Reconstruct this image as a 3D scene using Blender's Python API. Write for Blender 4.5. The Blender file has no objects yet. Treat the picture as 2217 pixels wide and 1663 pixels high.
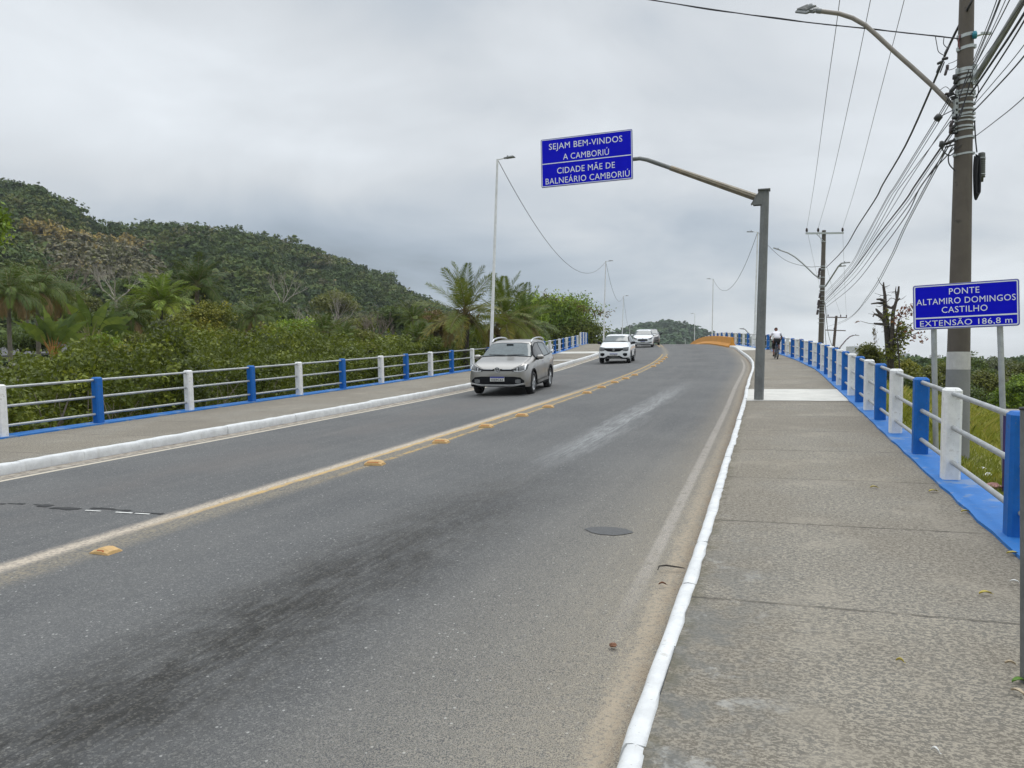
import bpy, bmesh, math, random
import numpy as np
from math import radians, sin, cos, pi, atan, atan2, sqrt
from mathutils import Vector, Matrix
from mathutils.bvhtree import BVHTree
SC = bpy.context.scene
COL = SC.collection
# ------------------------------------------------------------------ camera
FP, CX, CY, HY = 1668.0, 1108.5, 831.5, 789.0
PITCH = atan((CY - HY) / FP)
CAMZ = 1.64
cam_d = bpy.data.cameras.new("camera")
cam = bpy.data.objects.new("camera", cam_d)
COL.objects.link(cam)
cam.location = (0, 0, CAMZ)
cam.rotation_euler = (pi / 2 - PITCH, 0, 0)
cam_d.sensor_width = 36
cam_d.lens = 36 * FP / 2217
cam_d.clip_start = .05
cam_d.clip_end = 12000
SC.camera = cam
SC.view_settings.view_transform = 'Standard'
SC.view_settings.look = 'None'
SC.view_settings.exposure = 0.0
SC.view_settings.gamma = 1.0

# ------------------------------------------------------------------ shader helper
class Sh:
    def __init__(s, tree):
        s.t = tree; s.n = tree.nodes; s.l = tree.links
    def put(s, sock, val):
        if val is None: return
        if hasattr(val, 'is_output') or isinstance(val, bpy.types.NodeSocket): s.l.new(val, sock)
        else:
            if sock.type == 'RGBA' and len(val) == 3: val = (*val, 1)
            sock.default_value = val
    def node(s, typ, ins=None, **props):
        n = s.n.new(typ)
        for k, v in props.items(): setattr(n, k, v)
        for k, v in (ins or {}).items(): s.put(n.inputs[k], v)
        return n
    def m(s, op, a, b=None, c=None, clamp=False):
        n = s.n.new('ShaderNodeMath'); n.operation = op; n.use_clamp = clamp
        for i, v in enumerate((a, b, c)): s.put(n.inputs[i], v)
        return n.outputs[0]
    def mix(s, f, a, b, mode='MIX'):
        n = s.n.new('ShaderNodeMix'); n.data_type = 'RGBA'; n.blend_type = mode
        s.put(n.inputs[0], f); s.put(n.inputs[6], a); s.put(n.inputs[7], b)
        return n.outputs[2]
    def noise(s, vec, scale, detail=4, rough=.55, dist=0.0):
        n = s.node('ShaderNodeTexNoise', {'Vector': vec, 'Scale': scale, 'Detail': detail, 'Roughness': rough, 'Distortion': dist})
        return n.outputs['Fac']
    def vor(s, vec, scale, out='Distance', rnd=1.0):
        n = s.node('ShaderNodeTexVoronoi', {'Vector': vec, 'Scale': scale, 'Randomness': rnd})
        return n.outputs[out]
    def ss(s, x, a, b):
        n = s.node('ShaderNodeMapRange', {'Value': x, 'From Min': a, 'From Max': b, 'To Min': 0.0, 'To Max': 1.0}, interpolation_type='SMOOTHSTEP')
        return n.outputs[0]
    def band(s, x, c, w, soft):
        d = s.m('ABSOLUTE', s.m('SUBTRACT', x, c))
        return s.ss(d, w + soft, w - soft) if False else s.m('SUBTRACT', 1.0, s.ss(d, max(w - soft, 0), w + soft))
    def scalev(s, vec, sc):
        n = s.node('ShaderNodeVectorMath', {0: vec, 1: sc}, operation='MULTIPLY'); return n.outputs[0]
    def obj(s): return s.n.new('ShaderNodeTexCoord').outputs['Object']
    def geo(s): return s.n.new('ShaderNodeNewGeometry')
    def uv(s, name):
        n = s.n.new('ShaderNodeUVMap'); n.uv_map = name
        x = s.n.new('ShaderNodeSeparateXYZ'); s.l.new(n.outputs[0], x.inputs[0])
        return x.outputs[0], x.outputs[1], n.outputs[0]
    def bump(s, h, strength, dist=.01):
        return s.node('ShaderNodeBump', {'Height': h, 'Strength': strength, 'Distance': dist}).outputs[0]

def newmat(name):
    m = bpy.data.materials.new(name); m.use_nodes = True
    m.node_tree.nodes.clear()
    s = Sh(m.node_tree)
    out = s.n.new('ShaderNodeOutputMaterial')
    b = s.n.new('ShaderNodeBsdfPrincipled')
    s.l.new(b.outputs[0], out.inputs[0])
    return m, s, b, out

def simple(name, col, rough=.6, var=.12, scale=6.0, metal=0.0, bump=.0, spec=.5, dirt=None, coat=0.0):
    """plain procedural surface: base colour broken by two noise layers, optional dirt patches"""
    m, s, b, o = newmat(name)
    p = s.obj()
    n1 = s.noise(p, scale, 5, .6); n2 = s.noise(p, scale * 7.3, 3, .6)
    f = s.m('ADD', s.m('MULTIPLY', n1, .65), s.m('MULTIPLY', n2, .35))
    lo = tuple(c * (1 - var) for c in col); hi = tuple(min(1, c * (1 + var)) for c in col)
    c = s.mix(s.ss(f, .3, .7), lo, hi)
    if dirt:
        c = s.mix(s.m('MULTIPLY', s.ss(s.noise(p, dirt[1], 6, .65), .52, .72), dirt[2]), c, dirt[0])
    s.put(b.inputs['Base Color'], c)
    s.put(b.inputs['Roughness'], s.m('ADD', rough - .06, s.m('MULTIPLY', n1, .12)))
    b.inputs['Metallic'].default_value = metal
    b.inputs['Specular IOR Level'].default_value = spec
    if coat: b.inputs['Coat Weight'].default_value = coat; b.inputs['Coat Roughness'].default_value = .04
    if bump: s.put(b.inputs['Normal'], s.bump(s.noise(p, scale * 12, 4, .6), bump, .004))
    return m

# ------------------------------------------------------------------ world
SUN_EL, SUN_AZ = radians(58), radians(35)     # azimuth clockwise from +Y
w = bpy.data.worlds.new("World"); SC.world = w; w.use_nodes = True
w.node_tree.nodes.clear()
s = Sh(w.node_tree)
wo = s.n.new('ShaderNodeOutputWorld'); bg = s.n.new('ShaderNodeBackground')
s.l.new(bg.outputs[0], wo.inputs[0])
sky = s.node('ShaderNodeTexSky', sky_type='NISHITA', sun_disc=False, sun_elevation=SUN_EL, sun_rotation=SUN_AZ)
tc = s.n.new('ShaderNodeTexCoord').outputs['Generated']
sx = s.n.new('ShaderNodeSeparateXYZ'); s.l.new(tc, sx.inputs[0])
dx, dy, dz = sx.outputs
den = s.m('ADD', s.m('MAXIMUM', dz, 0.0), .22)
cv = s.node('ShaderNodeCombineXYZ', {0: s.m('DIVIDE', dx, den), 1: s.m('DIVIDE', dy, den), 2: 3.7}).outputs[0]
n_big = s.noise(cv, .55, 3, .5, .4)
n_mid = s.noise(cv, 1.5, 5, .52, .5)
cl = s.m('ADD', s.m('MULTIPLY', n_big, .62), s.m('MULTIPLY', n_mid, .38))
# broad brightness of the cloud deck: brighter to the right and high up, a darker band low ahead
azr = s.m('DIVIDE', dx, s.m('MAXIMUM', s.m('ABSOLUTE', dy), .2))
right = s.ss(azr, -.05, .62)
left = s.ss(azr, -.15, -.62)
lowband = s.m('MULTIPLY', s.band(dz, .125, .0, .15), s.m('SUBTRACT', 1.0, s.m('MULTIPLY', right, .75)))
lum = s.m('ADD', .71, s.m('MULTIPLY', s.m('SUBTRACT', cl, .5), 1.3))
lum = s.m('ADD', lum, s.m('MULTIPLY', right, .10))
lum = s.m('ADD', lum, s.m('MULTIPLY', s.ss(dz, .12, .45), .06))
lum = s.m('SUBTRACT', lum, s.m('MULTIPLY', lowband, .205))
lum = s.m('ADD', lum, s.m('MULTIPLY', s.m('SUBTRACT', 1.0, s.ss(dz, .0, .07)), .05))
lum = s.m('MAXIMUM', lum, .3)
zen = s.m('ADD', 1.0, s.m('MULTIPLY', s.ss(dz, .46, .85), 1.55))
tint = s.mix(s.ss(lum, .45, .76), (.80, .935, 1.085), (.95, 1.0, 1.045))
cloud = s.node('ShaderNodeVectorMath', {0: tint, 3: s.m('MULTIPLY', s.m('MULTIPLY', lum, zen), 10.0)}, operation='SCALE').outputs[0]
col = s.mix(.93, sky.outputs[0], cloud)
# below the horizon: dull ground bounce
col = s.mix(s.ss(dz, -.02, -.12), col, (1.6, 1.6, 1.5))
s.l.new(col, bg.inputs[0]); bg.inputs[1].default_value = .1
sl = bpy.data.lights.new("sun", 'SUN'); sl.energy = 0.9; sl.angle = radians(35); sl.color = (1.0, .965, .92)
so = bpy.data.objects.new("sun", sl); COL.objects.link(so)
sd = Vector((sin(SUN_AZ) * cos(SUN_EL), cos(SUN_AZ) * cos(SUN_EL), sin(SUN_EL)))
so.rotation_euler = sd.to_track_quat('Z', 'Y').to_euler(); so.location = (0, 0, 60)

# ------------------------------------------------------------------ object helpers
def tag(o, label=None, cat=None, group=None, kind=None):
    if label: o['label'] = label
    if cat: o['category'] = cat
    if group: o['group'] = group
    if kind: o['kind'] = kind
    return o
def thing(name, label, cat, loc=(0, 0, 0), rotz=0.0, group=None):
    o = bpy.data.objects.new(name, None); COL.objects.link(o)
    o.empty_display_size = .2
    o.location = loc; o.rotation_euler = (0, 0, rotz)
    return tag(o, label, cat, group)
def copy_tree(o, parent=None):
    c = o.copy(); COL.objects.link(c); c.parent = parent
    for ch in list(o.children): copy_tree(ch, c)
    return c

class MB:
    """collects faces and links them as ONE mesh object"""
    def __init__(s): s.v = []; s.f = []; s.mi = []; s.sm = []
    def add(s, vs, fs, mi=0, smooth=False):
        b = len(s.v); s.v += [tuple(p) for p in vs]
        for f in fs: s.f.append([b + i for i in f]); s.mi.append(mi); s.sm.append(smooth)
    def box(s, c, size, R=None, ch=0.0, mi=0):
        """box centred at c; ch = chamfer of the four vertical edges and the top rim"""
        x, y, z = (d / 2 for d in size)
        if ch:
            pts = [(x - ch, -y), (x, -y + ch), (x, y - ch), (x - ch, y), (-x + ch, y), (-x, y - ch), (-x, -y + ch), (-x + ch, -y)]
            lv = [(z0, k) for z0, k in ((-z, 1), (z - ch, 1), (z, 0))]
            V = []
            for z0, k in lv:
                for (a, b2) in pts:
                    q = 1 if k else None
                    V.append((a, b2, z0) if k else (a * (x - ch) / x, b2 * (y - ch) / y, z0))
            F = [[i, (i + 1) % 8, 8 + (i + 1) % 8, 8 + i] for i in range(8)] + [[8 + i, 8 + (i + 1) % 8, 16 + (i + 1) % 8, 16 + i] for i in range(8)]
            F += [list(range(16, 24)), list(range(7, -1, -1))]
        else:
            V = [(-x, -y, -z), (x, -y, -z), (x, y, -z), (-x, y, -z), (-x, -y, z), (x, -y, z), (x, y, z), (-x, y, z)]
            F = [[3, 2, 1, 0], [4, 5, 6, 7], [0, 1, 5, 4], [1, 2, 6, 5], [2, 3, 7, 6], [3, 0, 4, 7]]
        c = Vector(c)
        V = [(R @ Vector(p) if R else Vector(p)) + c for p in V]
        s.add(V, F, mi)
    def tube(s, path, r, n=8, caps=True, mi=0, smooth=True, flat=1.0):
        P = [Vector(p) for p in path]
        if not hasattr(r, '__len__'): r = [r] * len(P)
        V = []; up = None
        for i, p in enumerate(P):
            t = (P[min(i + 1, len(P) - 1)] - P[max(i - 1, 0)]).normalized()
            if up is None:
                up = Vector((0, 0, 1)) if abs(t.z) < .9 else Vector((0, 1, 0))
            a = t.cross(up).normalized(); b = a.cross(t).normalized(); up = b
            for k in range(n):
                an = 2 * pi * (k + .5) / n
                V.append(p + a * cos(an) * r[i] + b * sin(an) * r[i] * flat)
        F = []
        for i in range(len(P) - 1):
            for k in range(n):
                F.append([i * n + k, i * n + (k + 1) % n, (i + 1) * n + (k + 1) % n, (i + 1) * n + k])
        s.add(V, F, mi, smooth)
        if caps:
            s.add(V[:n], [list(range(n - 1, -1, -1))], mi); s.add(V[-n:], [list(range(n))], mi)
    def lathe(s, prof, n=24, M=None, mi=0, smooth=True):
        """prof: (radius, height) pairs about z"""
        V = []
        for (r, z) in prof:
            for k in range(n):
                p = Vector((r * cos(2 * pi * k / n), r * sin(2 * pi * k / n), z)); V.append(M @ p if M else p)
        F = [[i * n + k, i * n + (k + 1) % n, (i + 1) * n + (k + 1) % n, (i + 1) * n + k] for i in range(len(prof) - 1) for k in range(n)]
        s.add(V, F, mi, smooth)
    def grid(s, rows, mi=0, smooth=False, flip=False):
        m = len(rows[0]); V = [p for r in rows for p in r]
        F = []
        for i in range(len(rows) - 1):
            for j in range(m - 1):
                q = [i * m + j, i * m + j + 1, (i + 1) * m + j + 1, (i + 1) * m + j]
                F.append(q[::-1] if flip else q)
        s.add(V, F, mi, smooth)
    def build(s, name, mats, parent=None, origin=(0, 0, 0), M=None):
        me = bpy.data.meshes.new(name)
        ox, oy, oz = origin
        V = [(p[0] - ox, p[1] - oy, p[2] - oz) for p in s.v]
        if M is not None: V = [M @ Vector(p) for p in V]
        me.from_pydata(V, [], s.f)
        if not isinstance(mats, (list, tuple)): mats = [mats]
        for m in mats: me.materials.append(m)
        if s.f:
            me.polygons.foreach_set('material_index', s.mi); me.polygons.foreach_set('use_smooth', s.sm)
        me.update()
        o = bpy.data.objects.new(name, me); COL.objects.link(o)
        if parent: o.parent = parent
        return o

def np_mesh(name, V, F, mat, rnd=None, parent=None, smooth=False):
    """V (n,3), F (m,k) -> one mesh; rnd (m,2) per-face random pair kept as UV map 'rnd'"""
    V = np.asarray(V, np.float32); F = np.asarray(F, np.int32)
    me = bpy.data.meshes.new(name); k = F.shape[1]
    me.vertices.add(len(V)); me.vertices.foreach_set('co', V.ravel())
    me.loops.add(F.size); me.loops.foreach_set('vertex_index', F.ravel())
    me.polygons.add(len(F)); me.polygons.foreach_set('loop_start', np.arange(0, F.size, k, dtype=np.int32))
    if rnd is not None:
        uv = me.uv_layers.new(name='rnd')
        uv.data.foreach_set('uv', np.repeat(np.asarray(rnd, np.float32), k, axis=0).ravel())
    if smooth: me.polygons.foreach_set('use_smooth', np.ones(len(F), bool))
    me.materials.append(mat); me.update(calc_edges=True)
    o = bpy.data.objects.new(name, me); COL.objects.link(o)
    if parent: o.parent = parent
    return o

# ------------------------------------------------------------------ road geometry (metres, fitted to the place)
A = radians(19.0); SA, CA = sin(A), cos(A)
def prof(u):
    sl_, u0, L = .049, 70.0, 46.0; k = .095 / (2 * L)
    if u < u0: return sl_ * u
    t = min(u - u0, L); z = sl_ * u0 + sl_ * t - k * t * t
    if u - u0 > L: z += (sl_ - 2 * k * L) * (u - u0 - L)
    return z
def sst(x, a, b):
    t = min(1, max(0, (x - a) / (b - a))); return t * t * (3 - 2 * t)
def zroad(u, v): return prof(u) - .012 * v * (1 - sst(u, 38, 68))
def RP(u, v, off=0.0):
    return Vector((u * SA - v * CA, u * CA + v * SA, zroad(u, v) + off))
def ray(px, py):
    X = (px - CX) / FP; Y = (CY - py) / FP
    d = Vector((X, cos(PITCH) + Y * sin(PITCH), -sin(PITCH) + Y * cos(PITCH)))
    return d / d.y
def at(px, py, d):
    """point of the place seen in that direction at distance d ahead"""
    r = ray(px, py); return Vector((r.x * d, d, CAMZ + r.z * d))
def unp(px, py, off=0.0):
    r = ray(px, py); y = 2.0
    while y < 140:
        u = r.x * y * SA + y * CA; v = -r.x * y * CA + y * SA
        if CAMZ + r.z * y <= zroad(u, v) + off: break
        y += .02
    return u, v
def interp(tab):
    xs = [a for a, b in tab]; ys = [b for a, b in tab]; n = len(xs)
    m = [(ys[min(i + 1, n - 1)] - ys[max(i - 1, 0)]) / (xs[min(i + 1, n - 1)] - xs[max(i - 1, 0)]) for i in range(n)]
    def f(x):
        if x <= xs[0]: return ys[0] + m[0] * (x - xs[0])
        if x >= xs[-1]: return ys[-1] + m[-1] * (x - xs[-1])
        i = max(j for j in range(n) if xs[j] <= x); i = min(i, n - 2)
        h = xs[i + 1] - xs[i]; t = (x - xs[i]) / h
        return ((2*t**3 - 3*t**2 + 1) * ys[i] + (t**3 - 2*t**2 + t) * h * m[i] + (-2*t**3 + 3*t**2) * ys[i+1] + (t**3 - t**2) * h * m[i+1])
    return f
def vC(u):
    if u < 22: return 5.12 + .0012 * min(22 - u, 30) ** 2
    if u < 62: return 5.12 + (u - 22) ** 2 / 460
    return 5.12 + 1600 / 460 + (u - 62) * .174
vRK = interp([(-12, .56), (0, .57), (6, .583), (8.4, .61), (13.2, .665), (17.5, .72), (23, .83), (31.6, .95), (37, 1.14), (43, 1.52), (49, 2.03), (55, 2.55), (61, 3.1), (65, 3.8), (75, 5.75), (90, 8.4), (240, 34)])
vRP = interp([(-12, -1.62), (0, -1.6), (7, -1.55), (10.4, -1.5), (14, -1.46), (20, -1.40), (29, -1.28), (33, -1.05), (37, -.8), (44, -.18), (52, .55), (58.4, 1.7), (70, 4.0), (90, 7.4), (240, 33)])
vLK = interp([(-12, 10.4), (0, 10.25), (7.7, 10.1), (11, 9.88), (12.8, 9.76), (15.3, 9.62), (18.5, 9.47), (23, 9.42), (32, 9.58), (40, 10.3), (51.5, 11.45), (65, 13.6), (90, 18), (240, 44)])
vLP = interp([(-12, 13.1), (5, 12.95), (12, 12.85), (20, 12.58), (25, 12.5), (32, 12.6), (40, 13.1), (52, 14.45), (60, 15.6), (66, 16.5), (90, 20.8), (240, 47)])
KH = .13
def slope_basis(u, vf):
    """tangent / lateral / normal of the deck along a line v=vf(u)"""
    a = RP(u - .2, vf(u - .2)); b = RP(u + .2, vf(u + .2))
    t = (b - a).normalized(); l = Vector((-t.y, t.x, 0)).normalized(); n = t.cross(l).normalized()
    if n.z < 0: n = -n
    return t, l, n
US = [-12 + .75 * i for i in range(0, 75)] + [44 + 1.2 * i for i in range(1, 66)] + [124 + 6 * i for i in range(0, 20)]
# ------------------------------------------------------------------ ground materials
def mat_asphalt():
    m, s, b, o = newmat('asphalt')
    p = s.obj()
    lat, u, uvv = s.uv('lane'); er, el, _ = s.uv('edge')
    agg = s.vor(p, 88, 'Color'); aggv = s.node('ShaderNodeSeparateColor', {0: agg}).outputs[0]
    fine = s.noise(p, 160, 3, .7); mid = s.noise(p, 14, 5, .6); big = s.noise(p, .55, 4, .55)
    st = s.scalev(uvv, (2.2, .16, 1)); streak = s.noise(st, 1.6, 5, .6)
    base = s.mix(s.ss(big, .3, .7), (.098, .100, .102), (.126, .127, .126))
    base = s.mix(s.m('MULTIPLY', s.ss(streak, .4, .75), .35), base, (.165, .162, .155))
    # aggregate: dark binder, pale stones
    base = s.mix(s.m('MULTIPLY', s.ss(aggv, .60, .95), .50), base, (.235, .232, .22))
    base = s.mix(s.m('MULTIPLY', s.ss(fine, .53, .36), .75), base, (.045, .047, .05))
    sp = s.vor(p, 21, 'Distance'); spr = s.node('ShaderNodeSeparateColor', {0: s.vor(p, 21, 'Color')}).outputs[1]
    speck = s.m('MULTIPLY', s.m('SUBTRACT', 1.0, s.ss(sp, .10, .19)), s.ss(spr, .74, .80))
    base = s.mix(s.m('MULTIPLY', speck, .8), base, (.42, .42, .40))
    # tyre and oil blackened band in the middle of the near lane, dies out uphill
    ob = s.m('MULTIPLY', s.band(s.m('ADD', lat, s.m('MULTIPLY', s.m('SUBTRACT', mid, .5), .5)), -2.52, .25, .75), s.m('SUBTRACT', 1.0, s.ss(u, 4.5, 11.5)))
    ob = s.m('MULTIPLY', ob, s.m('ADD', .35, s.m('ADD', s.m('MULTIPLY', s.ss(s.noise(p, 2.3, 5, .65), .38, .60), .35), s.m('MULTIPLY', s.ss(s.noise(s.scalev(uvv, (11, 1.4, 1)), 1.6, 6, .72), .40, .58), .40))), clamp=True)
    base = s.mix(s.m('MULTIPLY', ob, .92), base, s.mix(s.m('MULTIPLY', s.ss(aggv, .62, .95), .34), (.019, .018, .016), (.145, .135, .115)))
    ob2 = s.m('MULTIPLY', s.band(lat, -2.2, .25, .8), s.m('MULTIPLY', s.ss(u, 20, 34), s.ss(s.noise(p, .5, 3, .5), .35, .6)))
    base = s.mix(s.m('MULTIPLY', ob2, .30), base, (.06, .06, .06))
    # worn pale scuffed stripe further up the same lane
    sc1 = s.band(s.m('ADD', lat, s.m('MULTIPLY', s.m('SUBTRACT', streak, .5), .7)), -2.42, .10, .34)
    sc1 = s.m('MULTIPLY', sc1, s.m('MULTIPLY', s.ss(u, 8.3, 12.5), s.m('SUBTRACT', 1.0, s.ss(u, 18, 27))))
    sc1 = s.m('MULTIPLY', sc1, s.m('ADD', .25, s.m('MULTIPLY', s.ss(s.noise(s.scalev(uvv, (9, .7, 1)), 2.0, 4, .65), .36, .62), .75)))
    base = s.mix(s.m('MULTIPLY', s.m('MULTIPLY', sc1, s.ss(fine, .38, .56)), .82), base, (.36, .37, .37))
    # reddish brown rubbed tone in the far lane
    base = s.mix(s.m('MULTIPLY', s.band(lat, 2.1, .3, .9), s.m('MULTIPLY', .22, s.ss(big, .35, .6))), base, (.125, .105, .095))
    # sand washed towards the near kerb and to the axis
    sandn = s.noise(s.scalev(uvv, (5, 1.3, 1)), 2.4, 6, .7); sandf = s.noise(p, 34, 4, .7)
    gut = s.m('SUBTRACT', 1.0, s.ss(s.m('ADD', er, s.m('MULTIPLY', s.m('SUBTRACT', sandn, .5), .5)), .02, .95))
    gut = s.m('MULTIPLY', gut, s.m('ADD', .35, s.m('MULTIPLY', s.ss(sandf, .35, .6), .65)))
    base = s.mix(s.m('MULTIPLY', s.m('MULTIPLY', gut, s.m('ADD', .3, s.m('MULTIPLY', .7, s.ss(fine, .42, .56)))), .62), base, (.35, .29, .205))
    tanb = s.m('MULTIPLY', s.band(s.m('ADD', er, s.m('MULTIPLY', s.m('SUBTRACT', sandn, .5), .22)), .13, .05, .07), s.m('ADD', .35, s.m('MULTIPLY', .65, s.ss(sandf, .40, .54))))
    base = s.mix(s.m('MULTIPLY', tanb, s.m('SUBTRACT', .66, s.m('MULTIPLY', .42, s.ss(u, 5, 14)))), base, (.40, .325, .235))
    gut2 = s.m('MULTIPLY', s.m('SUBTRACT', 1.0, s.ss(er, .0, .17)), s.ss(sandn, .38, .62))
    base = s.mix(s.m('MULTIPLY', gut2, .75), base, (.17, .115, .07))
    # film of pale dust over the near half of the lane
    film = s.m('MULTIPLY', s.m('SUBTRACT', 1.0, s.ss(er, .5, 2.0)), s.m('SUBTRACT', 1.0, s.ss(u, 4.5, 16)))
    base = s.mix(s.m('MULTIPLY', film, s.m('MULTIPLY', .62, s.ss(fine, .44, .58))), base, (.33, .295, .23))
    # concrete gutter strip under the far kerb
    gl = s.m('SUBTRACT', 1.0, s.ss(s.m('ADD', el, s.m('MULTIPLY', s.m('SUBTRACT', sandn, .5), .06)), .33, .37))
    glc = s.mix(s.ss(s.noise(p, 9, 6, .75), .35, .65), (.17, .145, .12), (.40, .36, .30))
    base = s.mix(s.m('MULTIPLY', gl, .92), base, glc)
    base = s.mix(s.m('MULTIPLY', s.m('SUBTRACT', 1.0, s.ss(el, .0, .05)), .55), base, (.09, .07, .055))
    # edge lines: cream, worn
    wear = s.m('ADD', s.m('MULTIPLY', s.noise(p, 11, 5, .7), .6), s.m('MULTIPLY', sandn, .4))
    ll = s.m('MULTIPLY', s.band(el, .455, .055, .012), s.ss(wear, .30, .44))
    base = s.mix(s.m('MULTIPLY', ll, .85), base, (.55, .49, .39))
    rl = s.m('MULTIPLY', s.band(er, .315, .05, .02), s.ss(wear, .36, .5))
    rl = s.m('MULTIPLY', rl, s.m('MULTIPLY', s.ss(u, 3.6, 7.0), s.m('SUBTRACT', 1.0, s.ss(u, 40, 46))))
    base = s.mix(s.m('MULTIPLY', s.m('MULTIPLY', rl, s.m('ADD', .35, s.m('MULTIPLY', .65, s.ss(fine, .40, .58)))), .46), base, (.48, .44, .40))
    # sand ridge along the axis, thick near the camera
    ax = s.m('ADD', lat, s.m('MULTIPLY', s.m('SUBTRACT', sandn, .5), .16))
    sd1 = s.m('MULTIPLY', s.band(ax, .26, .03, .17), s.m('SUBTRACT', 1.0, s.ss(u, 12, 30)))
    base = s.mix(s.m('MULTIPLY', sd1, s.m('ADD', .35, s.m('MULTIPLY', s.ss(sandf, .34, .58), .6))), base, (.50, .43, .345))
    sd2 = s.m('MULTIPLY', s.band(ax, -.02, .12, .2), .5)
    base = s.mix(s.m('MULTIPLY', sd2, s.ss(sandf, .36, .62)), base, (.36, .30, .20))
    # double yellow line, faded out at the near end and rubbed off near the crest
    fade = s.m('MULTIPLY', s.ss(u, 5.3, 7.2), s.m('SUBTRACT', 1.0, s.m('MULTIPLY', s.ss(u, 49.5, 50.5), s.m('SUBTRACT', 1.0, s.ss(u, 64.5, 65.5)))))
    y1 = s.m('MULTIPLY', s.band(ax, .17, .045, .018), s.ss(wear, .36, .52))
    y2 = s.m('MULTIPLY', s.band(ax, -.13, .040, .018), s.m('MULTIPLY', s.ss(wear, .40, .56), s.ss(u, 7, 11)))
    base = s.mix(s.m('MULTIPLY', s.m('MULTIPLY', s.m('MULTIPLY', s.m('MAXIMUM', y1, y2), s.m('ADD', .55, s.m('MULTIPLY', .45, s.ss(fine, .38, .56)))), fade), .74), base, (.54, .345, .10))
    # thin cross joints of the deck
    j = s.m('ADD', u, s.m('MULTIPLY', s.m('SUBTRACT', mid, .5), .25))
    jt = s.m('MAXIMUM', s.band(j, 48.8, .05, .06), s.band(j, 62.0, .10, .10))
    base = s.mix(s.m('MULTIPLY', jt, .6), base, (.04, .04, .042))
    s.put(b.inputs['Base Color'], base)
    s.put(b.inputs['Roughness'], s.m('SUBTRACT', .86, s.m('MULTIPLY', ob, .22)))
    b.inputs['Specular IOR Level'].default_value = .2
    h = s.m('ADD', s.m('MULTIPLY', aggv, .5), s.m('MULTIPLY', fine, .8))
    s.put(b.inputs['Normal'], s.bump(h, .55, .006))
    return m
def mat_pavement():
    m, s, b, o = newmat('rough_concrete')
    p = s.obj(); lat, u, uvv = s.uv('lane')
    big = s.noise(p, .7, 4, .6); mid = s.noise(p, 5.5, 6, .68); fine = s.noise(p, 75, 4, .7)
    st = s.noise(p, 26, 4, .62)       # raked, pitted surface
    pit = s.m('ADD', s.m('MULTIPLY', s.noise(s.scalev(uvv, (66, 92, 1)), 1.0, 5, .7), .6), s.m('MULTIPLY', s.noise(s.scalev(uvv, (30, 44, 1)), 1.0, 3, .6), .4))
    un = s.m('ADD', u, s.m('MULTIPLY', s.m('SUBTRACT', mid, .5), .06))
    cell = s.m('FLOOR', s.m('DIVIDE', s.m('SUBTRACT', un, .85), 1.96))
    tone = s.node('ShaderNodeTexWhiteNoise', {'W': cell}, noise_dimensions='1D').outputs['Value']
    c = s.mix(s.ss(big, .28, .72), (.232, .208, .168), (.31, .278, .222))
    c = s.mix(s.m('MULTIPLY', tone, .25), c, (.24, .22, .19))
    smooth_ = s.m('SUBTRACT', 1.0, s.m('MULTIPLY', .45, s.ss(s.noise(p, 1.7, 5, .7), .52, .66)))
    c = s.mix(s.m('MULTIPLY', s.m('MULTIPLY', s.ss(pit, .535, .475), smooth_), .76), c, s.mix(s.ss(big, .45, .6), (.088, .078, .064), (.082, .082, .078)))
    c = s.mix(s.m('MULTIPLY', s.ss(fine, .55, .75), .30), c, (.44, .39, .31))
    c = s.mix(s.m('MULTIPLY', s.ss(st, .48, .36), .40), c, (.12, .108, .09))
    # bluish grey cement smears and dark damp stain close to the near kerb
    e = s.m('SUBTRACT', 1.0, s.ss(s.m('ADD', lat, s.m('MULTIPLY', s.m('SUBTRACT', mid, .5), .5)), .1, .75))
    nearu = s.m('SUBTRACT', 1.0, s.ss(u, 3.2, 8.0))
    c = s.mix(s.m('MULTIPLY', s.m('MULTIPLY', e, nearu), s.m('MULTIPLY', .75, s.ss(s.noise(p, 3.1, 5, .7), .38, .62))), c, (.125, .128, .122))
    c = s.mix(s.m('MULTIPLY', s.m('MULTIPLY', e, nearu), s.m('MULTIPLY', .55, s.ss(s.noise(p, 4.7, 5, .7), .56, .66))), c, (.36, .36, .34))
    c = s.mix(s.m('MULTIPLY', s.m('SUBTRACT', 1.0, s.ss(lat, .0, .12)), s.m('MULTIPLY', .6, s.ss(mid, .4, .6))), c, (.085, .078, .05))
    # joints
    fr = s.m('FRACT', s.m('DIVIDE', s.m('SUBTRACT', un, .85), 1.96))
    jt = s.m('SUBTRACT', 1.0, s.ss(s.m('MINIMUM', fr, s.m('SUBTRACT', 1.0, fr)), .004, .011))
    c = s.mix(s.m('MULTIPLY', jt, s.m('ADD', .25, s.m('MULTIPLY', .5, s.ss(mid, .35, .6)))), c, (.06, .054, .046))
    s.put(b.inputs['Base Color'], c); b.inputs['Roughness'].default_value = .9; b.inputs['Specular IOR Level'].default_value = .25
    h = s.m('SUBTRACT', s.m('ADD', s.m('MULTIPLY', pit, 1.0), s.m('MULTIPLY', fine, .35)), s.m('MULTIPLY', jt, .6))
    s.put(b.inputs['Normal'], s.bump(h, .45, .006))
    return m
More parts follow.
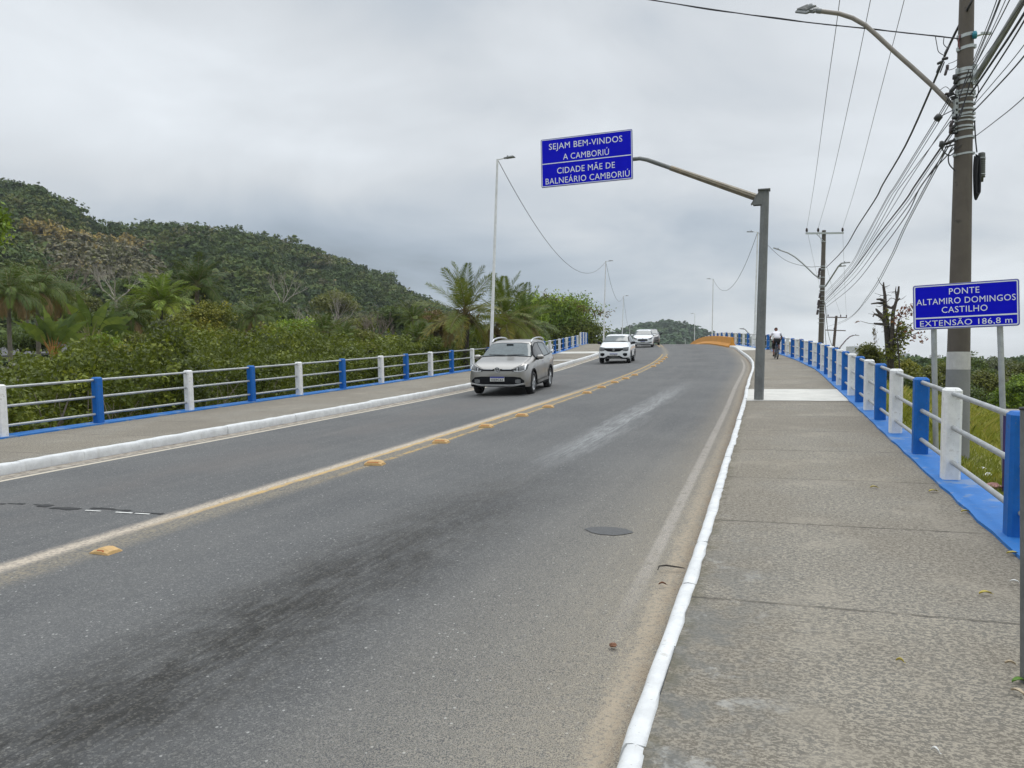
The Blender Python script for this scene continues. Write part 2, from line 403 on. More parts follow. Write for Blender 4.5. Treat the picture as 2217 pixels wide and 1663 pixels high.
def mat_paint(name, col, dirtc=(.16, .14, .12), amt=.5, chips=None, scale=9, th=.63):
    """masonry paint: slightly uneven, dirty streaks, chips"""
    m, s, b, o = newmat(name)
    p = s.obj(); n = s.noise(p, scale, 6, .65); n2 = s.noise(p, scale * 6, 4, .6); v = s.noise(s.scalev(p, (14, 14, 1.6)), 1.0, 4, .6)
    c = s.mix(s.ss(n, .3, .7), tuple(x * .86 for x in col), tuple(min(1, x * 1.06) for x in col))
    c = s.mix(s.m('MULTIPLY', s.ss(v, .56, .74), amt * .45), c, dirtc)
    c = s.mix(s.m('MULTIPLY', s.ss(n, th, th + .09), amt), c, dirtc)
    if chips: c = s.mix(s.m('MULTIPLY', s.ss(n2, .66, .70), .7), c, chips)
    s.put(b.inputs['Base Color'], c); b.inputs['Roughness'].default_value = .62; b.inputs['Specular IOR Level'].default_value = .35
    s.put(b.inputs['Normal'], s.bump(s.m('ADD', n2, s.m('MULTIPLY', n, .6)), .35, .006))
    return m
def mat_terrain():
    m, s, b, o = newmat('grassland')
    p = s.obj(); n = s.noise(p, .35, 5, .6); n2 = s.noise(p, 3.0, 5, .65); n3 = s.noise(p, 30, 3, .7)
    c = s.mix(s.ss(n, .35, .65), (.12, .14, .032), (.20, .19, .05))
    c = s.mix(s.m('MULTIPLY', s.ss(n2, .5, .7), .5), c, (.22, .18, .075))
    c = s.mix(s.m('MULTIPLY', s.ss(n3, .5, .3), .5), c, (.035, .04, .014))
    s.put(b.inputs['Base Color'], c); b.inputs['Roughness'].default_value = .95
    s.put(b.inputs['Normal'], s.bump(s.m('ADD', n3, n2), .6, .05))
    return m
M_ASPH = mat_asphalt(); M_PAVE = mat_pavement(); M_TERR = mat_terrain()
M_KERB = mat_paint('white_kerb_paint', (.60, .61, .61), (.34, .31, .26), .5, (.30, .28, .25), 7)
M_BLUEPOST = mat_paint('blue_post_paint', (.004, .115, .42), (.035, .08, .18), .6, (.12, .16, .22), 7, .57)
M_BLUEBASE = mat_paint('blue_plinth_paint', (.022, .16, .47), (.17, .24, .36), .8, (.25, .27, .3), scale=2.6, th=.55)
M_WHITEPOST = mat_paint('white_post_paint', (.76, .76, .75), (.36, .33, .29), .55, (.40, .38, .35), 7, .57)
M_SLAB = mat_paint('pale_new_concrete', (.52, .51, .47), (.36, .34, .30), .5, scale=2.2)
M_CONC = simple('weathered_concrete', (.24, .225, .2), .9, .25, 2.0, bump=.4)
M_GALV = simple('galvanised_steel', (.36, .375, .38), .48, .16, 9, metal=.35, dirt=((.30, .28, .25), 5, .5))
M_STEEL = simple('weathered_grey_steel', (.16, .168, .165), .5, .22, 3.5, metal=.3, dirt=((.10, .085, .07), 7, .5))
M_BLACK = simple('black_rubber', (.016, .016, .017), .75, .2, 20)
M_BLKPL = simple('black_plastic', (.025, .026, .028), .45, .15, 15)
M_CABLE = simple('cable_sheath', (.018, .018, .022), .6, .2, 8)
M_WIRE = simple('bare_wire', (.05, .05, .055), .5, .2, 8, metal=.2)

def grid_uv(name, rows, uvs, mat, kind='structure', smooth=True):
    mb = MB(); mb.grid(rows, smooth=smooth); o = mb.build(name, mat)
    flat = {k: [q for r in v for q in r] for k, v in uvs.items()}
    for k, v in flat.items():
        l = o.data.uv_layers.new(name=k)
        for lp in o.data.loops: l.data[lp.index].uv = v[lp.vertex_index]
    return tag(o, kind=kind)

# ------------------------------------------------------------------ road, pavements, kerbs
rows, lane, edge = [], [], []
for u in US:
    vr, vl, c = vRK(u) - .02, vLK(u) + .02, vC(u); r, a, e = [], [], []
    for i in range(25):
        v = vr + (vl - vr) * i / 24
        crown = .045 * (1 - abs(i / 12 - 1) ** 2) - .02
        r.append(RP(u, v, -KH + crown)); a.append((v - c, u)); e.append((v - vRK(u), vLK(u) - v))
    rows.append(r); lane.append(a); edge.append(e)
tag(grid_uv('road', rows, {'lane': lane, 'edge': edge}, M_ASPH))
KW = .092
def pavement(name, f0, f1, sgn, skirt):
    rows, lane = [], []
    for u in US:
        a, b2 = f0(u), f1(u); r, l = [], []
        for i in range(7):
            v = a + (b2 - a) * i / 6
            r.append(RP(u, v, -.004)); l.append((abs(v - a), u))
        for off in (-.25, -.9):
            r.append(RP(u, b2 + sgn * .0, off)); l.append((abs(b2 - a) + .1, u))
        rows.append(r); lane.append(l)
    return grid_uv(name, rows, {'lane': lane}, M_PAVE)
vRin = lambda u: vRK(u) - KW
vLin = lambda u: vLK(u) + .15
pavement('pavement_right', vRin, lambda u: vRP(u) - .42, -1, 0)
pavement('pavement_left', vLin, lambda u: vLP(u) + .42, 1, 0)
def kerb(name, f, wdt, sgn, u0, u1, seed):
    """rounded, hand painted kerb stones laid end to end"""
    rnd = random.Random(seed); mb = MB(); u = u0
    while u < u1:
        L = 1.0 if u < 60 else 2.5
        jo, jz = rnd.uniform(-.007, .007), rnd.uniform(-.006, .006); rows = []
        nseg = 6 if u < 20 else 3
        for i in range(nseg + 1):
            uu = u + (L - (.010 if sgn < 0 else .003)) * i / nseg; end = i in (0, nseg); rr = []
            k = .93 if end else 1.0
            for (a, z) in ((0, -KH - .03), (-.003, -.075), (.006, -.022), (.022, .002), (wdt * .55, .008), (wdt * .9, .004), (wdt + .004, -.004), (wdt, -.06)):
                j = rnd.uniform(-.005, .005) * (2.0 if a > wdt * .8 else 1) if u < 26 else 0
                zz = z if z < -.1 else -KH + (z + jz + KH) * (1 - (1 - k) * .5)
                rr.append(RP(uu, f(uu) + sgn * (a + jo + j * .8) , zz + j * .4))
            rows.append(rr)
        mb.grid(rows, smooth=True, flip=sgn > 0)
        mb.add(rows[0], [list(range(8))]); mb.add(rows[-1], [list(range(7, -1, -1))])
        u += L
    return tag(mb.build(name, M_KERB), kind='structure')
kerb('kerb_right', vRK, KW, -1, -10, 63.5, 3)
kerb('kerb_left', vLK, .15, 1, -2, 210, 4)

def sheet(name, fa, fb, u0, u1, off, mat, n=6, jit=.03, seed=1, mcols=4):
    rnd = random.Random(seed); rows = []
    for i in range(n + 1):
        u = u0 + (u1 - u0) * i / n
        rows.append([RP(u + (rnd.uniform(-jit, jit) if i in (0, n) else 0), fa(u) + (fb(u) - fa(u)) * j / mcols, off) for j in range(mcols + 1)])
    mb = MB(); mb.grid(rows); return tag(mb.build(name, mat), kind='structure')
vRslab = lambda u: vRP(u) + .002
sheet('concrete_slab', vRin, vRslab, 17.5, 20.6, .004, M_SLAB, jit=.05)
sheet('concrete_slab', vRin, vRslab, 52.5, 75, .004, M_SLAB, n=20)
for a, b2 in ((31.6, 34.0), (40.2, 41.4), (50.5, 53.5)):
    sheet('concrete_slab', vLin, lambda u: vLP(u) - .02, a, b2, .004, M_SLAB, seed=int(a))
# dark oval repair patch and the crack across the far lane
mb = MB(); rnd = random.Random(5); ring = []
for k in range(28):
    an = 2 * pi * k / 28; rr = 1 + rnd.uniform(-.04, .04); sn = sin(an)
    ring.append(RP(6.66 + (.15 if sn < 0 else .12) * rr * sn * abs(sn) ** .35, 1.39 + .215 * rr * cos(an), -KH - .004))
mb.add(ring, [list(range(28))]); tag(mb.build('asphalt_patch', simple('fresh_asphalt', (.080, .081, .082), .85, .3, 60, bump=.3)), kind='structure')
def zr_surf(u, v):
    vr, vl = vRK(u) - .02, vLK(u) + .02; i = (v - vr) / (vl - vr) * 24
    return -KH + .045 * (1 - abs(i / 12 - 1) ** 2) - .02
o = bpy.data.objects['asphalt_patch']
for vtx in o.data.vertices:
    x, y = vtx.co.x, vtx.co.y; u, v = x * SA + y * CA, -x * CA + y * SA
    vtx.co.z = zroad(u, v) + zr_surf(u, v) + .005
mb = MB(); mw = MB(); v = 9.1
while v > 5.75:
    dv = rnd.uniform(.05, .16); uu = 6.2 + .05 * sin(v * 5) + rnd.uniform(-.03, .03) ; wd = rnd.uniform(.008, .03) * (1.8 if 6.9 < v < 7.7 else 1)
    if rnd.random() < .8:
        P = [RP(uu + rnd.uniform(-.4, .4) * wd + q * wd, vv, zr_surf(uu, vv) + .005) for vv in (v, v - dv) for q in (-1, 1)]
        mb.add(P, [[0, 1, 3, 2]])
    v -= dv
for (a, b2) in ((6.83, 6.62), (6.42, 6.2), (6.17, 5.98)):
    P = [RP(6.13 + q * rnd.uniform(.008, .014), vv, zr_surf(6.13, vv) + .007) for vv in (a, b2) for q in (-1, 1)]
    mw.add(P, [[0, 1, 3, 2]])
tag(mb.build('road_crack', simple('dark_crack', (.02, .02, .021), .8, .2, 20)), kind='structure')  # crack laid as thin strips of one near-black colour
tag(mw.build('road_marking', simple('white_paint_remnant', (.7, .7, .67), .7, .2, 20)), kind='structure')

# ------------------------------------------------------------------ terrain
def zterr(x, y):
    u = x * SA + y * CA; v = -x * CA + y * SA
    base = -2.35 + .25 * sin(x * .09 + 1) * sin(y * .07) + .12 * sin(x * .31) * cos(y * .27)
    uu = min(max(u, -12), 60)
    d = max(vRP(uu) - .42 - v, v - vLP(uu) - .42)
    if d <= 0: return zroad(uu, v) - .55 if u < 60 else max(-2.4, zroad(uu, v) - .55 - (u - 60) * .6)
    deck = zroad(uu, v)
    if u > 60: deck -= (u - 60) * .6
    if v < vRP(uu): bank = deck - .28 - .33 * min(d, 1.2) - .30 * max(0, d - 1.2)
    else: bank = deck - .30 - .55 * d
    return max(base, bank)
vs = [-1500, -700, -350, -200, -140, -100, -75, -60, -50] + [-44 + 2 * i for i in range(15)] + [-14.5 + .75 * i for i in range(50)] + [24 + 2.5 * i for i in range(14)] + [65, 80, 100, 130, 170, 250, 400, 800, 1500]
us2 = [-300, -120, -60, -30, -18] + [-12 + 1.2 * i for i in range(80)] + [86 + 4 * i for i in range(14)] + [150, 175, 210, 260, 330, 450, 650, 1000, 1600, 3000, 6000]
rows = []
for u in us2:
    r = []
    for v in vs:
        k = 1.0 if abs(v) < 200 else 1.0 + max(0, u) / 800
        vv = v * k; x = u * SA - vv * CA; y = u * CA + vv * SA
        r.append((x, y, zterr(x, y)))
    rows.append(r)
mb = MB(); mb.grid(rows, smooth=True); tag(mb.build('ground', M_TERR), kind='structure')
# ------------------------------------------------------------------ railings
def post_mesh(h, wd=.165, name='post', mat=None):
    mb = MB(); mb.box((0, 0, h / 2), (wd, wd, h), ch=.024); o = mb.build(name, mat); return o
def railing(name, label, vf, off, us, h, sgn, first_blue, u_ends, group, low=.0):
    P0 = RP(us[0], vf(us[0]) + off)
    T = thing(name, label, 'railing', P0, 0, group)
    proto = {}
    rails = (.205, .555, .895)
    for i, u in enumerate(us):
        t, l, n = slope_basis(u, vf)
        M = Matrix((t, l, n)).transposed().to_4x4(); M.translation = RP(u, vf(u) + off, .02) - P0
        blue = (i % 2 == 0) == first_blue
        key = blue
        if key not in proto:
            o = post_mesh(h, mat=M_BLUEPOST if blue else M_WHITEPOST); proto[key] = o
        else:
            o = proto[key].copy(); COL.objects.link(o)
        o['label'] = 'blue painted concrete post' if blue else 'white painted concrete post'
        o.parent = T; o.matrix_local = M
    n0 = int((u_ends[1] - u_ends[0]) / .7) + 1
    for k in rails:
        mb = MB(); pts = []
        for i in range(n0 + 1):
            u = u_ends[0] + (u_ends[1] - u_ends[0]) * i / n0
            t, l, n = slope_basis(u, vf); pts.append(RP(u, vf(u) + off) + n * k * h / .93)
        mb.tube(pts, .0245, 10); mb.build('rail', M_GALV, T, P0)
    mb = MB(); rows = []
    rnd = random.Random(len(us))
    for i in range(n0 * 2 + 1):
        u = u_ends[0] + (u_ends[1] - u_ends[0]) * i / n0 / 2
        v = vf(u); j = rnd.uniform(-.012, .012) if u < 30 else 0
        inner, outer = v + j, v + sgn * .40
        rows.append([RP(u, inner, -.02), RP(u, inner, .022), RP(u, outer, .03), RP(u, outer, -.45)])
    mb.grid(rows, flip=sgn < 0); mb.build('plinth', M_BLUEBASE, T, P0)
    return T
RB = [(2198, 1165), (2062, 1042), (1993.7, 986), (1942.8, 940.7), (1906, 911.6), (1880, 890), (1860, 873), (1840.8, 858), (1829.6, 846), (1817, 835.7), (1806.8, 826.8), (1797.6, 819), (1787.5, 811.6), (1778, 805), (1769.5, 799.7), (1760, 794.7), (1751.8, 790.6), (1743, 786), (1733, 781.8), (1725, 777.5), (1716, 774.4), (1707, 770.5), (1696.5, 767.3)]
ur = [unp(*p)[0] for p in RB]
for i in range(1, len(ur)):                       # even out the reading of the far posts
    if ur[i] - ur[i - 1] < 1.3: ur[i] = ur[i - 1] + 1.6
ur = [ur[0] - 4.3, ur[0] - 2.15] + ur
ur += [ur[-1] + 2.05, ur[-1] + 4.1, ur[-1] + 6.15]
# posts alternate: the post nearest the frame edge is blue
railing('approach_railing', 'nearest railing on the right pavement, blue and white posts with three pipes', vRP, -.15, ur, .93, -1, True, (ur[0] - .5, ur[-1] + .1), 'blue and white bridge railings')
ur2 = [ur[-1] + 2.6 + 2.0 * i for i in range(28)]
railing('bridge_railing', 'far right bridge railing starting beyond the cyclist, behind the orange barrier', vRP, -.15, ur2, .98, -1, True, (ur2[0] - .1, ur2[-1] + .1), 'blue and white bridge railings')
LB = [(3, 948), (220, 918), (404, 890), (545, 871), (648, 856.5), (743, 843), (818, 831), (878, 823), (933, 815), (983, 808), (1020, 801)]
ul = [unp(*p)[0] for p in LB]
ul = [ul[0] - 4.4, ul[0] - 2.2] + ul + [ul[-1] + 2.17 * k for k in range(1, 17)]
railing('approach_railing', 'long left railing with blue and white posts, in front of the green thicket', vLP, .15, ul, .93, 1, False, (ul[0] - .5, ul[-1] + .1), 'blue and white bridge railings')
ul2 = [ul[-1] + 3.6 + 2.1 * i for i in range(22)]
railing('bridge_railing', 'far left bridge railing on the crest, behind the white cars', vLP, .15, ul2, 1.16, 1, False, (ul2[0] - .1, ul2[-1] + .1), 'blue and white bridge railings')

# ------------------------------------------------------------------ road studs
M_STUD = mat_paint('yellow_stud_plastic', (.52, .335, .14), (.26, .18, .1), .6, scale=30)
M_REFL = simple('orange_reflector', (.46, .10, .02), .35, .2, 60)
SB = [(225, 1199), (812, 1009), (955, 961), (1053, 927), (1130, 903), (1187, 884), (1271, 853), (1302.5, 841), (1330.5, 830), (1354.5, 821.5), (1374, 814), (1414.4, 795), (1423, 789), (1430, 784.5), (1436, 779.5), (1441, 775.5)]
SLAB = ['broken yellow road stud with its left end crumbled off, nearest the camera',
 'whole yellow road stud next uphill from the broken one', 'yellow road stud third up the axis from the broken one',
 'yellow road stud on the axis just below the middle of the picture', 'yellow road stud second below the first wide gap, in front of the silver car',
 'yellow stud just below the first wide gap in the row, right of the silver car', 'yellow stud just above the first wide gap, level with the silver car',
 'yellow road stud with a dark broken end, right of the silver car', 'yellow road stud uphill from the one with the dark end',
 'yellow road stud second below the long gap in the row, below the white hatchback', 'yellow stud just below the long gap, right of the white hatchback',
 'lowest of the five close-set studs near the crest', 'second lowest of the five close-set studs near the crest', 'middle one of the five close-set studs near the crest',
 'second highest of the five close-set studs near the crest', 'highest of the five close-set studs near the crest']
def stud(broken=False):
    T = thing('road_stud', '', 'road stud', group='yellow road studs along the axis')
    mb = MB(); a, d, h = .132, .078, .064
    prof_ = [(-a, 0), (-a * .93, h * .55), (-a * .55, h), (a * .55, h), (a * .93, h * .55), (a, 0)]
    if broken: h = .05; prof_ = [(-a * .62, 0), (-a * .5, h * .42), (-a * .28, h * .55), (-a * .02, h * .9), (a * .4, h), (a * .93, h * .55), (a, 0)]
    rows = []
    for (y, k) in ((-d, .0), (-d * .95, .5), (-d * .55, 1), (d * .55, 1), (d * .95, .5), (d, .0)):
        rows.append([(x * (.9 if k == 0 else 1), y, z * k) for x, z in prof_])
    mb.grid(rows, smooth=False); mb.build('stud_body', M_STUD, T)
    mb = MB()
    x0, x1 = (-a * .62, a * .62) if not broken else (a * .02, a * .6)
    P = [(x0, -d * .985, h * .10), (x1, -d * .985, h * .10), (x1, -d * .80 - .004, h * .72), (x0, -d * .80 - .004, h * .72)]
    mb.add(P, [[0, 1, 2, 3]]); mb.build('reflector', M_REFL, T)
    return T
sp0 = stud(True); sp1 = None
for i, (px, py) in enumerate(SB):
    if i == 0: T = sp0
    elif sp1 is None: T = sp1 = stud()
    else: T = copy_tree(sp1)
    u, v = unp(px, py, -KH + .01); T.location = RP(u, v, zr_surf(u, v) - .002)
    T.rotation_euler = (0, 0, -A + (.06 if i % 3 else -.05)); T['label'] = SLAB[i]

# ------------------------------------------------------------------ signs
M_SIGN = simple('blue_reflective_sheeting', (.003, .005, .54), .6, .06, 3, spec=.1)
M_SWHITE = simple('white_reflective_lettering', (.72, .75, .78), .45, .05, 5)
def text_mesh(txt, width, cap, mat, name='lettering', bold=.0):
    cu = bpy.data.curves.new(name, 'FONT'); cu.body = txt; cu.align_x = 'CENTER'; cu.size = 1.0; cu.offset = bold; cu.resolution_u = 3; cu.space_character = 1.06
    cu.extrude = .001
    ob = bpy.data.objects.new('tmp', cu); COL.objects.link(ob)
    bpy.context.view_layer.update()
    me = bpy.data.meshes.new_from_object(ob.evaluated_get(bpy.context.evaluated_depsgraph_get()))
    bpy.data.objects.remove(ob); bpy.data.curves.remove(cu)
    n = len(me.vertices); co = np.zeros(n * 3, np.float32); me.vertices.foreach_get('co', co); co = co.reshape(-1, 3)
    wd = co[:, 0].max() - co[:, 0].min(); co[:, 0] = (co[:, 0] - (co[:, 0].max() + co[:, 0].min()) / 2) * width / wd
    co[:, 1] *= cap / .73; co[:, 2] *= 1
    me.vertices.foreach_set('co', co.ravel()); me.materials.clear(); me.materials.append(mat); me.update()
    me.name = name
    return me
def rrect(w_, h_, r, n=5):
    P = []
    for cx_, cy_, a0 in ((w_/2-r, h_/2-r, 0), (-w_/2+r, h_/2-r, 90), (-w_/2+r, -h_/2+r, 180), (w_/2-r, -h_/2+r, 270)):
        for k in range(n + 1):
            an = radians(a0 + 90 * k / n); P.append((cx_ + r * cos(an), cy_ + r * sin(an)))
    return P
def sign_board(T, P0, C, er, up, w_, h_, lines, divider):
    nrm = er.cross(up).normalized()
    M = Matrix((er, up, nrm)).transposed().to_4x4(); M.translation = C - P0
    mb = MB(); R = rrect(w_, h_, .035); n = len(R)
    f = [(x, y, 0) for x, y in R]; bk = [(x, y, -.022) for x, y in R]
    mb.add(f, [list(range(n))]); mb.add(bk, [list(range(n - 1, -1, -1))])
    mb.add(f + bk, [[i, n + i, n + (i + 1) % n, (i + 1) % n] for i in range(n)])
    pan = mb.build('sign_panel', M_GALV, T); pan.matrix_local = M
    def child(mb_or_me, name, z, mat=None):
        if isinstance(mb_or_me, MB): o = mb_or_me.build(name, mat)
        else: o = bpy.data.objects.new(name, mb_or_me); COL.objects.link(o)
        o.parent = pan; o.location = (0, 0, z) if not isinstance(z, tuple) else z; return o
    mb = MB(); R2 = rrect(w_ - .016, h_ - .016, .03); mb.add([(x, y, 0) for x, y in R2], [list(range(len(R2)))]); child(mb, 'sign_face', .003, M_SIGN)
    mb = MB(); Ro, Ri = rrect(w_ - .034, h_ - .034, .024), rrect(w_ - .064, h_ - .064, .016); n = len(Ro)
    mb.add([(x, y, 0) for x, y in Ro + Ri], [[i, (i + 1) % n, n + (i + 1) % n, n + i] for i in range(n)])
    dv = h_ / 2 - divider * h_
    mb.add([(-w_/2 + .03, dv - .010, 0), (w_/2 - .03, dv - .010, 0), (w_/2 - .03, dv + .010, 0), (-w_/2 + .03, dv + .010, 0)], [[0, 1, 2, 3]])
    child(mb, 'sign_border', .006, M_SWHITE)
    for txt, wf, yf, xf, cap in lines:
        me = text_mesh(txt, wf * w_, cap, M_SWHITE)
        child(me, 'lettering', (xf * w_, h_ / 2 - yf * h_ - cap / 2, .007))
EL = Vector((-CA, SA, 0))
# overhead welcome sign
cb = RP(17.75, .38, .004); ct = at(1656.5, 413, 17.0)
T = thing('overhead_sign', 'tall steel cantilever mast carrying the blue welcome sign over the road', 'road sign', cb)
mb = MB(); n = 10; V = []
ax = (ct - cb)
def fluted(mb, path, radii, n=12, amp=.10):
    P = [Vector(p) for p in path]; V = []
    t = (P[-1] - P[0]).normalized(); a = t.cross(Vector((0, 1, 0.01))).normalized(); b2 = a.cross(t)
    for p, r in zip(P, radii):
        for k in range(n * 2):
            an = pi * k / n; rr = r * (1 if k % 2 else 1 - amp); V.append(p + a * cos(an) * rr + b2 * sin(an) * rr)
    m = n * 2
    F = [[i * m + k, i * m + (k + 1) % m, (i + 1) * m + (k + 1) % m, (i + 1) * m + k] for i in range(len(P) - 1) for k in range(m)]
    mb.add(V, F); mb.add(V[-m:], [list(range(m))])
fluted(mb, [cb, cb + ax * .5, ct], [.103, .096, .088], 8, .06); mb.build('column', M_STEEL, T, cb)
# knee gusset and cap plate
mb = MB(); k0 = ct + EL * .06
for q in (-.075, .075):
    yo = Vector((SA, CA, 0)) * q
    Pq = [ct + EL * .02 + yo, ct + EL * .10 + yo + Vector((0, 0, 0)), ct + EL * .265 + yo + Vector((0, 0, -.27)), ct + EL * .24 + yo + Vector((0, 0, -.31)), ct + EL * .06 + yo + Vector((0, 0, -.31))]
    mb.add(Pq, [[0, 1, 2, 3, 4]] if q > 0 else [[4, 3, 2, 1, 0]])
yo = Vector((SA, CA, 0)) * .085
A1, B1 = ct + EL * .095, ct + EL * .275 + Vector((0, 0, -.285))
mb.add([A1 - yo, A1 + yo, B1 + yo, B1 - yo, A1 - yo + EL * .02, A1 + yo + EL * .02, B1 + yo + EL * .02, B1 - yo + EL * .02], [[3, 2, 1, 0], [4, 5, 6, 7], [0, 1, 5, 4], [2, 3, 7, 6], [1, 2, 6, 5], [3, 0, 4, 7]])
R3 = Matrix((EL, Vector((SA, CA, 0)), Vector((0, 0, 1)))).transposed()
mb.box(ct + EL * .02 + Vector((0, 0, .012)), (.26, .25, .024), R3); mb.build('knee_plate', M_STEEL, T, cb)
TR_, TL_ = at(1369, 279, 17.82), at(1170.4, 303, 18.55); er = (TR_ - TL_).normalized(); up = Vector((0, 0, 1)); up = (up - er * up.dot(er)).normalized()
sw, sh_ = (TR_ - TL_).length, 1.145
C = (TR_ + TL_) / 2 - up * sh_ / 2
back = (-er.cross(up)).normalized()
mb = MB(); s0 = ct + EL * .20 + Vector((0, 0, -.13)); s1 = at(1400, 344, 17.75) + back * .09; s2 = at(1384, 341, 17.8) + back * .09; s3 = s2 - er * .25; s4 = C - er * sw * .38 + Vector((0, 0, s3.z - C.z)) + back * .09
mid_ = s0.lerp(s1, .78)
fluted(mb, [s0, s0.lerp(mid_, .5), mid_], [.078, .068, .058], 8, .12)
arm = mb.build('arm', simple('rust_stained_steel', (.19, .165, .12), .5, .3, 5, metal=.3, dirt=((.34, .19, .055), 2.2, .8)), T, cb)
mb = MB(); mb.tube([mid_, s0.lerp(s1, .93), s1, s2, s3, s4], [.05, .05, .048, .046, .045, .045], 12); o_ = mb.build('arm_tube', M_STEEL, T, cb)
for q in (-.32, .32):
    mb = MB(); mb.box(C + er * sw * q + back * .035, (.05, .04, sh_ * .86), Matrix((er, back, up)).transposed()); mb.build('bracket', M_STEEL, T, cb)
sign_board(T, cb, C, er, up, sw, sh_, [('SEJAM BEM-VINDOS', .80, .165, -.006, .148), ('A CAMBORIÚ', .50, .40, 0.0, .148), ('CIDADE MÃE DE', .63, .675, -.004, .148), ('BALNEÁRIO CAMBORIÚ', .915, .875, .008, .148)], .515)
# bridge name sign on two posts
TL_, TR_ = at(1976, 619, 11.7), at(2207, 603, 11.02); er = (TR_ - TL_).normalized(); up = Vector((0, 0, 1)); up = (up - er * up.dot(er)).normalized()
sw, sh_ = (TR_ - TL_).length, .672; C = (TR_ + TL_) / 2 - up * sh_ / 2; back = (-er.cross(up)).normalized()
pb0, pb1 = at(2026, 974, 11.62), at(2176, 1036, 11.12)
P0 = (pb0 + pb1) / 2
T = thing('bridge_name_sign', 'blue bridge name sign on two grey pipe posts, in front of the thick concrete pole', 'road sign', P0)
for b0, q in ((pb0, -.30), (pb1, .315)):
    tp = C + er * sw * q + back * .06 + up * sh_ * .42
    mb = MB(); mb.tube([b0 - Vector((0, 0, .3)), b0, tp], .0395, 14); mb.build('post', M_GALV, T, P0)
sign_board(T, P0, C, er, up, sw, sh_, [('PONTE', .285, .175, -.005, .094), ('ALTAMIRO DOMINGOS', .93, .38, .0, .094), ('CASTILHO', .43, .575, -.005, .094), ('EXTENSÃO 186,8 m', .865, .862, .0, .088)], .745)

# ------------------------------------------------------------------ orange barrier, bin, near post, cabinet
M_ORANGE = mat_paint('orange_barrier_paint', (.62, .27, .035), (.36, .2, .06), .3, scale=2)
mb = MB(); rows = []; pr = [(-.32, 0), (-.32, .09), (-.15, .30), (-.085, .80), (.085, .80), (.15, .30), (.32, .09), (.32, 0)]
for i in range(61):
    u = 64.2 + i * .9; v = vRK(u) - .22
    rows.append([RP(u, v + a, z - KH) for a, z in pr])
mb.grid(rows, flip=True); mb.add(rows[0], [list(range(8))]); mb.add(rows[-1], [list(range(7, -1, -1))])
P0 = rows[0][0]; o = mb.build('concrete_barrier', M_ORANGE, origin=P0); o.location = P0
tag(o, 'orange painted concrete barrier running over the crest at the right kerb', 'barrier')
u, v = 51.0, 1.15; b0 = at(1651.5, 757, 52.0); ub = b0.x * SA + b0.y * CA; vb = -b0.x * CA + b0.y * SA; b0 = RP(ub, vb)
T = thing('litter_bin', 'dark litter bin on a stand, half hidden by the tall steel sign mast', 'bin', b0)
mb = MB(); mb.lathe([(.0, .14), (.19, .15), (.235, .85), (.25, .86), (.25, .92), (.21, .95), (0, .96)], 18); mb.build('bin_body', M_BLKPL, T)
mb = MB(); mb.tube([(0, 0, 0), (0, 0, .2)], .03, 8); mb.build('stand', M_STEEL, T)
uq, vq = unp(2224, 1480); b0 = RP(uq, vq)
T = thing('steel_post', 'thin dark steel post rising from the pavement at the right picture edge', 'post', b0)
tp = at(2224, 888, b0.y) - b0
mb = MB(); mb.tube([(0, 0, -.05), tp], .028, 12); mb.build('post_tube', M_STEEL, T)
mb = MB(); mb.lathe([(.0, 0), (.031, 0), (.031, .012), (0, .016)], 12, Matrix.Translation(tp)); mb.build('cap', M_BLKPL, T)
c0 = at(2245, 889, 9.2); gz = zterr(c0.x, c0.y); hh = c0.z - gz
T = thing('meter_cabinet', 'purple graffitied cabinet with a concrete lid behind the nearest blue post', 'cabinet', (c0.x, c0.y, gz), -A)
mb = MB(); mb.box((0, .12, hh / 2 - .03), (.56, .36, hh - .06), ch=.012); mb.build('cabinet_body', mat_paint('purple_graffiti_paint', (.06, .028, .15), (.02, .02, .025), .9, scale=5), T)
mb = MB(); mb.box((0, .12, hh - .03), (.66, .46, .055), ch=.01); mb.build('lid', M_CONC, T)

# ------------------------------------------------------------------ lamps on the bridge
M_WPOLE = mat_paint('white_pole_paint', (.68, .69, .69), (.24, .19, .15), .55, scale=5)
M_LUMI = simple('grey_lamp_housing', (.20, .21, .21), .5, .15, 8, metal=.3)
M_LENS = simple('lamp_lens', (.33, .33, .31), .25, .15, 20)
def luminaire(parent, P, d, name='luminaire', k=1.0, roll=0.0):
    """flat LED head at local point P pointing along unit vector d"""
    side = d.cross(Vector((0, 0, 1))).normalized(); up = side.cross(d).normalized()
    if roll: q_ = Matrix.Rotation(roll, 3, d); side, up = q_ @ side, q_ @ up
    R = Matrix((d, side, up)).transposed()
    mb = MB(); mb.box(P + d * .30 * k, (.40 * k, .24 * k, .045 * k), R, ch=.02 * k); mb.box(P + d * .07 * k, (.14 * k, .10 * k, .06 * k), R)
    for i in range(6): mb.box(P + d * (.16 + .055 * i) * k + up * .035 * k, (.012 * k, .2 * k, .03 * k), R)
    mb.lathe([(.035 * k, .02 * k), (.04 * k, .06 * k), (.03 * k, .10 * k), (0, .11 * k)], 10, Matrix.Translation(P + d * .17 * k) @ Matrix.Identity(4))
    o = mb.build(name, M_LUMI, parent)
    return o
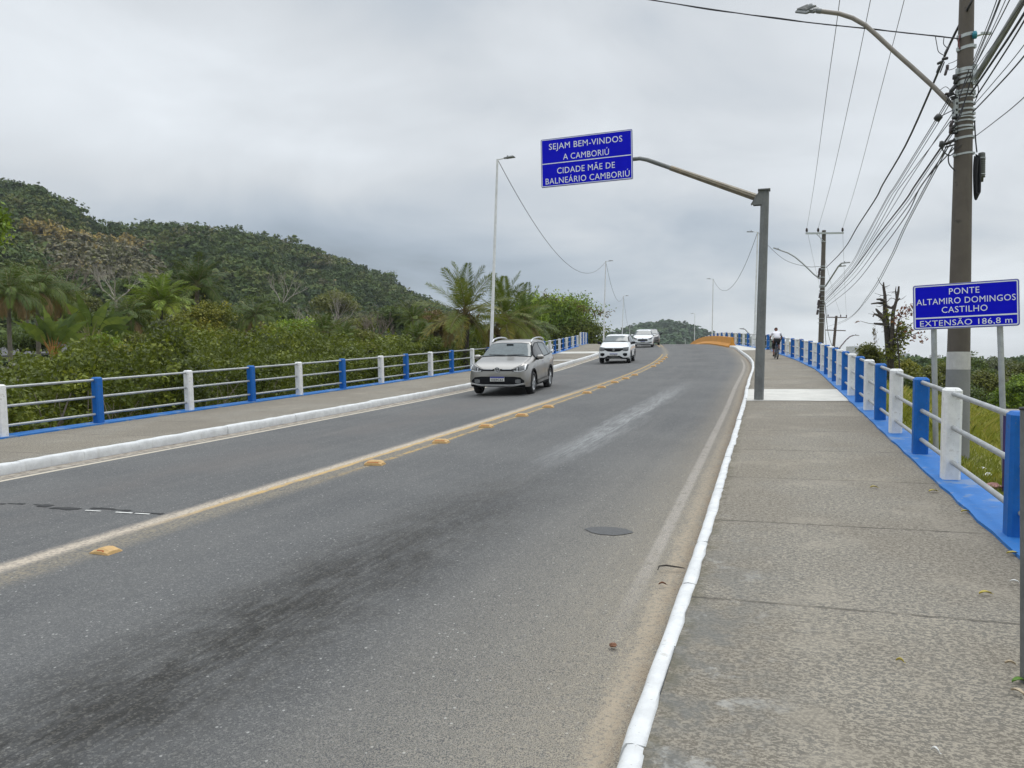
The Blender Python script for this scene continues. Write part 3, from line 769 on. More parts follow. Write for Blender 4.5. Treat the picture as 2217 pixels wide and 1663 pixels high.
def bridge_lamp(label, d, bx, top, dirx, arm=.3, hatch=False):
    X = (bx - CX) / FP * d; u = X * SA + d * CA; v = -X * CA + d * SA
    b0 = RP(u, v); tp = at(top[0], top[1], d)
    T = thing('street_lamp', label, 'street lamp', b0, 0, 'white lamp posts on the bridge')
    mb = MB(); mb.tube([(0, 0, 0), (tp - b0) * .08, (tp - b0) * .085, tp - b0], [.092, .088, .078, .045], 12)
    mb.lathe([(.16, 0), (.16, .03), (.10, .035)], 12); mb.build('pole', M_WPOLE, T)
    e = Vector((dirx * CA, -dirx * SA, .06)).normalized()
    mb = MB(); mb.tube([tp - b0 - Vector((0, 0, .02)), tp - b0 + e * arm], .024, 8); a = mb.build('arm', M_WPOLE, T)
    luminaire(T, tp - b0 + e * arm, e, k=.95)
    if hatch:
        mb = MB(); mb.box((.03, -.088, .95), (.06, .02, .14)); mb.build('hatch', M_BLKPL, T)
    return tp
LA = bridge_lamp('nearest white lamp post, on the left pavement behind the silver car', 33, 1062, (1077, 345), 1, hatch=True)
LBt = bridge_lamp('rust spotted lamp post on the left side, right of the round green tree', 82, 1306.5, (1311.5, 566), 1)
LCt = bridge_lamp('slender lamp post on the left above the roof of the white hatchback', 121, 1345.5, (1350, 641), 1)
bridge_lamp('tiny lamp post left of the white sedan, in front of the distant hill', 167, 1362.5, (1363.5, 707), 1)
R1 = bridge_lamp('white lamp post close behind the steel sign mast', 57, 1632.5, (1640.5, 502), -1)
R2 = bridge_lamp('lamp post rising behind the middle of the orange barrier', 96, 1541, (1544, 604), -1)
R3_ = bridge_lamp('small lamp post at the far end of the orange barrier', 145, 1502.5, (1504.5, 679), -1)
bridge_lamp('shortest lamp post, low over the crest before the distant hill', 200, 1483.5, (1483.3, 733), -1)
def cable(name, label, a, b, sag, r, mat=None, n=26, group=None, cat='cable', nz=0):
    mb = MB(); a = Vector(a); b = Vector(b); rnd = random.Random(len(label)); pts = []
    for i in range(n + 1):
        t = i / n; p = a.lerp(b, t) - Vector((0, 0, 4 * sag * t * (1 - t))) - a
        if nz and 0 < i < n: p += Vector((rnd.uniform(-nz, nz), 0, rnd.uniform(-nz, nz)))
        pts.append(p)
    mb.tube(pts, r, 5); o = mb.build(name, mat or M_CABLE); o.location = a
    return tag(o, label, cat, group)
G = 'cables slung between the bridge lamps'
cable('lamp_cable', 'deeply sagging cable from the nearest left lamp post to the rust spotted one', LA, LBt, 2.75, .014, group=G, n=40)
cable('lamp_cable', 'sagging cable from the rust spotted lamp post to the slender one uphill', LBt, LCt, 2.2, .016, group=G)
cable('lamp_cable', 'sagging cable between the two tall right lamp posts, over the orange barrier', R1, R2, 2.7, .016, group=G)
cable('lamp_cable', 'sagging cable from the slender left lamp post down over the crest', LCt, at(1364, 712, 165), 1.5, .016, group=G)
# ------------------------------------------------------------------ utility poles
M_POLE = mat_paint('old_concrete_pole', (.105, .089, .073), (.042, .037, .032), .85, scale=4)
M_POLE2 = simple('dark_wood_pole', (.10, .075, .065), .85, .25, 6)
M_STRAP = simple('pole_strap_steel', (.42, .45, .45), .45, .15, 12, metal=.4)
M_PORC = simple('dark_porcelain', (.045, .032, .034), .3, .2, 20)
M_BAND = mat_paint('white_pole_band', (.52, .51, .49), (.30, .28, .26), .6, scale=6)
M_GREYB = simple('grey_pole_paint', (.215, .218, .215), .75, .1, 4)
D1 = 12.6
ROLL = -.45
XP = lambda py: 2070 + (994 - py) * 23 / 994.
PP = lambda py, d=D1: at(XP(py), py, d)
RRad = lambda py: .186 + (994 - py) * (.108 - .186) / 994.
B0 = PP(994); B0.z -= .05
T = thing('utility_pole', 'thick concrete utility pole hung with cables, behind the bridge name sign', 'utility pole', B0)
TOP_PY = -330
ys = [1010] + [994 - i * (994 - TOP_PY) / 24 for i in range(25)]
mb = MB(); mb.tube([PP(y) - B0 for y in ys], [RRad(y) for y in ys], 24); mb.build('shaft', M_POLE, T)
def sleeve(y0, y1, mat, name='painted_band', pr=.004, n=2):
    mb = MB(); q = [y0 + (y1 - y0) * i / n for i in range(n + 1)]
    mb.tube([PP(y) - B0 for y in q], [RRad(y) + pr for y in q], 24); mb.build(name, mat, T)
sleeve(1008, 800, M_GREYB); sleeve(800, 762, M_BAND)
rnd = random.Random(12)
def strap(y, hgt=.03, tilt=0.0, mat=M_STRAP):
    R = RRad(y) + .008; c = PP(y) - B0; mb = MB(); V = []
    for zz, rr in ((-hgt / 2, R), (hgt / 2, R)):
        for k in range(24):
            an = 2 * pi * k / 24; V.append(c + Vector((rr * cos(an), rr * sin(an), zz + tilt * cos(an) * R)))
    mb.add(V, [[k, (k + 1) % 24, 24 + (k + 1) % 24, 24 + k] for k in range(24)], smooth=True)
    for sx_ in (-1, 1): mb.box(c + Vector((sx_ * (R + .012), -.02, tilt * sx_ * R)), (.03, .05, hgt * 1.2))
    mb.build('strap', mat, T)
for y, h, tl in ((79, .055, .18), (105, .05, .2), (153, .05, .05), (160, .03, .0), (168, .035, .15), (180, .06, .1), (199, .03, .0), (205, .03, .0), (213, .02, .05), (226, .03, .0), (239, .03, .05), (249, .035, .12), (256, .02, .0), (264, .025, .0), (276, .03, .0), (283, .025, .1), (300, .035, .12), (335, .03, .12)):
    strap(y, h, tl)
# steel plate for the second lamp arm, on the right flank
pl = PP(167) - B0 + Vector((RRad(167) * .75, -.10, 0)); mb = MB(); mb.box(pl, (.07, .05, .32)); mb.box(pl + Vector((.03, .02, -.06)), (.06, .08, .10)); mb.build('arm_plate', M_STRAP, T)
# road side lamp arm
e2 = EL
pts_px = [(2066, 233), (2021, 188), (1976, 147), (1932, 108), (1899, 77), (1874, 55), (1846, 39), (1817, 29.5), (1778, 24.5)]
base_t = PP(233) + Vector((-.17, .0, 0)); path = []
for px, py in pts_px:
    X = (px - CX) / FP; b = PP(233); t = max(0, (b.x - X * b.y) / (CA + X * SA)); d = b.y + SA * t
    path.append(at(px, py, d) - B0)
mb = MB(); mb.tube(path, [.037] * len(path), 12); la = mb.build('lamp_arm', simple('beige_grey_lamp_arm', (.26, .235, .21), .5, .12, 6, metal=.2), T)
mb = MB(); mb.tube([path[-1], path[-1].lerp(path[-2], -.25)], .044, 10); q = path[-1].lerp(path[-2], -.3)
mb.box(q, (.10, .05, .05)); mb.build('clamp', M_LUMI, la)
dd = (at(1716, 18, 14.0) - B0 - q); dd = Vector((dd.x, dd.y, dd.z)).normalized()
luminaire(la, q, dd, k=1.0, roll=ROLL)
mb = MB(); c_ = q + dd * .30; q_ = Matrix.Rotation(ROLL, 3, dd); sdv = q_ @ dd.cross(Vector((0, 0, 1))).normalized(); upv = q_ @ dd.cross(Vector((0, 0, 1))).normalized().cross(dd)
for k_ in (-.09, .0, .09): mb.box(c_ + dd * k_ - upv * .025, (.085, .17, .006), Matrix((dd, sdv, upv)).transposed())
mb.build('lens', M_LENS, la)
# bracket where the arm meets the pole
mb = MB(); mb.box(PP(232) - B0 + Vector((-RRad(232) - .02, 0, 0)), (.06, .09, .34)); mb.build('arm_bracket', M_STRAP, T)
# second arm leaning away to the right, over the camera side
p0 = PP(172) - B0 + Vector((RRad(172), -.12, 0)); p1 = at(2217, -2, 11.0) - B0; p2 = at(2300, -115, 10.2) - B0; p3 = at(2380, -165, 9.4) - B0
mb = MB(); mb.tube([p0, p0.lerp(p1, .5), p1, p2, p3], .047, 12); la2 = mb.build('lamp_arm', M_GALV, T)
luminaire(la2, p3, (p3 - p2).normalized() * 1.0, k=.82)
# top bracket, blue insulator, small fitting on the right
mb = MB(); c = PP(92) - B0
mb.tube([c + Vector((-RRad(79) - .01, -.05, .10)), c + Vector((-RRad(79) - .035, -.05, .0)), c + Vector((-RRad(79) - .01, -.05, -.12))], .011, 6); mb.build('wire_bracket', simple('red_primer_steel', (.16, .055, .06), .6, .2, 12), T)
mb = MB(); mb.lathe([(0, -.05), (.03, -.05), (.03, -.03), (.036, -.03), (.036, .035), (.028, .045), (.028, .06), (0, .06)], 14, Matrix.Translation(PP(85) - B0 + Vector((.055, -RRad(85) - .035, 0)))); mb.build('insulator', simple('blue_insulator', (.02, .22, .30), .35, .1, 20), T)
mb = MB(); c = PP(80) - B0; mb.tube([c + Vector((RRad(80), 0, 0)), c + Vector((RRad(80) + .12, -.03, .03))], .018, 8); mb.box(c + Vector((RRad(80) + .19, -.04, .04)), (.16, .04, .035)); mb.build('side_fitting', M_STRAP, T)
# knots of splices and racks on the road side of the shaft
def splice(px, py, d, ln, r, ang, mat=M_BLKPL, name='splice'):
    c = at(px, py, d) - B0; dv = Vector((cos(ang), 0, sin(ang))) * ln / 2
    mb = MB(); mb.tube([c - dv, c - dv * .8, c + dv * .8, c + dv], [r * .4, r, r, r * .4], 8); mb.build(name, mat, T)
for px, py, ln, r, an in ((2050, 108, .16, .022, 1.1), (2046, 127, .10, .03, .2), (2036, 135, .12, .028, .5), (2051, 146, .09, .03, 1.5), (2048, 156, .12, .026, 1.3), (2031, 150, .13, .018, 1.2), (2040, 146, .2, .012, 1.2),
     (2068, 167, .08, .05, 1.5), (2070, 175, .12, .045, 1.4), (2064, 192, .16, .042, .9), (2058, 205, .12, .035, .4), (2066, 213, .10, .03, .2), (2055, 203, .14, .03, .1), (2067, 255, .09, .035, .3), (2060, 268, .12, .032, 1.2), (2064, 275, .13, .034, .7), (2058, 282, .12, .03, 1.5), (2066, 288, .12, .025, .1),
     (2054, 309, .12, .035, .4), (2038, 312, .10, .04, 1.4), (2046, 313, .20, .02, .35), (2060, 306, .14, .03, .3), (2040, 318, .08, .03, 1.3)):
    splice(px, py, D1 - .03, ln, r * .8, an, M_PORC if rnd.random() < .3 else M_BLKPL)
splice(2031, 255, 12.3, .09, .055, .9); mb = MB(); mb.tube([at(2031, 255, 12.3) - B0, at(2064, 238, 12.5) - B0], .008, 5); mb.build('stay_rod', M_BLKPL, T)
for px0, py0, px1, py1 in ((2058, 211, 2070, 208), (2060, 284, 2072, 280), (2040, 312, 2068, 305), (2046, 319, 2068, 313), (2055, 200, 2070, 206)):
    mb = MB(); mb.tube([at(px0, py0, D1 - .05) - B0, at(px1, py1, D1 - .05) - B0], .013, 6); mb.build('rack_arm', M_BLKPL, T)
# slack loops of drop cable
def loop(pts, r=.009, d=D1 - .1):
    mb = MB(); P = [at(x, y, d) - B0 for x, y in pts]; Q = []
    for i in range(len(P) - 1):
        a, b, c, e = P[max(i - 1, 0)], P[i], P[i + 1], P[min(i + 2, len(P) - 1)]
        for k in range(6):
            t = k / 6; Q.append(.5 * ((2 * b) + (c - a) * t + (2 * a - 5 * b + 4 * c - e) * t * t + (3 * b - a - 3 * c + e) * t ** 3))
    Q.append(P[-1]); mb.tube(Q, r, 6); mb.build('slack_cable', M_CABLE, T)
loop([(2025, 78), (2028, 95), (2032, 112), (2044, 120)], .006); loop([(2044, 80), (2043, 95), (2050, 103)], .006)
loop([(2036, 312), (2043, 328), (2056, 337), (2068, 328)]); loop([(2062, 318), (2054, 335), (2055, 355), (2068, 370)], .011)
loop([(2053, 138), (2065, 134), (2075, 128)], .005); loop([(2054, 152), (2066, 148), (2076, 138)], .005); loop([(2034, 196), (2047, 188), (2056, 194)], .005)
loop([(2113, 172), (2118, 190), (2117, 205), (2110, 222)], .007); loop([(2110, 262), (2112, 300), (2115, 330)], .010)
loop([(2090, 305), (2084, 312), (2072, 322)], .005); loop([(2098, 150), (2086, 185), (2076, 215)], .008, D1 - .22); loop([(2100, 178), (2090, 215), (2072, 262)], .009, D1 - .22); loop([(2106, 160), (2094, 200), (2080, 250), (2070, 262)], .007, D1 - .24)
# splice box with its coil of cable
bx = at(2125, 362, D1 - .05) - B0; mb = MB(); pr_ = [(0, -.235), (.03, -.235), (.032, -.17), (.055, -.165), (.055, -.145)]
for i in range(9): z = -.13 + .033 * i; pr_ += [(.048, z), (.056, z + .006), (.056, z + .022), (.048, z + .027)]
pr_ += [(.052, .18), (.05, .225), (.03, .235), (0, .235)]
mb.lathe(pr_, 16, Matrix.Translation(bx)); bo = mb.build('splice_box', simple('grey_green_plastic', (.075, .082, .075), .55, .15, 10), T)
mb = MB(); mb.lathe([(.058, .135), (.06, .137), (.06, .145), (.058, .147)], 16, Matrix.Translation(bx)); mb.lathe([(.058, -.125), (.06, -.123), (.06, -.115), (.058, -.113)], 16, Matrix.Translation(bx)); mb.build('clip_rings', M_STRAP, bo)
for k in range(6):
    o1 = k * 1.6; loop([(2110 + o1, 338 + k), (2108 + o1, 360), (2108 + o1 * .8, 395), (2110 + o1 * .6, 428 - k * 2), (2115 + o1 * .8, 430 - k * 2.5), (2117 + o1 * .7, 405), (2115 + o1, 365), (2113 + o1, 334 + k)], .009, D1 - .06 - .012 * k)
# cross arm with pin insulators above the frame
def crossarm(T, B0, c, e, x0, x1, pins, hgt, mat_arm=None, zz=0):
    R = Matrix((e, Vector((-e.y, e.x, 0)), Vector((0, 0, 1)))).transposed()
    mb = MB(); mb.box(c + e * (x0 + x1) / 2 - B0, (x1 - x0, .10, .11), R); a = mb.build('crossarm', mat_arm or M_STRAP, T)
    out = []
    for q in pins:
        p = c + e * q - B0 + Vector((0, 0, .05)); mb = MB()
        mb.lathe([(.02, 0), (.02, .05), (.075, .06), (.06, .10), (.085, .115), (.06, .16), (.08, .175), (.055, .22), (.065, .235), (.04, .29), (0, .30)], 12, Matrix.Translation(p)); mb.build('insulator', M_PORC, a)
        out.append(p + B0 + Vector((0, 0, .27)))
    return out
ER = Vector((CA, -SA, 0)); c1 = PP(-270) + Vector((-.1, -.16, 0))
HV1 = crossarm(T, B0, c1, ER, -1.75, .35, (-1.68, -1.02, -.42), .1)
# second utility pole
def zg(x, y): return max(zterr(x, y), -2.4)
tb = at(1774.5, 770, 50.5); t2 = at(1784, 499, 50.5); tb.z = -1.5
T2 = thing('utility_pole', 'middle utility pole with two curved lamp arms, beyond the right railing', 'utility pole', tb)
mb = MB(); mb.tube([Vector((0, 0, 0)), (t2 - tb) * .5, t2 - tb], [.205, .165, .125], 16); mb.build('shaft', M_POLE, T2)
F2 = lambda py: at(1774.5 + (770 - py) * 9.5 / 271, py, 50.5)
c2 = F2(506) + Vector((-.05, -.18, 0))
HV2 = crossarm(T2, tb, c2, Vector((1, 0.0, 0.01)).normalized(), -1.2, 1.25, (-1.14, -.40, 1.19), .1)
mb = MB(); mb.tube([c2 + Vector((-.5, 0, -.05)) - tb, F2(525) + Vector((0, -.16, 0)) - tb], .022, 6); mb.build('brace', M_STRAP, T2)
def ring(T, B0, c, r, h, mat=M_STRAP):
    mb = MB(); mb.lathe([(r, -h / 2), (r + .01, -h / 2), (r + .01, h / 2), (r, h / 2)], 18, Matrix.Translation(c - B0)); mb.build('strap', mat, T)
for y in (524, 577, 583, 601, 619, 622, 630, 642, 651, 655, 661, 667, 672, 678, 690, 699): ring(T2, tb, F2(y), .15 + (y - 500) * .0002, .05 if y < 640 else .03)
def px_arm(T, B0, pts, d, r, mat, name='lamp_arm'):
    mb = MB(); P = [at(x, y, dd_) - B0 for (x, y), dd_ in zip(pts, d)]; mb.tube(P, r, 8); return mb.build(name, mat, T), P
n_ = 6
a, P = px_arm(T2, tb, [(1775, 604), (1762, 594), (1748, 580), (1735, 568), (1722, 557), (1706, 547.5), (1690, 542)], [50.5 + .14 * i for i in range(7)], .05, M_GALV)
luminaire(a, P[-1], (P[-1] - P[-2]).normalized(), k=1.0)
a, P = px_arm(T2, tb, [(1787, 620), (1797, 605), (1808, 588), (1815, 577), (1822, 570)], [50.2, 49.6, 48.9, 48.5, 48.1], .05, M_GALV)
luminaire(a, P[-1], Vector((.9, -.35, .05)).normalized(), k=1.0)
luminaire(a, P[-2], Vector((.9, -.35, .05)).normalized(), k=.9)
for px, py in ((1773, 586), (1772, 595), (1774, 640), (1771, 655), (1771, 663), (1769, 676)):
    mb = MB(); c = at(px, py, 50.2) - tb; mb.tube([c - Vector((0, 0, .16)), c + Vector((.06, 0, .16))], .07, 6); mb.box(c + Vector((.12, 0, .02)), (.26, .05, .05)); mb.build('insulator', M_PORC, T2)
# third pole, slim and dark, leaning, and its neighbour lamp
tb3 = at(1803.5, 765, 95); t3 = at(1811, 684, 95); tb3.z = -1.0
lean = (at(1811, 684, 95) - at(1803.5, 765, 95)); T3 = thing('utility_pole', 'slim dark leaning utility pole with two crossarms, farthest down the line', 'utility pole', tb3)
bt = at(1803.5, 765, 95) + lean * -((at(1803.5, 765, 95).z - tb3.z) / lean.z) * 1.0; tb3 = Vector((bt.x, bt.y, tb3.z)); T3.location = tb3
mb = MB(); mb.tube([Vector((0, 0, 0)), t3 - tb3], [.22, .14], 12); mb.build('shaft', M_POLE2, T3)
F3 = lambda py: at(1803.5 + (765 - py) * 7.5 / 81, py, 95)
HV3 = crossarm(T3, tb3, F3(687.5) + Vector((0, -.2, 0)), Vector((1, 0, -.02)).normalized(), -1.22, 1.22, (-1.1, .45, 1.16), .1, M_POLE2)
crossarm(T3, tb3, F3(715.5) + Vector((-.1, -.2, 0)), Vector((1, 0, -.03)).normalized(), -1.15, 1.3, (-.1,), .1, M_POLE2)
mb = MB(); c = F3(752) - tb3; mb.box(c, (1.1, .1, .09)); mb.build('cable_rack', M_POLE2, T3)
lb = at(1808, 772, 80); lb.z = -1.2
T = thing('street_lamp', 'curved purple grey lamp arm rising right of the slim dark pole', 'street lamp', lb)
P = [Vector((0, 0, 0))] + [at(x, y, 80) - lb for x, y in ((1809, 765), (1822, 748), (1832, 736), (1840, 729), (1848, 726))]
mb = MB(); mb.tube(P, .06, 8); mb.build('pole', simple('purple_grey_paint', (.14, .11, .125), .6, .15, 5), T); luminaire(T, P[-1], Vector((1, -.1, -.05)).normalized(), k=1.1)
lb = at(1624, 757, 140); T = thing('street_lamp', 'faint leaning lamp far behind the right bridge railing', 'street lamp', (lb.x, lb.y, 0)); lb = Vector((lb.x, lb.y, 0))
P = [Vector((0, 0, 0)), at(1624, 728, 140) - lb, at(1619, 720, 140) - lb, at(1613, 713, 140) - lb]
mb = MB(); mb.tube(P, .09, 6); mb.build('pole', M_GALV, T); luminaire(T, P[-1], Vector((-1, -.1, .1)).normalized(), k=2.0)

# ------------------------------------------------------------------ overhead cables
def pcable(name, label, pts, r, group, mat=None, cat='cable', n=36):
    """cable through three or more seen points (px, py, distance), smooth in space"""
    P = [at(*p) if not isinstance(p, Vector) else p for p in pts]; Q = []
    for i in range(len(P) - 1):
        a, b, c, e = P[max(i - 1, 0)], P[i], P[i + 1], P[min(i + 2, len(P) - 1)]
        k = max(4, n // (len(P) - 1))
        for j in range(k):
            t = j / k; Q.append(.5 * ((2 * b) + (c - a) * t + (2 * a - 5 * b + 4 * c - e) * t * t + (3 * b - a - 3 * c + e) * t ** 3) - P[0])
    Q.append(P[-1] - P[0]); mb = MB(); mb.tube(Q, r, 5); o = mb.build(name, mat or M_CABLE); o.location = P[0]
    return tag(o, label, cat, group)
def span_d(px, py, x0, x1, d0, d1):
    """distance along a straight run in plan between two ends"""
    X = (px - CX) / FP; k = (x0 - X * d0) / (X * (d1 - d0) - (x1 - x0)); return d0 + k * (d1 - d0)
def run(name, label, p_far, mids, p_near, r, group, mat=None):
    a = at(*p_far) if not isinstance(p_far, Vector) else p_far; b = at(*p_near) if not isinstance(p_near, Vector) else p_near
    pts = [a] + [at(x, y, span_d(x, y, a.x, b.x, a.y, b.y)) for x, y in mids] + [b]
    return pcable(name, label, pts, r, group, mat)
GP = 'thin power wires between the crossarms'
for lab, i, mids in (('leftmost of the three thin wires hanging to the middle pole crossarm', 0, [(1762.6, 400), (1790, 200), (1818, 0)]),
                     ('middle one of the three thin wires on the middle pole crossarm', 1, [(1798, 400), (1843, 200), (1884.7, 0)]),
                     ('rightmost of the three thin wires on the middle pole crossarm', 2, [(1853.6, 400), (1907, 195), (1957.7, 0)])):
    run('power_wire', lab, HV2[i], mids, HV1[i], .0075, GP, M_WIRE)
for i, lab in enumerate(('thin wire going on left from the middle pole to the slim pole', 'thin central wire going on from the middle pole to the slim pole', 'thin right wire dropping from the middle pole to the slim pole')):
    cable('power_wire', lab, HV2[i], HV3[i], .5, .0075, M_WIRE, group=GP)
GC = 'black cables between the two utility poles'
run('aerial_cable', 'thick twisted black cable crossing the near pole near its top', (1788, 580, 50), [(1826, 541), (1857, 490), (1896, 430), (1911, 400), (1960, 316), (2015, 194), (2056, 97)], (2103, 5, 12.3), .021, GC)
pcable('aerial_cable', 'thick black cable leaving the near pole top for the upper picture edge', [(2103, 5, 12.3), (2130, -50, 9.0), (2200, -200, 6.5)], .02, GC)
rid = 0
for lab, yA, mids, yB, xB, r in (
  ('uppermost of the close set cables hung from the middle pole to the lamp arm root', 633, [(1836, 580), (1870, 520), (1919, 430), (1939, 400), (2027, 257)], 208, 2056, .0075),
  ('second from top of the close set cables between the utility poles', 636, [(1837, 583), (1872, 521), (1921, 431), (1942, 400), (2031, 257)], 211, 2058, .0068),
  ('third from top of the close set cables between the utility poles', 640, [(1838, 588), (1876, 523), (1926, 431), (1947, 400), (2033, 264)], 216, 2060, .0068),
  ('upper cable of the middle strand between the utility poles', 645, [(1836, 594), (1884, 520), (1934, 430), (1953, 400)], 262, 2058, .0075),
  ('single thin cable in the gap between the strands of the utility poles', 648, [(1840, 593), (1890, 517), (1944, 430), (1962, 400)], 240, 2066, .007),
  ('heavy bundled cable of the lower strand between the utility poles', 651, [(1843, 590), (1900, 512), (1958, 437), (1981, 402)], 281, 2064, .017),
  ('cable running just below the heavy bundled one', 655, [(1845, 596), (1904, 514), (1962, 440), (1985, 404)], 288, 2064, .0068),
  ('lower slack cable between the utility poles', 659, [(1845, 606), (1905, 528), (1962, 452), (1990, 410)], 300, 2066, .0095),
  ('lowest cable of the strand, ending below the last strap of the near pole', 666, [(1843, 622), (1905, 545), (1963, 465), (1996, 400)], 318, 2068, .0105)):
    run('aerial_cable', lab, (1787, yA, 50.3), mids, (xB, yB, 12.5), r, GC)
G3 = 'thin pair of cables falling to the slim pole'
for lab, dx_, yA in (('upper of two thin cables falling from the near pole to the slim pole', 0, 707), ('lower of two thin cables falling from the near pole to the slim pole', 4, 703)):
    run('aerial_cable', lab, (1792 + dx_ * 5, yA, 94), [(1835 + dx_, 690), (1880 + dx_, 640), (1924 + dx_, 564), (1960 + dx_, 486)], (2050 + dx_, 316, 12.5), .009, G3)
run('aerial_cable', 'dark slack cable hanging from the middle pole down to the slim pole', (1786, 655, 50), [(1793, 720), (1800, 745)], (1806, 757, 94), .022, G3)
run('aerial_cable', 'dark cable falling steeply behind the middle pole foot', (1785, 680, 50), [(1788, 740), (1792, 757)], (1803, 765, 94), .018, G3)
run('aerial_cable', 'pale thin line sagging from the tall right lamp post to the middle pole', R1, [(1661.5, 530), (1700, 563), (1745, 577)], (1774, 577, 50.4), .014, G3)
GR = 'cables leaving the near pole to the upper right'
for lab, a, b, d2, r in (
  ('thin cable nearest the pole shaft leaving to the upper edge', (2108, 130, 12.4), (2158, 0), 9, .006),
  ('pair wire second from the pole shaft leaving to the upper edge', (2107, 140, 12.4), (2164, 0), 9, .007),
  ('thin wire third from the pole shaft leaving to the upper edge', (2107, 146, 12.4), (2166.5, 0), 9, .005),
  ('violet tinged thin wire leaving the pole to the upper edge', (2100, 165, 12.3), (2177, 0), 9, .005),
  ('dark wire just left of the thick grey arm', (2080, 200, 12.2), (2186, 0), 9, .007),
  ('taut thin wire close along the left of the grey arm', (2110, 152, 12.4), (2217, 0), 9, .005),
  ('thin wire close under the thick grey arm', (2110, 178, 12.4), (2205, 25), 9.5, .006),
  ('second thin wire under the thick grey arm', (2112, 181, 12.4), (2212, 18), 9.3, .006),
  ('heavy black cable right of the thick grey arm', (2100, 205, 12.3), (2217, 30), 9, .016),
  ('wavy black cable below the heavy one on the right', (2113, 210, 12.4), (2217, 46), 9, .011),
  ('thin wire climbing to the right edge below the wavy cable', (2108, 228, 12.4), (2217, 98), 9, .006),
  ('cable climbing to the right edge second from the lowest', (2106, 243, 12.4), (2217, 122), 9, .010),
  ('lowest thin wire leaving the near pole to the right edge', (2112, 295, 12.4), (2217, 211), 9, .006)):
    A0 = at(*a); B_ = at(b[0], b[1], d2); C_ = B_ + (B_ - A0) * .9 + Vector((0, 0, .12))
    pcable('aerial_cable', lab, [A0, A0.lerp(B_, .5) - Vector((0, 0, .012)), B_, C_], r, GR)
pcable('aerial_cable', 'twisted dark cable crossing the sky above the road to the near pole', [(900, -120, 17.5), (1180, -38, 16.0), (1410, 0, 15.0), (1680, 40, 14.0), (1886, 63, 13.3), (2025, 78, 12.8), (2078, 84, 12.55)], .011, GR)
pcable('aerial_cable', 'thin wire wound round the twisted cable above the road', [(900, -118, 17.4), (1180, -37, 15.95), (1300, -20, 15.5), (1410, -1, 14.97), (1540, 22, 14.5), (1680, 38, 13.97), (1790, 54, 13.6), (1886, 61.5, 13.28), (1960, 72, 13), (2025, 77, 12.78), (2078, 84, 12.5)], .006, GR)
pcable('aerial_cable', 'short wire seen between the name sign and the right edge', [(2190, 408, 30), (2217, 385, 22), (2260, 345, 14)], .010, GR)
bpy.data.objects.remove(COL.objects[-1] if False else [o for o in COL.objects if o.get('label', '').startswith('short wire seen')][0])
# ------------------------------------------------------------------ foliage
def foliage(name, stops, trans=.28, rough=.55):
    """leaf material: colour by clump (uv.x) and by leaf (uv.y); light partly passes through"""
    m = bpy.data.materials.new(name); m.use_nodes = True; m.node_tree.nodes.clear(); s = Sh(m.node_tree)
    out = s.n.new('ShaderNodeOutputMaterial'); x, y, _ = s.uv('rnd')
    f = s.m('ADD', s.m('MULTIPLY', x, .68), s.m('MULTIPLY', y, .32))
    r = s.n.new('ShaderNodeValToRGB'); s.l.new(f, r.inputs[0]); el = r.color_ramp.elements
    while len(el) < len(stops): el.new(.5)
    for e, (p, c) in zip(el, stops): e.position = p; e.color = (*c, 1)
    d = s.node('ShaderNodeBsdfPrincipled', {'Base Color': r.outputs[0], 'Roughness': rough, 'Specular IOR Level': .35})
    t = s.node('ShaderNodeBsdfTranslucent', {'Color': s.mix(.5, r.outputs[0], (.16, .2, .02))})
    s.l.new(s.node('ShaderNodeMixShader', {0: trans, 1: d.outputs[0], 2: t.outputs[0]}).outputs[0], out.inputs[0])
    return m
F_MANG = foliage('mangrove_leaves', [(.1, (0.029, 0.042, 0.006)), (.45, (0.082, 0.108, 0.010)), (.75, (0.163, 0.193, 0.016)), (.95, (0.270, 0.286, 0.028))])
F_DARK = foliage('dark_leaves', [(.1, (0.028, 0.044, 0.012)), (.5, (0.067, 0.106, 0.022)), (.9, (0.156, 0.204, 0.041))])
F_OLIVE = foliage('olive_leaves', [(.1, (0.044, 0.051, 0.013)), (.5, (0.117, 0.128, 0.026)), (.9, (0.233, 0.236, 0.046))])
F_BRIGHT = foliage('bright_leaves', [(.1, (0.061, 0.106, 0.010)), (.5, (0.156, 0.250, 0.016)), (.9, (0.354, 0.460, 0.035))])
F_YELLOW = foliage('yellow_leaves', [(.1, (0.067, 0.081, 0.013)), (.5, (0.177, 0.188, 0.020)), (.9, (0.380, 0.325, 0.032))])
F_SAGE = foliage('grey_green_leaves', [(.1, (0.043, 0.051, 0.026)), (.5, (0.094, 0.109, 0.051)), (.9, (0.189, 0.203, 0.102))])
F_PALM = foliage('palm_leaves', [(.1, (0.026, 0.048, 0.011)), (.5, (0.070, 0.115, 0.019)), (.9, (0.169, 0.217, 0.029))])
F_PALMY = foliage('yellow_green_palm_leaves', [(.1, (0.072, 0.123, 0.017)), (.5, (0.189, 0.275, 0.029)), (.9, (0.435, 0.493, 0.072))])
F_ROYAL = foliage('royal_palm_leaves', [(.1, (.016, .036, .010)), (.5, (.035, .070, .014)), (.8, (.085, .135, .02)), (.97, (.20, .22, .05))])
F_COCO = foliage('coconut_palm_leaves', [(.05, (0.042, 0.069, 0.010)), (.45, (0.102, 0.144, 0.016)), (.72, (0.216, 0.218, 0.030)), (.95, (0.360, 0.241, 0.050))])
F_DRY = foliage('dry_palm_leaves', [(.1, (0.087, 0.058, 0.029)), (.6, (0.203, 0.131, 0.058)), (.95, (0.348, 0.232, 0.102))])
F_RUST = foliage('rusty_leaves', [(.1, (0.058, 0.043, 0.017)), (.5, (0.145, 0.087, 0.032)), (.9, (0.246, 0.160, 0.058))])
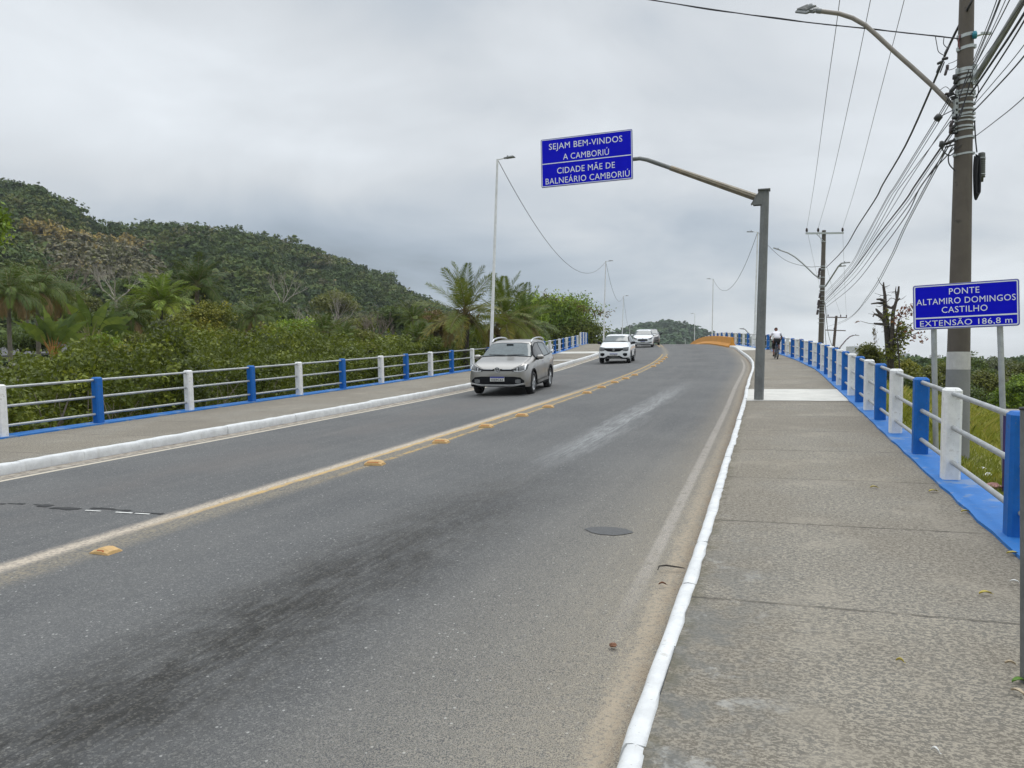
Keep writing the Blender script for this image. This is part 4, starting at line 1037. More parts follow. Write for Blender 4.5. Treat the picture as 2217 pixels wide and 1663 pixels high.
F_RED = foliage('red_leaves', [(.1, (0.087, 0.017, 0.020)), (.6, (0.203, 0.043, 0.043)), (.95, (0.290, 0.131, 0.058))])
F_HILL = foliage('forest_canopy', [(.12, (0.018, 0.038, 0.013)), (.30, (0.041, 0.074, 0.018)), (.48, (0.082, 0.118, 0.023)), (.62, (0.128, 0.134, 0.032)), (.68, (.135, .128, .080)), (.74, (.155, .145, .098)), (.80, (.27, .20, .055)), (.86, (.36, .26, .06))], .12, .8)
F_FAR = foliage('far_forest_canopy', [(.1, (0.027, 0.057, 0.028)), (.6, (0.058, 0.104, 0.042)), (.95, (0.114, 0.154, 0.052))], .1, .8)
M_BARK = simple('grey_bark', (.13, .115, .095), .9, .35, 5, bump=.4)
M_BARKD = simple('dark_bark', (.05, .042, .036), .9, .4, 5, bump=.4)
M_BARKP = simple('pale_bare_bark', (.30, .27, .23), .9, .25, 5)
M_TWIG = simple('brown_twigs', (.20, .165, .13), .9, .3, 3)

def unit(a): return a / np.maximum(np.linalg.norm(a, axis=-1, keepdims=True), 1e-9)
def quads(C, a, b):
    """rhombic leaves: centre C, half axes a and b"""
    V = np.stack([C - a, C + b, C + a, C - b], 1).reshape(-1, 3)
    return V, np.arange(len(V)).reshape(-1, 4)
def leafset(C, L, W, rng, out=None, droop=.15):
    n = len(C); a = unit(rng.normal(size=(n, 3)) + (0 if out is None else out * .7) + np.array([0, 0, -droop]))
    r = unit(rng.normal(size=(n, 3)) + np.array([0, 0, .9])); b = unit(np.cross(a, r))
    k = rng.uniform(.7, 1.3, (n, 1))
    return quads(C, a * L / 2 * k, b * W / 2 * k)
def leafset_out(C, O, L, W, rng, rough=.6):
    """leaves lying in the crown's surface, so that tops catch the sky and undersides fall dark"""
    n = len(C); nr = unit(O + rng.normal(size=(n, 3)) * rough + np.array([0, 0, .25])); a = unit(np.cross(nr, rng.normal(size=(n, 3)))); b = np.cross(nr, a); k = rng.uniform(.65, 1.35, (n, 1))
    return quads(C, a * L / 2 * k, b * W / 2 * k)
def crown_pts(rng, blobs, per, csig, shell=.35):
    """blobs: (centre, radii, clumps); returns leaf centres, outward dirs, rnd pairs"""
    Cs, Os, Rs = [], [], []
    for c, r, nc in blobs:
        d = unit(rng.normal(size=(nc, 3))); d[:, 2] = np.where(d[:, 2] < -.35, -d[:, 2] * .6, d[:, 2])
        rad = rng.uniform(1 - shell * 2, 1, (nc, 1)) ** .6; rad *= rng.uniform(.82, 1.12, (nc, 1))
        cc = np.array(c) + d * np.array(r) * rad
        tone = np.clip(rng.uniform(0, 1, nc) * .75 + .25 * rng.uniform(0, 1), 0, 1)
        k = rng.integers(int(per * .6), int(per * 1.4) + 1, nc)
        idx = np.repeat(np.arange(nc), k)
        g = rng.normal(size=(len(idx), 3)) * csig * np.array([1, 1, .62]) * rng.uniform(.7, 1.3, (nc, 1))[idx]
        Cs.append(cc[idx] + g); Os.append(d[idx]); Rs.append(np.stack([tone[idx], rng.uniform(0, 1, len(idx))], 1))
    return np.concatenate(Cs), np.concatenate(Os), np.concatenate(Rs)
def limbs(mb, base, tips, r0, rnd, wob=.12):
    for t in tips:
        b = Vector(base); t = Vector(t); n = 5; pts = []
        for i in range(n + 1):
            q = i / n; p = b.lerp(t, q); p.z += (t - b).length * .10 * sin(pi * q)
            if 0 < i < n: p += Vector((rnd.uniform(-wob, wob), rnd.uniform(-wob, wob), 0)) * (t - b).length * .3
            pts.append(p)
        mb.tube(pts, [r0 * (1 - .8 * i / n) for i in range(n + 1)], 6)
def tree(name, label, cat, px, ytop, wpx, d, mat, seed, ybase=None, leaf=None, dens=1.0, trunk=M_BARK, group=None, zb=None, flat=.75, nb=7, hole=0.0):
    """broadleaf tree whose crown spans wpx pixels around px and tops out at ytop, at distance d"""
    rng = np.random.default_rng(seed); rnd = random.Random(seed)
    top = at(px, ytop, d); wd = wpx * d / FP; gz = zb if zb is not None else zterr(top.x, d)
    H = top.z - gz; T = thing(name, label, cat, (top.x, d, gz), 0, group)
    ch = min(H * .82, wd * flat + .0) if ybase is None else max(.4, (ybase - ytop) * d / FP)
    cz = H - ch / 2; blobs = []
    px1 = d / 770.
    L = leaf or max(.13, px1 * 2.4)
    area = 4 * (wd / 2) * ch; n = int(dens * area * 4.6 / (L * L * .5 * .5))
    n = min(max(n, 500), 26000)
    per = 46; ncl = max(12, n // per)
    for i in range(nb):
        an = rng.uniform(0, 2 * pi); rr = rng.uniform(.25, .62) * wd / 2 if i else 0
        zz = cz + rng.uniform(-.28, .30) * ch * (1 - .4 * rr / (wd / 2)); s_ = rng.uniform(.34, .55)
        blobs.append(((rr * cos(an), rr * sin(an) * .9, zz), (wd * .5 * s_ * 1.25, wd * .5 * s_ * 1.2, ch * .5 * s_ * 1.35), max(3, int(ncl / nb))))
    C, O, R = crown_pts(rng, blobs, per, max(L * 1.15, wd * .055))
    V, F = leafset_out(C, O, L, L * .55, rng, 1.0)
    np_mesh('crown', V, F, mat, R, T)
    mb = MB(); fork = Vector((rnd.uniform(-.1, .1) * wd * .3, 0, max(.3, cz - ch * .42))); r0 = max(.05, wd * .026)
    mb.tube([(0, 0, -.3), (0, 0, 0), fork * .5 + Vector((rnd.uniform(-.1, .1), 0, 0)), fork], [r0 * 1.3, r0 * 1.1, r0 * .9, r0 * .8], 8)
    limbs(mb, fork, [(b[0][0], b[0][1], b[0][2] + b[1][2] * .3) for b in blobs], r0 * .62, rnd)
    mb.build('trunk', trunk, T)
    return T
def bare_tree(name, label, px, ytop, wpx, ybase, d, mat, seed, depth=5, spread=.62, r0=.11, group=None, twigs=None, nmain=4, leafmat=None):
    rnd = random.Random(seed); top = at(px, ytop, d); gz = zterr(top.x, d); foot = at(px, ybase, d)
    H = top.z - foot.z; wd = wpx * d / FP
    T = thing(name, label, 'tree', (top.x, d, gz), 0, group); mb = MB(); base = Vector((0, 0, foot.z - gz)); tips = []
    mb.tube([(0, 0, -.3), (0.02, 0, base.z * .5), base], [r0 * 1.25, r0 * 1.1, r0], 8)
    def grow(p, dv, L, r, k):
        n = 3; pts = [p]; q = p.copy(); dd = dv.copy()
        for i in range(n):
            dd = (dd + Vector((rnd.uniform(-.2, .2), rnd.uniform(-.2, .2), rnd.uniform(-.05, .14)))).normalized(); q = q + dd * L / n; pts.append(q.copy())
        mb.tube(pts, [r * (1 - .45 * i / n) for i in range(n + 1)], 5 if k > 1 else 4, caps=False)
        if k == 0: tips.append(q); return
        for j in range(rnd.choice((2, 3)) if k > 1 else 3):
            e = (dd + Vector((rnd.uniform(-1, 1) * spread, rnd.uniform(-1, 1) * spread, rnd.uniform(-.25, .45)))).normalized()
            grow(q if j < 2 else pts[2], e, L * rnd.uniform(.55, .78), r * .55, k - 1)
    for i in range(nmain):
        an = 2 * pi * i / nmain + rnd.uniform(-.4, .4)
        grow(base, Vector((cos(an) * wd / H * .62, sin(an) * .35, rnd.uniform(.65, 1.0))).normalized(), H * rnd.uniform(.36, .46), r0 * .7, depth)
    mb.build('trunk', mat, T)
    if leafmat:
        rng = np.random.default_rng(seed); C = np.repeat(np.array([tuple(t) for t in tips]), 5, axis=0) + rng.normal(size=(len(tips) * 5, 3)) * wd * .02
        V, F = leafset(C, d / 770 * 2.2, d / 770 * 1.3, rng); np_mesh('crown', V, F, leafmat, rng.uniform(0, 1, (len(C), 2)), T)
    return T
JIT = .20
def frond_np(rng, p0, az, el, L, bend, nl, ll, droop, w_, tone, vee=.25, twist=0.0):
    """one feather frond: returns leaflet V,F parts and rachis points"""
    n = 12; pts = [np.array(p0, float)]; e = el; h = np.array([cos(az), sin(az), 0]); dirs = []
    for i in range(n):
        dvec = h * cos(e) + np.array([0, 0, sin(e)]); dirs.append(dvec); pts.append(pts[-1] + dvec * L / n); e -= bend / n * (.55 + .9 * i / n)
    dirs.append(dirs[-1]); pts = np.array(pts); dirs = np.array(dirs)
    t = np.linspace(.14, .995, nl); f = t * n; i0 = np.minimum(f.astype(int), n - 1); fr = (f - i0)[:, None]
    P = pts[i0] * (1 - fr) + pts[i0 + 1] * fr; D = unit(dirs[i0] * (1 - fr) + dirs[i0 + 1] * fr)
    side0 = unit(np.cross(D, np.array([0, 0, 1.0]) + h * .001)); upv = np.cross(side0, D); tw = rng.uniform(-.75, .75) * (1 - .5 * abs(sin(el)))
    side0, upv = side0 * cos(tw) + upv * sin(tw), upv * cos(tw) - side0 * sin(tw)
    env = (np.sin(pi * np.clip(.12 + .88 * t, 0, 1)) ** .55) * .9 + .12
    Vs, Rs = [], []
    for sg in (-1, 1):
        jl = rng.uniform(.85, 1.12, nl)
        ld = unit(side0 * sg + D * (.55 + .5 * t[:, None]) + upv * (vee + rng.normal(size=(nl, 1)) * JIT) + np.array([0, 0, -droop]) * rng.uniform(.6, 1.35, (nl, 1)))
        ln = (ll * env * jl)[:, None]; wv = unit(np.cross(ld, upv)) * w_
        mid = P + ld * ln * .5; tip = P + ld * ln + np.array([0, 0, -droop * .35]) * ln
        Vs.append(np.stack([P, mid + wv, tip, mid - wv], 1)); Rs.append(np.stack([np.full(nl, tone), rng.uniform(0, 1, nl)], 1))
    return np.concatenate(Vs).reshape(-1, 3), np.concatenate(Rs), pts
def palm(name, label, px, ycen, d, kind, seed, px_base=None, scale=1.0, group=None, mat=None, zb=None):
    rng = np.random.default_rng(seed); c = at(px, ycen, d); bx = at(px_base if px_base is not None else px, ycen, d).x
    gz = zb if zb is not None else zterr(bx, d); T = thing(name, label, 'palm tree', (bx, d, gz), 0, group)
    o = np.array([c.x - bx, 0, c.z - gz])
    K = dict(coco=dict(n=24, L=3.0, el=(-.6, 1.5), bend=(.35, 1.25), nl=76, ll=.70, dr=.30, w=.016, m=F_COCO, tr=.15),
             queen=dict(n=36, L=3.1, el=(-.2, 1.35), bend=(1.3, 2.4), nl=50, ll=.72, dr=.9, w=.021, m=F_PALM, tr=.15),
             royal=dict(n=26, L=3.7, el=(-.2, 1.4), bend=(.9, 1.8), nl=48, ll=.8, dr=.55, w=.026, m=F_ROYAL, tr=.2),
             areca=dict(n=34, L=2.9, el=(.0, 1.4), bend=(1.0, 2.0), nl=42, ll=.7, dr=.4, w=.026, m=F_PALMY, tr=.09),
             small=dict(n=20, L=2.0, el=(.0, 1.3), bend=(.9, 1.6), nl=44, ll=.5, dr=.45, w=.022, m=F_PALM, tr=.1))[kind]
    wk = max(1.0, d / 40 * .8)
    V, R, mb, nv = [], [], MB(), K['n']; nl = int(K['nl'] / (1.0 if wk < 1.3 else 1.35)); Vd, Rd = [], []
    for i in range(nv):
        q = i / (nv - 1); az = i * 2.39996 + rng.uniform(-.25, .25); el = K['el'][0] + (K['el'][1] - K['el'][0]) * q + rng.uniform(-.1, .1)
        L = K['L'] * scale * rng.uniform(.85, 1.1) * (.82 if q < .15 else 1); bend = K['bend'][1] + (K['bend'][0] - K['bend'][1]) * q
        dead = q < (.08 if kind == 'coco' else .17) and kind in ('coco', 'queen')
        v, r, pts = frond_np(rng, o + np.array([0, 0, .1 * q]), az, el, L, bend, nl, K['ll'] * scale, K['dr'] * (1.4 if dead else 1) * (1.15 - .6 * q), K['w'] * wk * scale, np.clip(.85 - .6 * q + rng.uniform(-.2, .2), 0, 1))
        (Vd if dead else V).append(v); (Rd if dead else R).append(r)
        mb.tube([tuple(p) for p in pts[::2]], [.028 * scale * (1 - .8 * k / 6) + .003 for k in range(len(pts[::2]))], 4, caps=False)
    V = np.concatenate(V); np_mesh('crown', V, np.arange(len(V)).reshape(-1, 4), mat or K['m'], np.concatenate(R), T)
    if Vd: Vd = np.concatenate(Vd); np_mesh('dry_fronds', Vd, np.arange(len(Vd)).reshape(-1, 4), F_DRY, np.concatenate(Rd), T)
    mb.build('frond_ribs', M_RIB, T)
    mb = MB(); tr = K['tr'] * scale; n = 14; P, rr = [], []
    for i in range(n + 1):
        q = i / n; P.append((o[0] * q ** 1.3 + .05 * sin(q * 5 + seed), 0, -.2 + (o[2] + .2) * q)); rr.append(tr * (1.25 - .35 * q + .05 * (i % 2)))
    mb.tube(P, rr, 10)
    mb.build('trunk', M_BARK if kind in ('royal', 'queen') else M_BARKD, T)
    if kind == 'coco':
        v = []; r = []
        C = o + rng.normal(size=(130, 3)) * np.array([.2, .2, .22]) + np.array([0, 0, -.15]); vv, F = leafset(C, .5, .07, rng, None, .9); np_mesh('fibre_sheath', vv, F, F_DRY, rng.uniform(0, .6, (len(C), 2)), T)
        for k in range(5):
            an = k * 1.3; mb = MB(); cc = Vector(o) + Vector((.24 * cos(an), .24 * sin(an), -.28 - .06 * (k % 2)))
            mb.lathe([(0, -.12), (.07, -.09), (.1, 0), (.075, .08), (0, .11)], 8, Matrix.Translation(cc)); mb.build('coconut', M_COCONUT, T)
    return T
M_RIB = simple('palm_rib', (.16, .15, .05), .6, .2, 8)
M_COCONUT = simple('green_brown_coconut', (.13, .10, .03), .6, .2, 8)

# ------------------------------------------------------------------ far wooded hills
def hill(name, cols, ridge, d_ridge, d_foot, zfoot, drop, seed):
    """terrain rising from a foot line to a ridge line; returns a sampler of surface points"""
    rnd = random.Random(seed); fr, fd, ff = interp(ridge), interp(d_ridge), interp(d_foot)
    def S(px, t):
        a = at(px, 789, ff(px)); a.z = zfoot; b = at(px, fr(px), fd(px)); b.z = max(b.z - drop, zfoot + .2)
        if t <= 1:
            p = a.lerp(b, t); g = .55 * t + .45 * (t * t * (3 - 2 * t)); p.z = a.z + (b.z - a.z) * g
            p.z += (b.z - a.z) * .05 * sin(px * .021 + t * 7) * sin(pi * t)
        else:
            e = b + (b - a).normalized() * 0; k = t - 1; dirn = Vector((b.x - a.x, b.y - a.y, 0)); p = b + dirn * k; p.z = b.z - (b.z - zfoot) * k * 1.1
        return p
    rows = [[S(px, t / 14) for px in cols] for t in range(0, 23)]
    mb = MB(); mb.grid(rows, smooth=True); tag(mb.build(name, M_HILL), kind='structure')
    return S
M_HILL = simple('forest_floor', (.022, .030, .013), .95, .3, .05)
RIDGE = [(-600, 420), (-300, 385), (-150, 390), (0, 401), (40, 405), (90, 428), (150, 461), (205, 494), (226, 499), (245, 490), (290, 491), (340, 496), (400, 492), (440, 496), (480, 499), (530, 504), (580, 514), (640, 530), (700, 555), (740, 571), (790, 586), (830, 600), (870, 624), (920, 650), (960, 671), (1010, 694), (1080, 715), (1160, 735), (1280, 752)]
S1 = hill('hill', [-600 + 30 * i for i in range(63)], RIDGE, [(-600, 290), (0, 320), (400, 360), (800, 430), (1280, 520)], [(-600, 105), (0, 115), (400, 135), (800, 185), (1280, 300)], -2.3, 7.0, 1)
RIDGE2 = [(1180, 760), (1255, 748), (1290, 735), (1330, 722), (1370, 708), (1400, 702), (1440, 698.5), (1480, 703), (1505, 712), (1540, 722), (1570, 728), (1640, 735), (1720, 748), (1800, 765)]
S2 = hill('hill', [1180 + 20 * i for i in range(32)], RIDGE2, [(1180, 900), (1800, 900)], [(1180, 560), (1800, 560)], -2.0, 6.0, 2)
def canopy_proto(rng, n, flat, lsz):
    blobs = []
    for i in range(rng.integers(4, 7)):
        an = rng.uniform(0, 2 * pi); rr = rng.uniform(.15, .62); s_ = rng.uniform(.35, .6)
        blobs.append(((rr * cos(an), rr * sin(an), rng.uniform(.3, .8) * flat), (s_, s_, s_ * .62 * flat), max(2, int(n / 22))))
    C, O, R = crown_pts(rng, blobs, 5, .055, .12); 
    return leafset_out(C, O, lsz, lsz * .75, rng, .45)[0], R
def forest(name, label, S, pxr, n, size, mat, seed, zones, protos, tr=(0.0, 1.02), nq=150, lsz=.26, extra=None):
    rng = np.random.default_rng(seed); PR = [canopy_proto(rng, nq, rng.uniform(.8, 1.35), lsz) for _ in range(protos)]
    Vs, Rs = [], []
    for i in range(n):
        px = rng.uniform(*pxr); t = tr[0] + (tr[1] - tr[0]) * rng.uniform(0, 1) ** .9
        p = S(px, t); v, r = PR[rng.integers(0, protos)]; k = size * rng.uniform(.65, 1.3) * (1.25 if rng.random() < .06 else 1)
        an = rng.uniform(0, 2 * pi); ca, sa = cos(an), sin(an)
        vv = v @ np.array([[ca, sa, 0], [-sa, ca, 0], [0, 0, 1]]) * k; vv += np.array(p) + np.array([0, 0, size * .12])
        tone = rng.normal(.34, .17); tone = zones(px, p, tone, rng); r2 = r.copy(); r2[:, 0] = np.clip(tone + (r[:, 0] - .5) * .14, 0, 1); r2[:, 1] = .5 + (r2[:, 1] - .5) * .35
        Vs.append(vv); Rs.append(r2)
    V = np.concatenate(Vs); R = np.concatenate(Rs); V = V.reshape(-1, 3)
    return tag(np_mesh(name, V, np.arange(len(V)).reshape(-1, 4), mat, R), label, 'forest', None, 'stuff')
def zone1(px, p, tone, rng):
    y = HY - (p.z - CAMZ) * FP / p.y
    if 70 < px < 300 and abs(y - (532 + (px - 80) * .17)) < 9: return rng.uniform(.92, 1.0)
    if 80 < px < 330 and 538 + (px - 80) * .12 < y < 660 and rng.random() < .9: return rng.uniform(.74, .86)
    if rng.random() < .04: return rng.uniform(.68, .8)
    return np.clip(tone + (.06 if px < 300 else 0), .02, .62)
forest('hill_forest', 'dense dark green forest covering the tall hill on the left', S1, (-420, 1150), 3000, 5.6, F_HILL, 7, zone1, 10, nq=300, lsz=.155)
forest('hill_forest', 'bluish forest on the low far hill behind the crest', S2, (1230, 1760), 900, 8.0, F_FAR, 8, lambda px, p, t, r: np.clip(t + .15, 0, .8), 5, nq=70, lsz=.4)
# umbrella trees standing out on the ridge
for i, (px, lab) in enumerate(((90, 'lone tree standing out of the left end of the ridge line'), (118, 'small dark tree on the ridge, right of the leftmost lone one'), (158, 'ridge tree with an open crown above the left slope'), (250, 'flat topped tree on the ridge right of the saddle'), (400, 'flat topped tree on the middle of the ridge'),
      (545, 'pointed tree on the ridge right of the flat topped ones'), (668, 'umbrella shaped tree high on the falling ridge'), (785, 'pair of open crowns at the right of the falling ridge'), (812, 'bare looking umbrella tree far right on the ridge'), (838, 'thin umbrella tree lowest on the falling ridge'))):
    p = S1(px, 1.0); yy = HY - (p.z - CAMZ) * FP / p.y
    tree('ridge_tree', lab, 'tree', px, yy - rnd.choice((34, 38, 42)), 30 + (i * 7) % 14, p.y, F_HILL, 50 + i, ybase=yy - 16, leaf=1.0, dens=.35, trunk=M_BARKD, group='trees standing out on the ridge', zb=p.z, nb=4)

# ------------------------------------------------------------------ thicket right behind the left railing
rng = np.random.default_rng(21); Cs, Os, Rs, Ls = [], [], [], []
ytop_f = interp([(-200, 780), (0, 772), (50, 786), (100, 780), (150, 764), (200, 752), (250, 758), (300, 742), (350, 732), (400, 716), (450, 712), (520, 716), (600, 726), (650, 722), (700, 740), (760, 738), (800, 752), (860, 742), (900, 756), (1000, 745), (1100, 730), (1300, 742)])
bush = [(rng.uniform(-180, 1130), rng.uniform(.9, 12)) for _ in range(150)]      # every bush has its own tone and height
bt_ = rng.uniform(.0, 1, 150); bh = rng.uniform(-.75, .35, 150)
for it in range(3300):
    k0 = rng.integers(0, 150); px = bush[k0][0] + rng.normal() * 26; v_off = max(.85, bush[k0][1] + rng.normal() * .7)
    X = (px - CX) / FP; vt = 12.9 + v_off
    d = vt / max(.05, (SA - X * CA)); u = d * (X * SA + CA)
    if d > 66 or d < 8: continue
    x, y = X * d, d; g = zterr(x, y); vv = -x * CA + y * SA
    if vv < vLP(u) + .75: continue
    zt = CAMZ + (HY - ytop_f(px)) * d / FP + bh[k0]
    deckz = zroad(min(u, 60), vLP(min(u, 60)))
    zt = min(zt, deckz + .35 + (vv - vLP(u)) * .62)
    if zt < g + .3: continue
    z = g + (zt - g) * rng.uniform(.02, 1) ** .55
    L = max(.12, d / 770 * 3.4); k = int(62 * (1.0 if d < 30 else .75))
    sg = max(.17, L * 1.35)
    off_ = rng.normal(size=(k, 3)); c = np.array([x, y, z]) + off_ * sg * np.array([1, 1, .62])
    tone = np.clip(bt_[k0] * .75 + rng.uniform(-.08, .25), 0, 1)
    Cs.append(c); Os.append(unit(off_ + np.array([0, 0, .4]))); Rs.append(np.stack([np.full(k, tone), rng.uniform(0, 1, k)], 1)); Ls.append(np.full((k, 1), L))
C = np.concatenate(Cs); Lf = np.concatenate(Ls); ok = np.ones(len(C), bool)
uu = C[:, 0] * SA + C[:, 1] * CA; vv = -C[:, 0] * CA + C[:, 1] * SA
ok = np.array([b > vLP(min(a, 66)) + .62 for a, b in zip(uu, vv)])
C, Lf, R, O = C[ok], Lf[ok], np.concatenate(Rs)[ok], np.concatenate(Os)[ok]
V, F = leafset_out(C, O, Lf, Lf * .52, rng, .9)
tag(np_mesh('thicket', V, F, F_MANG, R), 'tangled green mangrove thicket filling the ground behind the left railing', 'thicket', None, 'stuff')
mb = MB(); rnd = random.Random(31)
for i in range(260):
    px = rnd.uniform(-60, 1000); X = (px - CX) / FP; vt = 12.9 + rnd.uniform(1.2, 6); d = vt / (SA - X * CA)
    if d > 45: continue
    x, y = X * d, d; g = zterr(x, y); h = rnd.uniform(1.0, 2.2); u = d * (X * SA + CA); h = min(h, zroad(u, 13) - g + .6)
    if h < .4: continue
    a = Vector((x, y, g)); b = a + Vector((rnd.uniform(-.9, .9), rnd.uniform(-.5, .5), h)); m_ = a.lerp(b, .5) + Vector((rnd.uniform(-.2, .2), 0, rnd.uniform(-.1, .2)))
    mb.tube([a, m_, b], [.022, .016, .006], 4, caps=False)
tag(mb.build('thicket_stems', M_TWIG), 'thin brown stems inside the mangrove thicket', 'thicket', None, 'stuff')
# ------------------------------------------------------------------ houses behind the thicket
def quad_wall(mb, a, b, z0, z1): mb.add([(a[0], a[1], z0), (b[0], b[1], z0), (b[0], b[1], z1), (a[0], a[1], z1)], [[0, 1, 2, 3]])
h0 = at(60, 789, 62); T = thing('house', 'low grey house at the left edge, half hidden by palms', 'house', (h0.x, 62, -2.35), .12)
mb = MB(); mb.box((0, 2.5, 1.9), (9.0, 5, 3.8)); mb.build('wall', simple('grey_house_wall', (.25, .245, .235), .85, .15, 1.2, dirt=((.14, .14, .13), 2, .5)), T)
mb = MB(); zt = at(60, 766, 62).z + 2.35
mb.add([(-5, -.6, zt - .35), (5, -.6, zt + .25), (5, 3, zt + 1.3), (-5, 3, zt + .7), (-5, -.6, zt - .5), (5, -.6, zt + .10), (5, 3, zt + 1.15), (-5, 3, zt + .55)], [[0, 1, 2, 3], [7, 6, 5, 4], [0, 4, 5, 1], [3, 2, 6, 7]])
mb.build('roof', simple('dark_sheet_roof', (.075, .075, .078), .7, .2, 2), T)
mb = MB(); q = at(37, 787, 61.8); mb.box((q.x - h0.x, -.28, q.z + 2.35), (.42, .3, .26), ch=.02); mb.lathe([(.09, 0), (.10, .01), (0, .012)], 14, Matrix.Translation((q.x - h0.x + .06, -.43, q.z + 2.35)) @ Matrix.Rotation(pi / 2, 4, 'X')); mb.build('air_conditioner', simple('ac_white_enamel', (.6, .6, .58), .5, .1, 10), T)
for px in (52, 90):
    q = at(px, 787, 61.9); mb = MB(); mb.box((q.x - h0.x, -.02, q.z + 2.3), (.55, .06, .34)); f_ = mb.build('window', simple('window_frame', (.45, .45, .43), .6, .1, 10), T)
    mb = MB(); mb.box((q.x - h0.x, -.055, q.z + 2.3), (.47, .02, .26)); mb.build('pane', simple('dark_pane', (.03, .035, .04), .15, .1, 3), f_)
h0 = at(250, 789, 58); T = thing('house', 'terracotta roofed house glimpsed between the shrubs on the left', 'house', (h0.x, 58, -2.35), -.08)
zt = at(250, 766, 58).z + 2.35
mb = MB(); mb.box((0, 2.6, (zt - .6) / 2), (7.2, 4.2, zt - .6)); mb.build('wall', simple('cream_plaster', (.42, .38, .31), .85, .12, 2), T)
mb = MB(); rows = []
for i in range(61):
    x = -4.1 + 8.2 * i / 60; zz = .045 * (i % 2)
    rows.append([(x, -.4, zt - .72 + zz), (x, 2.6, zt + .62 + zz), (x, 5.6, zt - .72 + zz)])
mb.grid(rows, flip=True); mb.build('roof', simple('terracotta_tiles', (.46, .17, .10), .85, .25, 3, dirt=((.2, .12, .09), 4, .5)), T)

# ------------------------------------------------------------------ trees and palms on the left, near to far
tree('tree', 'bright leafy branches poking in at the very left picture edge', 'tree', -52, 415, 135, 24, F_BRIGHT, 101, ybase=600, leaf=.16, dens=.9)
palm('queen_palm', 'shaggy palm at the left edge with a pale trunk beside the grey house', 18, 640, 46, 'queen', 102, px_base=26, scale=.78)
palm('queen_palm', 'largest drooping palm on the left, right of the edge palm', 80, 632, 50, 'queen', 103, px_base=86, scale=.9)
palm('queen_palm', 'drooping palm crown just right of the largest left one', 128, 655, 55, 'queen', 104, scale=.74)
# traveller's palm: flat fan of banana like leaves on an orange sheath
def fan_palm(label, px, yb, d, seed, k=1.0, nleaf=15, spread=1.25, orange=True, mat=F_PALM):
    rng = np.random.default_rng(seed); c = at(px, yb, d); gz = zterr(c.x, d); T = thing('travellers_palm', label, 'palm tree', (c.x, d, gz)); o = np.array([0, 0, c.z - gz]); Vs, Rs = [], []; mb = MB()
    for i in range(nleaf):
        an = (i / (nleaf - 1) - .5) * 2 * spread + rng.uniform(-.08, .08); dv = np.array([sin(an), rng.uniform(-.25, .25), cos(an)]); L1, L2 = 1.0 * k, 1.9 * k * rng.uniform(.75, 1.2)
        p1 = o + dv * L1; n = 8; P = [p1]; dd = dv.copy()
        for j in range(n): dd = unit(dd + np.array([np.sign(sin(an)) * .02, 0, -.10])); P.append(P[-1] + dd * L2 / n)
        sd = unit(np.cross(dv, np.array([0, 1.0, .2]))); tone = rng.uniform(.15, .95)
        for j in range(n):
            for sg in (-1, 1):
                w0 = .30 * k * sin(pi * min(1, (j + .35) / n) ** .7) ; w1 = .30 * k * sin(pi * min(1, (j + 1.2) / (n + .4)) ** .7)
                dz = np.array([0, 0, -.06 * k * rng.uniform(.3, 1.6)])
                Vs.append(np.stack([P[j], P[j + 1] - (P[j + 1] - P[j]) * .06, P[j + 1] + sd * sg * w1 + dz, P[j] + sd * sg * w0 + dz])); Rs.append((tone, rng.uniform(0, 1)))
        mb.tube([tuple(o - np.array([0, 0, .25 * k])), tuple(o + dv * L1 * .45), tuple(p1), tuple(P[2])], [.085 * k, .055 * k, .022 * k, .006], 5, caps=False)
    V = np.concatenate(Vs); np_mesh('crown', V, np.arange(len(V)).reshape(-1, 4), mat, np.array(Rs), T)
    mb.build('leaf_stalks', M_ORSTALK if orange else M_RIB, T); mb = MB(); mb.tube([(0, 0, -.2), tuple(o - np.array([0, 0, .3])), tuple(o)], [.16 * k, .13 * k, .10 * k], 10); mb.build('trunk', M_BARK, T)
M_ORSTALK = simple('orange_leaf_stalk', (.26, .13, .025), .6, .45, 2.0)
fan_palm('travellers palm with orange stalks fanning out beside the grey house', 115, 772, 40, 105, .86, 15, .62)
fan_palm('broad leaved palm with dark banana like leaves behind the shrubs', 196, 745, 46, 106, 1.05, 15, 1.15, False, F_PALM)
fan_palm('smaller banana like palm left of the twin trunk palm', 236, 742, 50, 107, .8, 11, 1.2, False, F_PALM)
palm('queen_palm', 'green palm with two thin trunks above the terracotta roof', 278, 690, 52, 'queen', 108, px_base=268, scale=.72)
palm('queen_palm', 'low bright palm touching the twin trunk one on its right', 296, 705, 54, 'queen', 109, px_base=290, scale=.48)
palm('areca_palm', 'yellow green clustered palm left of the tall dark crown', 348, 662, 56, 'areca', 110, scale=1.0)
palm('areca_palm', 'second yellow green palm, lower and left in the cluster', 322, 680, 57, 'areca', 111, scale=.8)
palm('royal_palm', 'tallest royal palm with a dark crown in the left cluster', 428, 620, 62, 'royal', 112, px_base=418, scale=.86)
palm('royal_palm', 'royal palm crown touching the tallest one on its left', 392, 628, 63, 'royal', 113, px_base=426, scale=.72)
palm('royal_palm', 'thin royal palm just right of the tallest one', 446, 640, 64, 'royal', 114, px_base=434, scale=.52)
bare_tree('bare_tree', 'pale leafless tree spreading white branches on the left slope', 250, 568, 150, 652, 96, M_BARKP, 115, depth=5, r0=.16)
bare_tree('bare_tree', 'pale leafless tree between the palms and the hill in the left middle', 695, 655, 150, 745, 80, M_BARKP, 116, depth=6, r0=.15, nmain=6)
bare_tree('bare_tree', 'brown brushy leafless tree right of the pale spreading one', 805, 682, 130, 745, 70, M_TWIG, 117, depth=6, r0=.12, nmain=7)
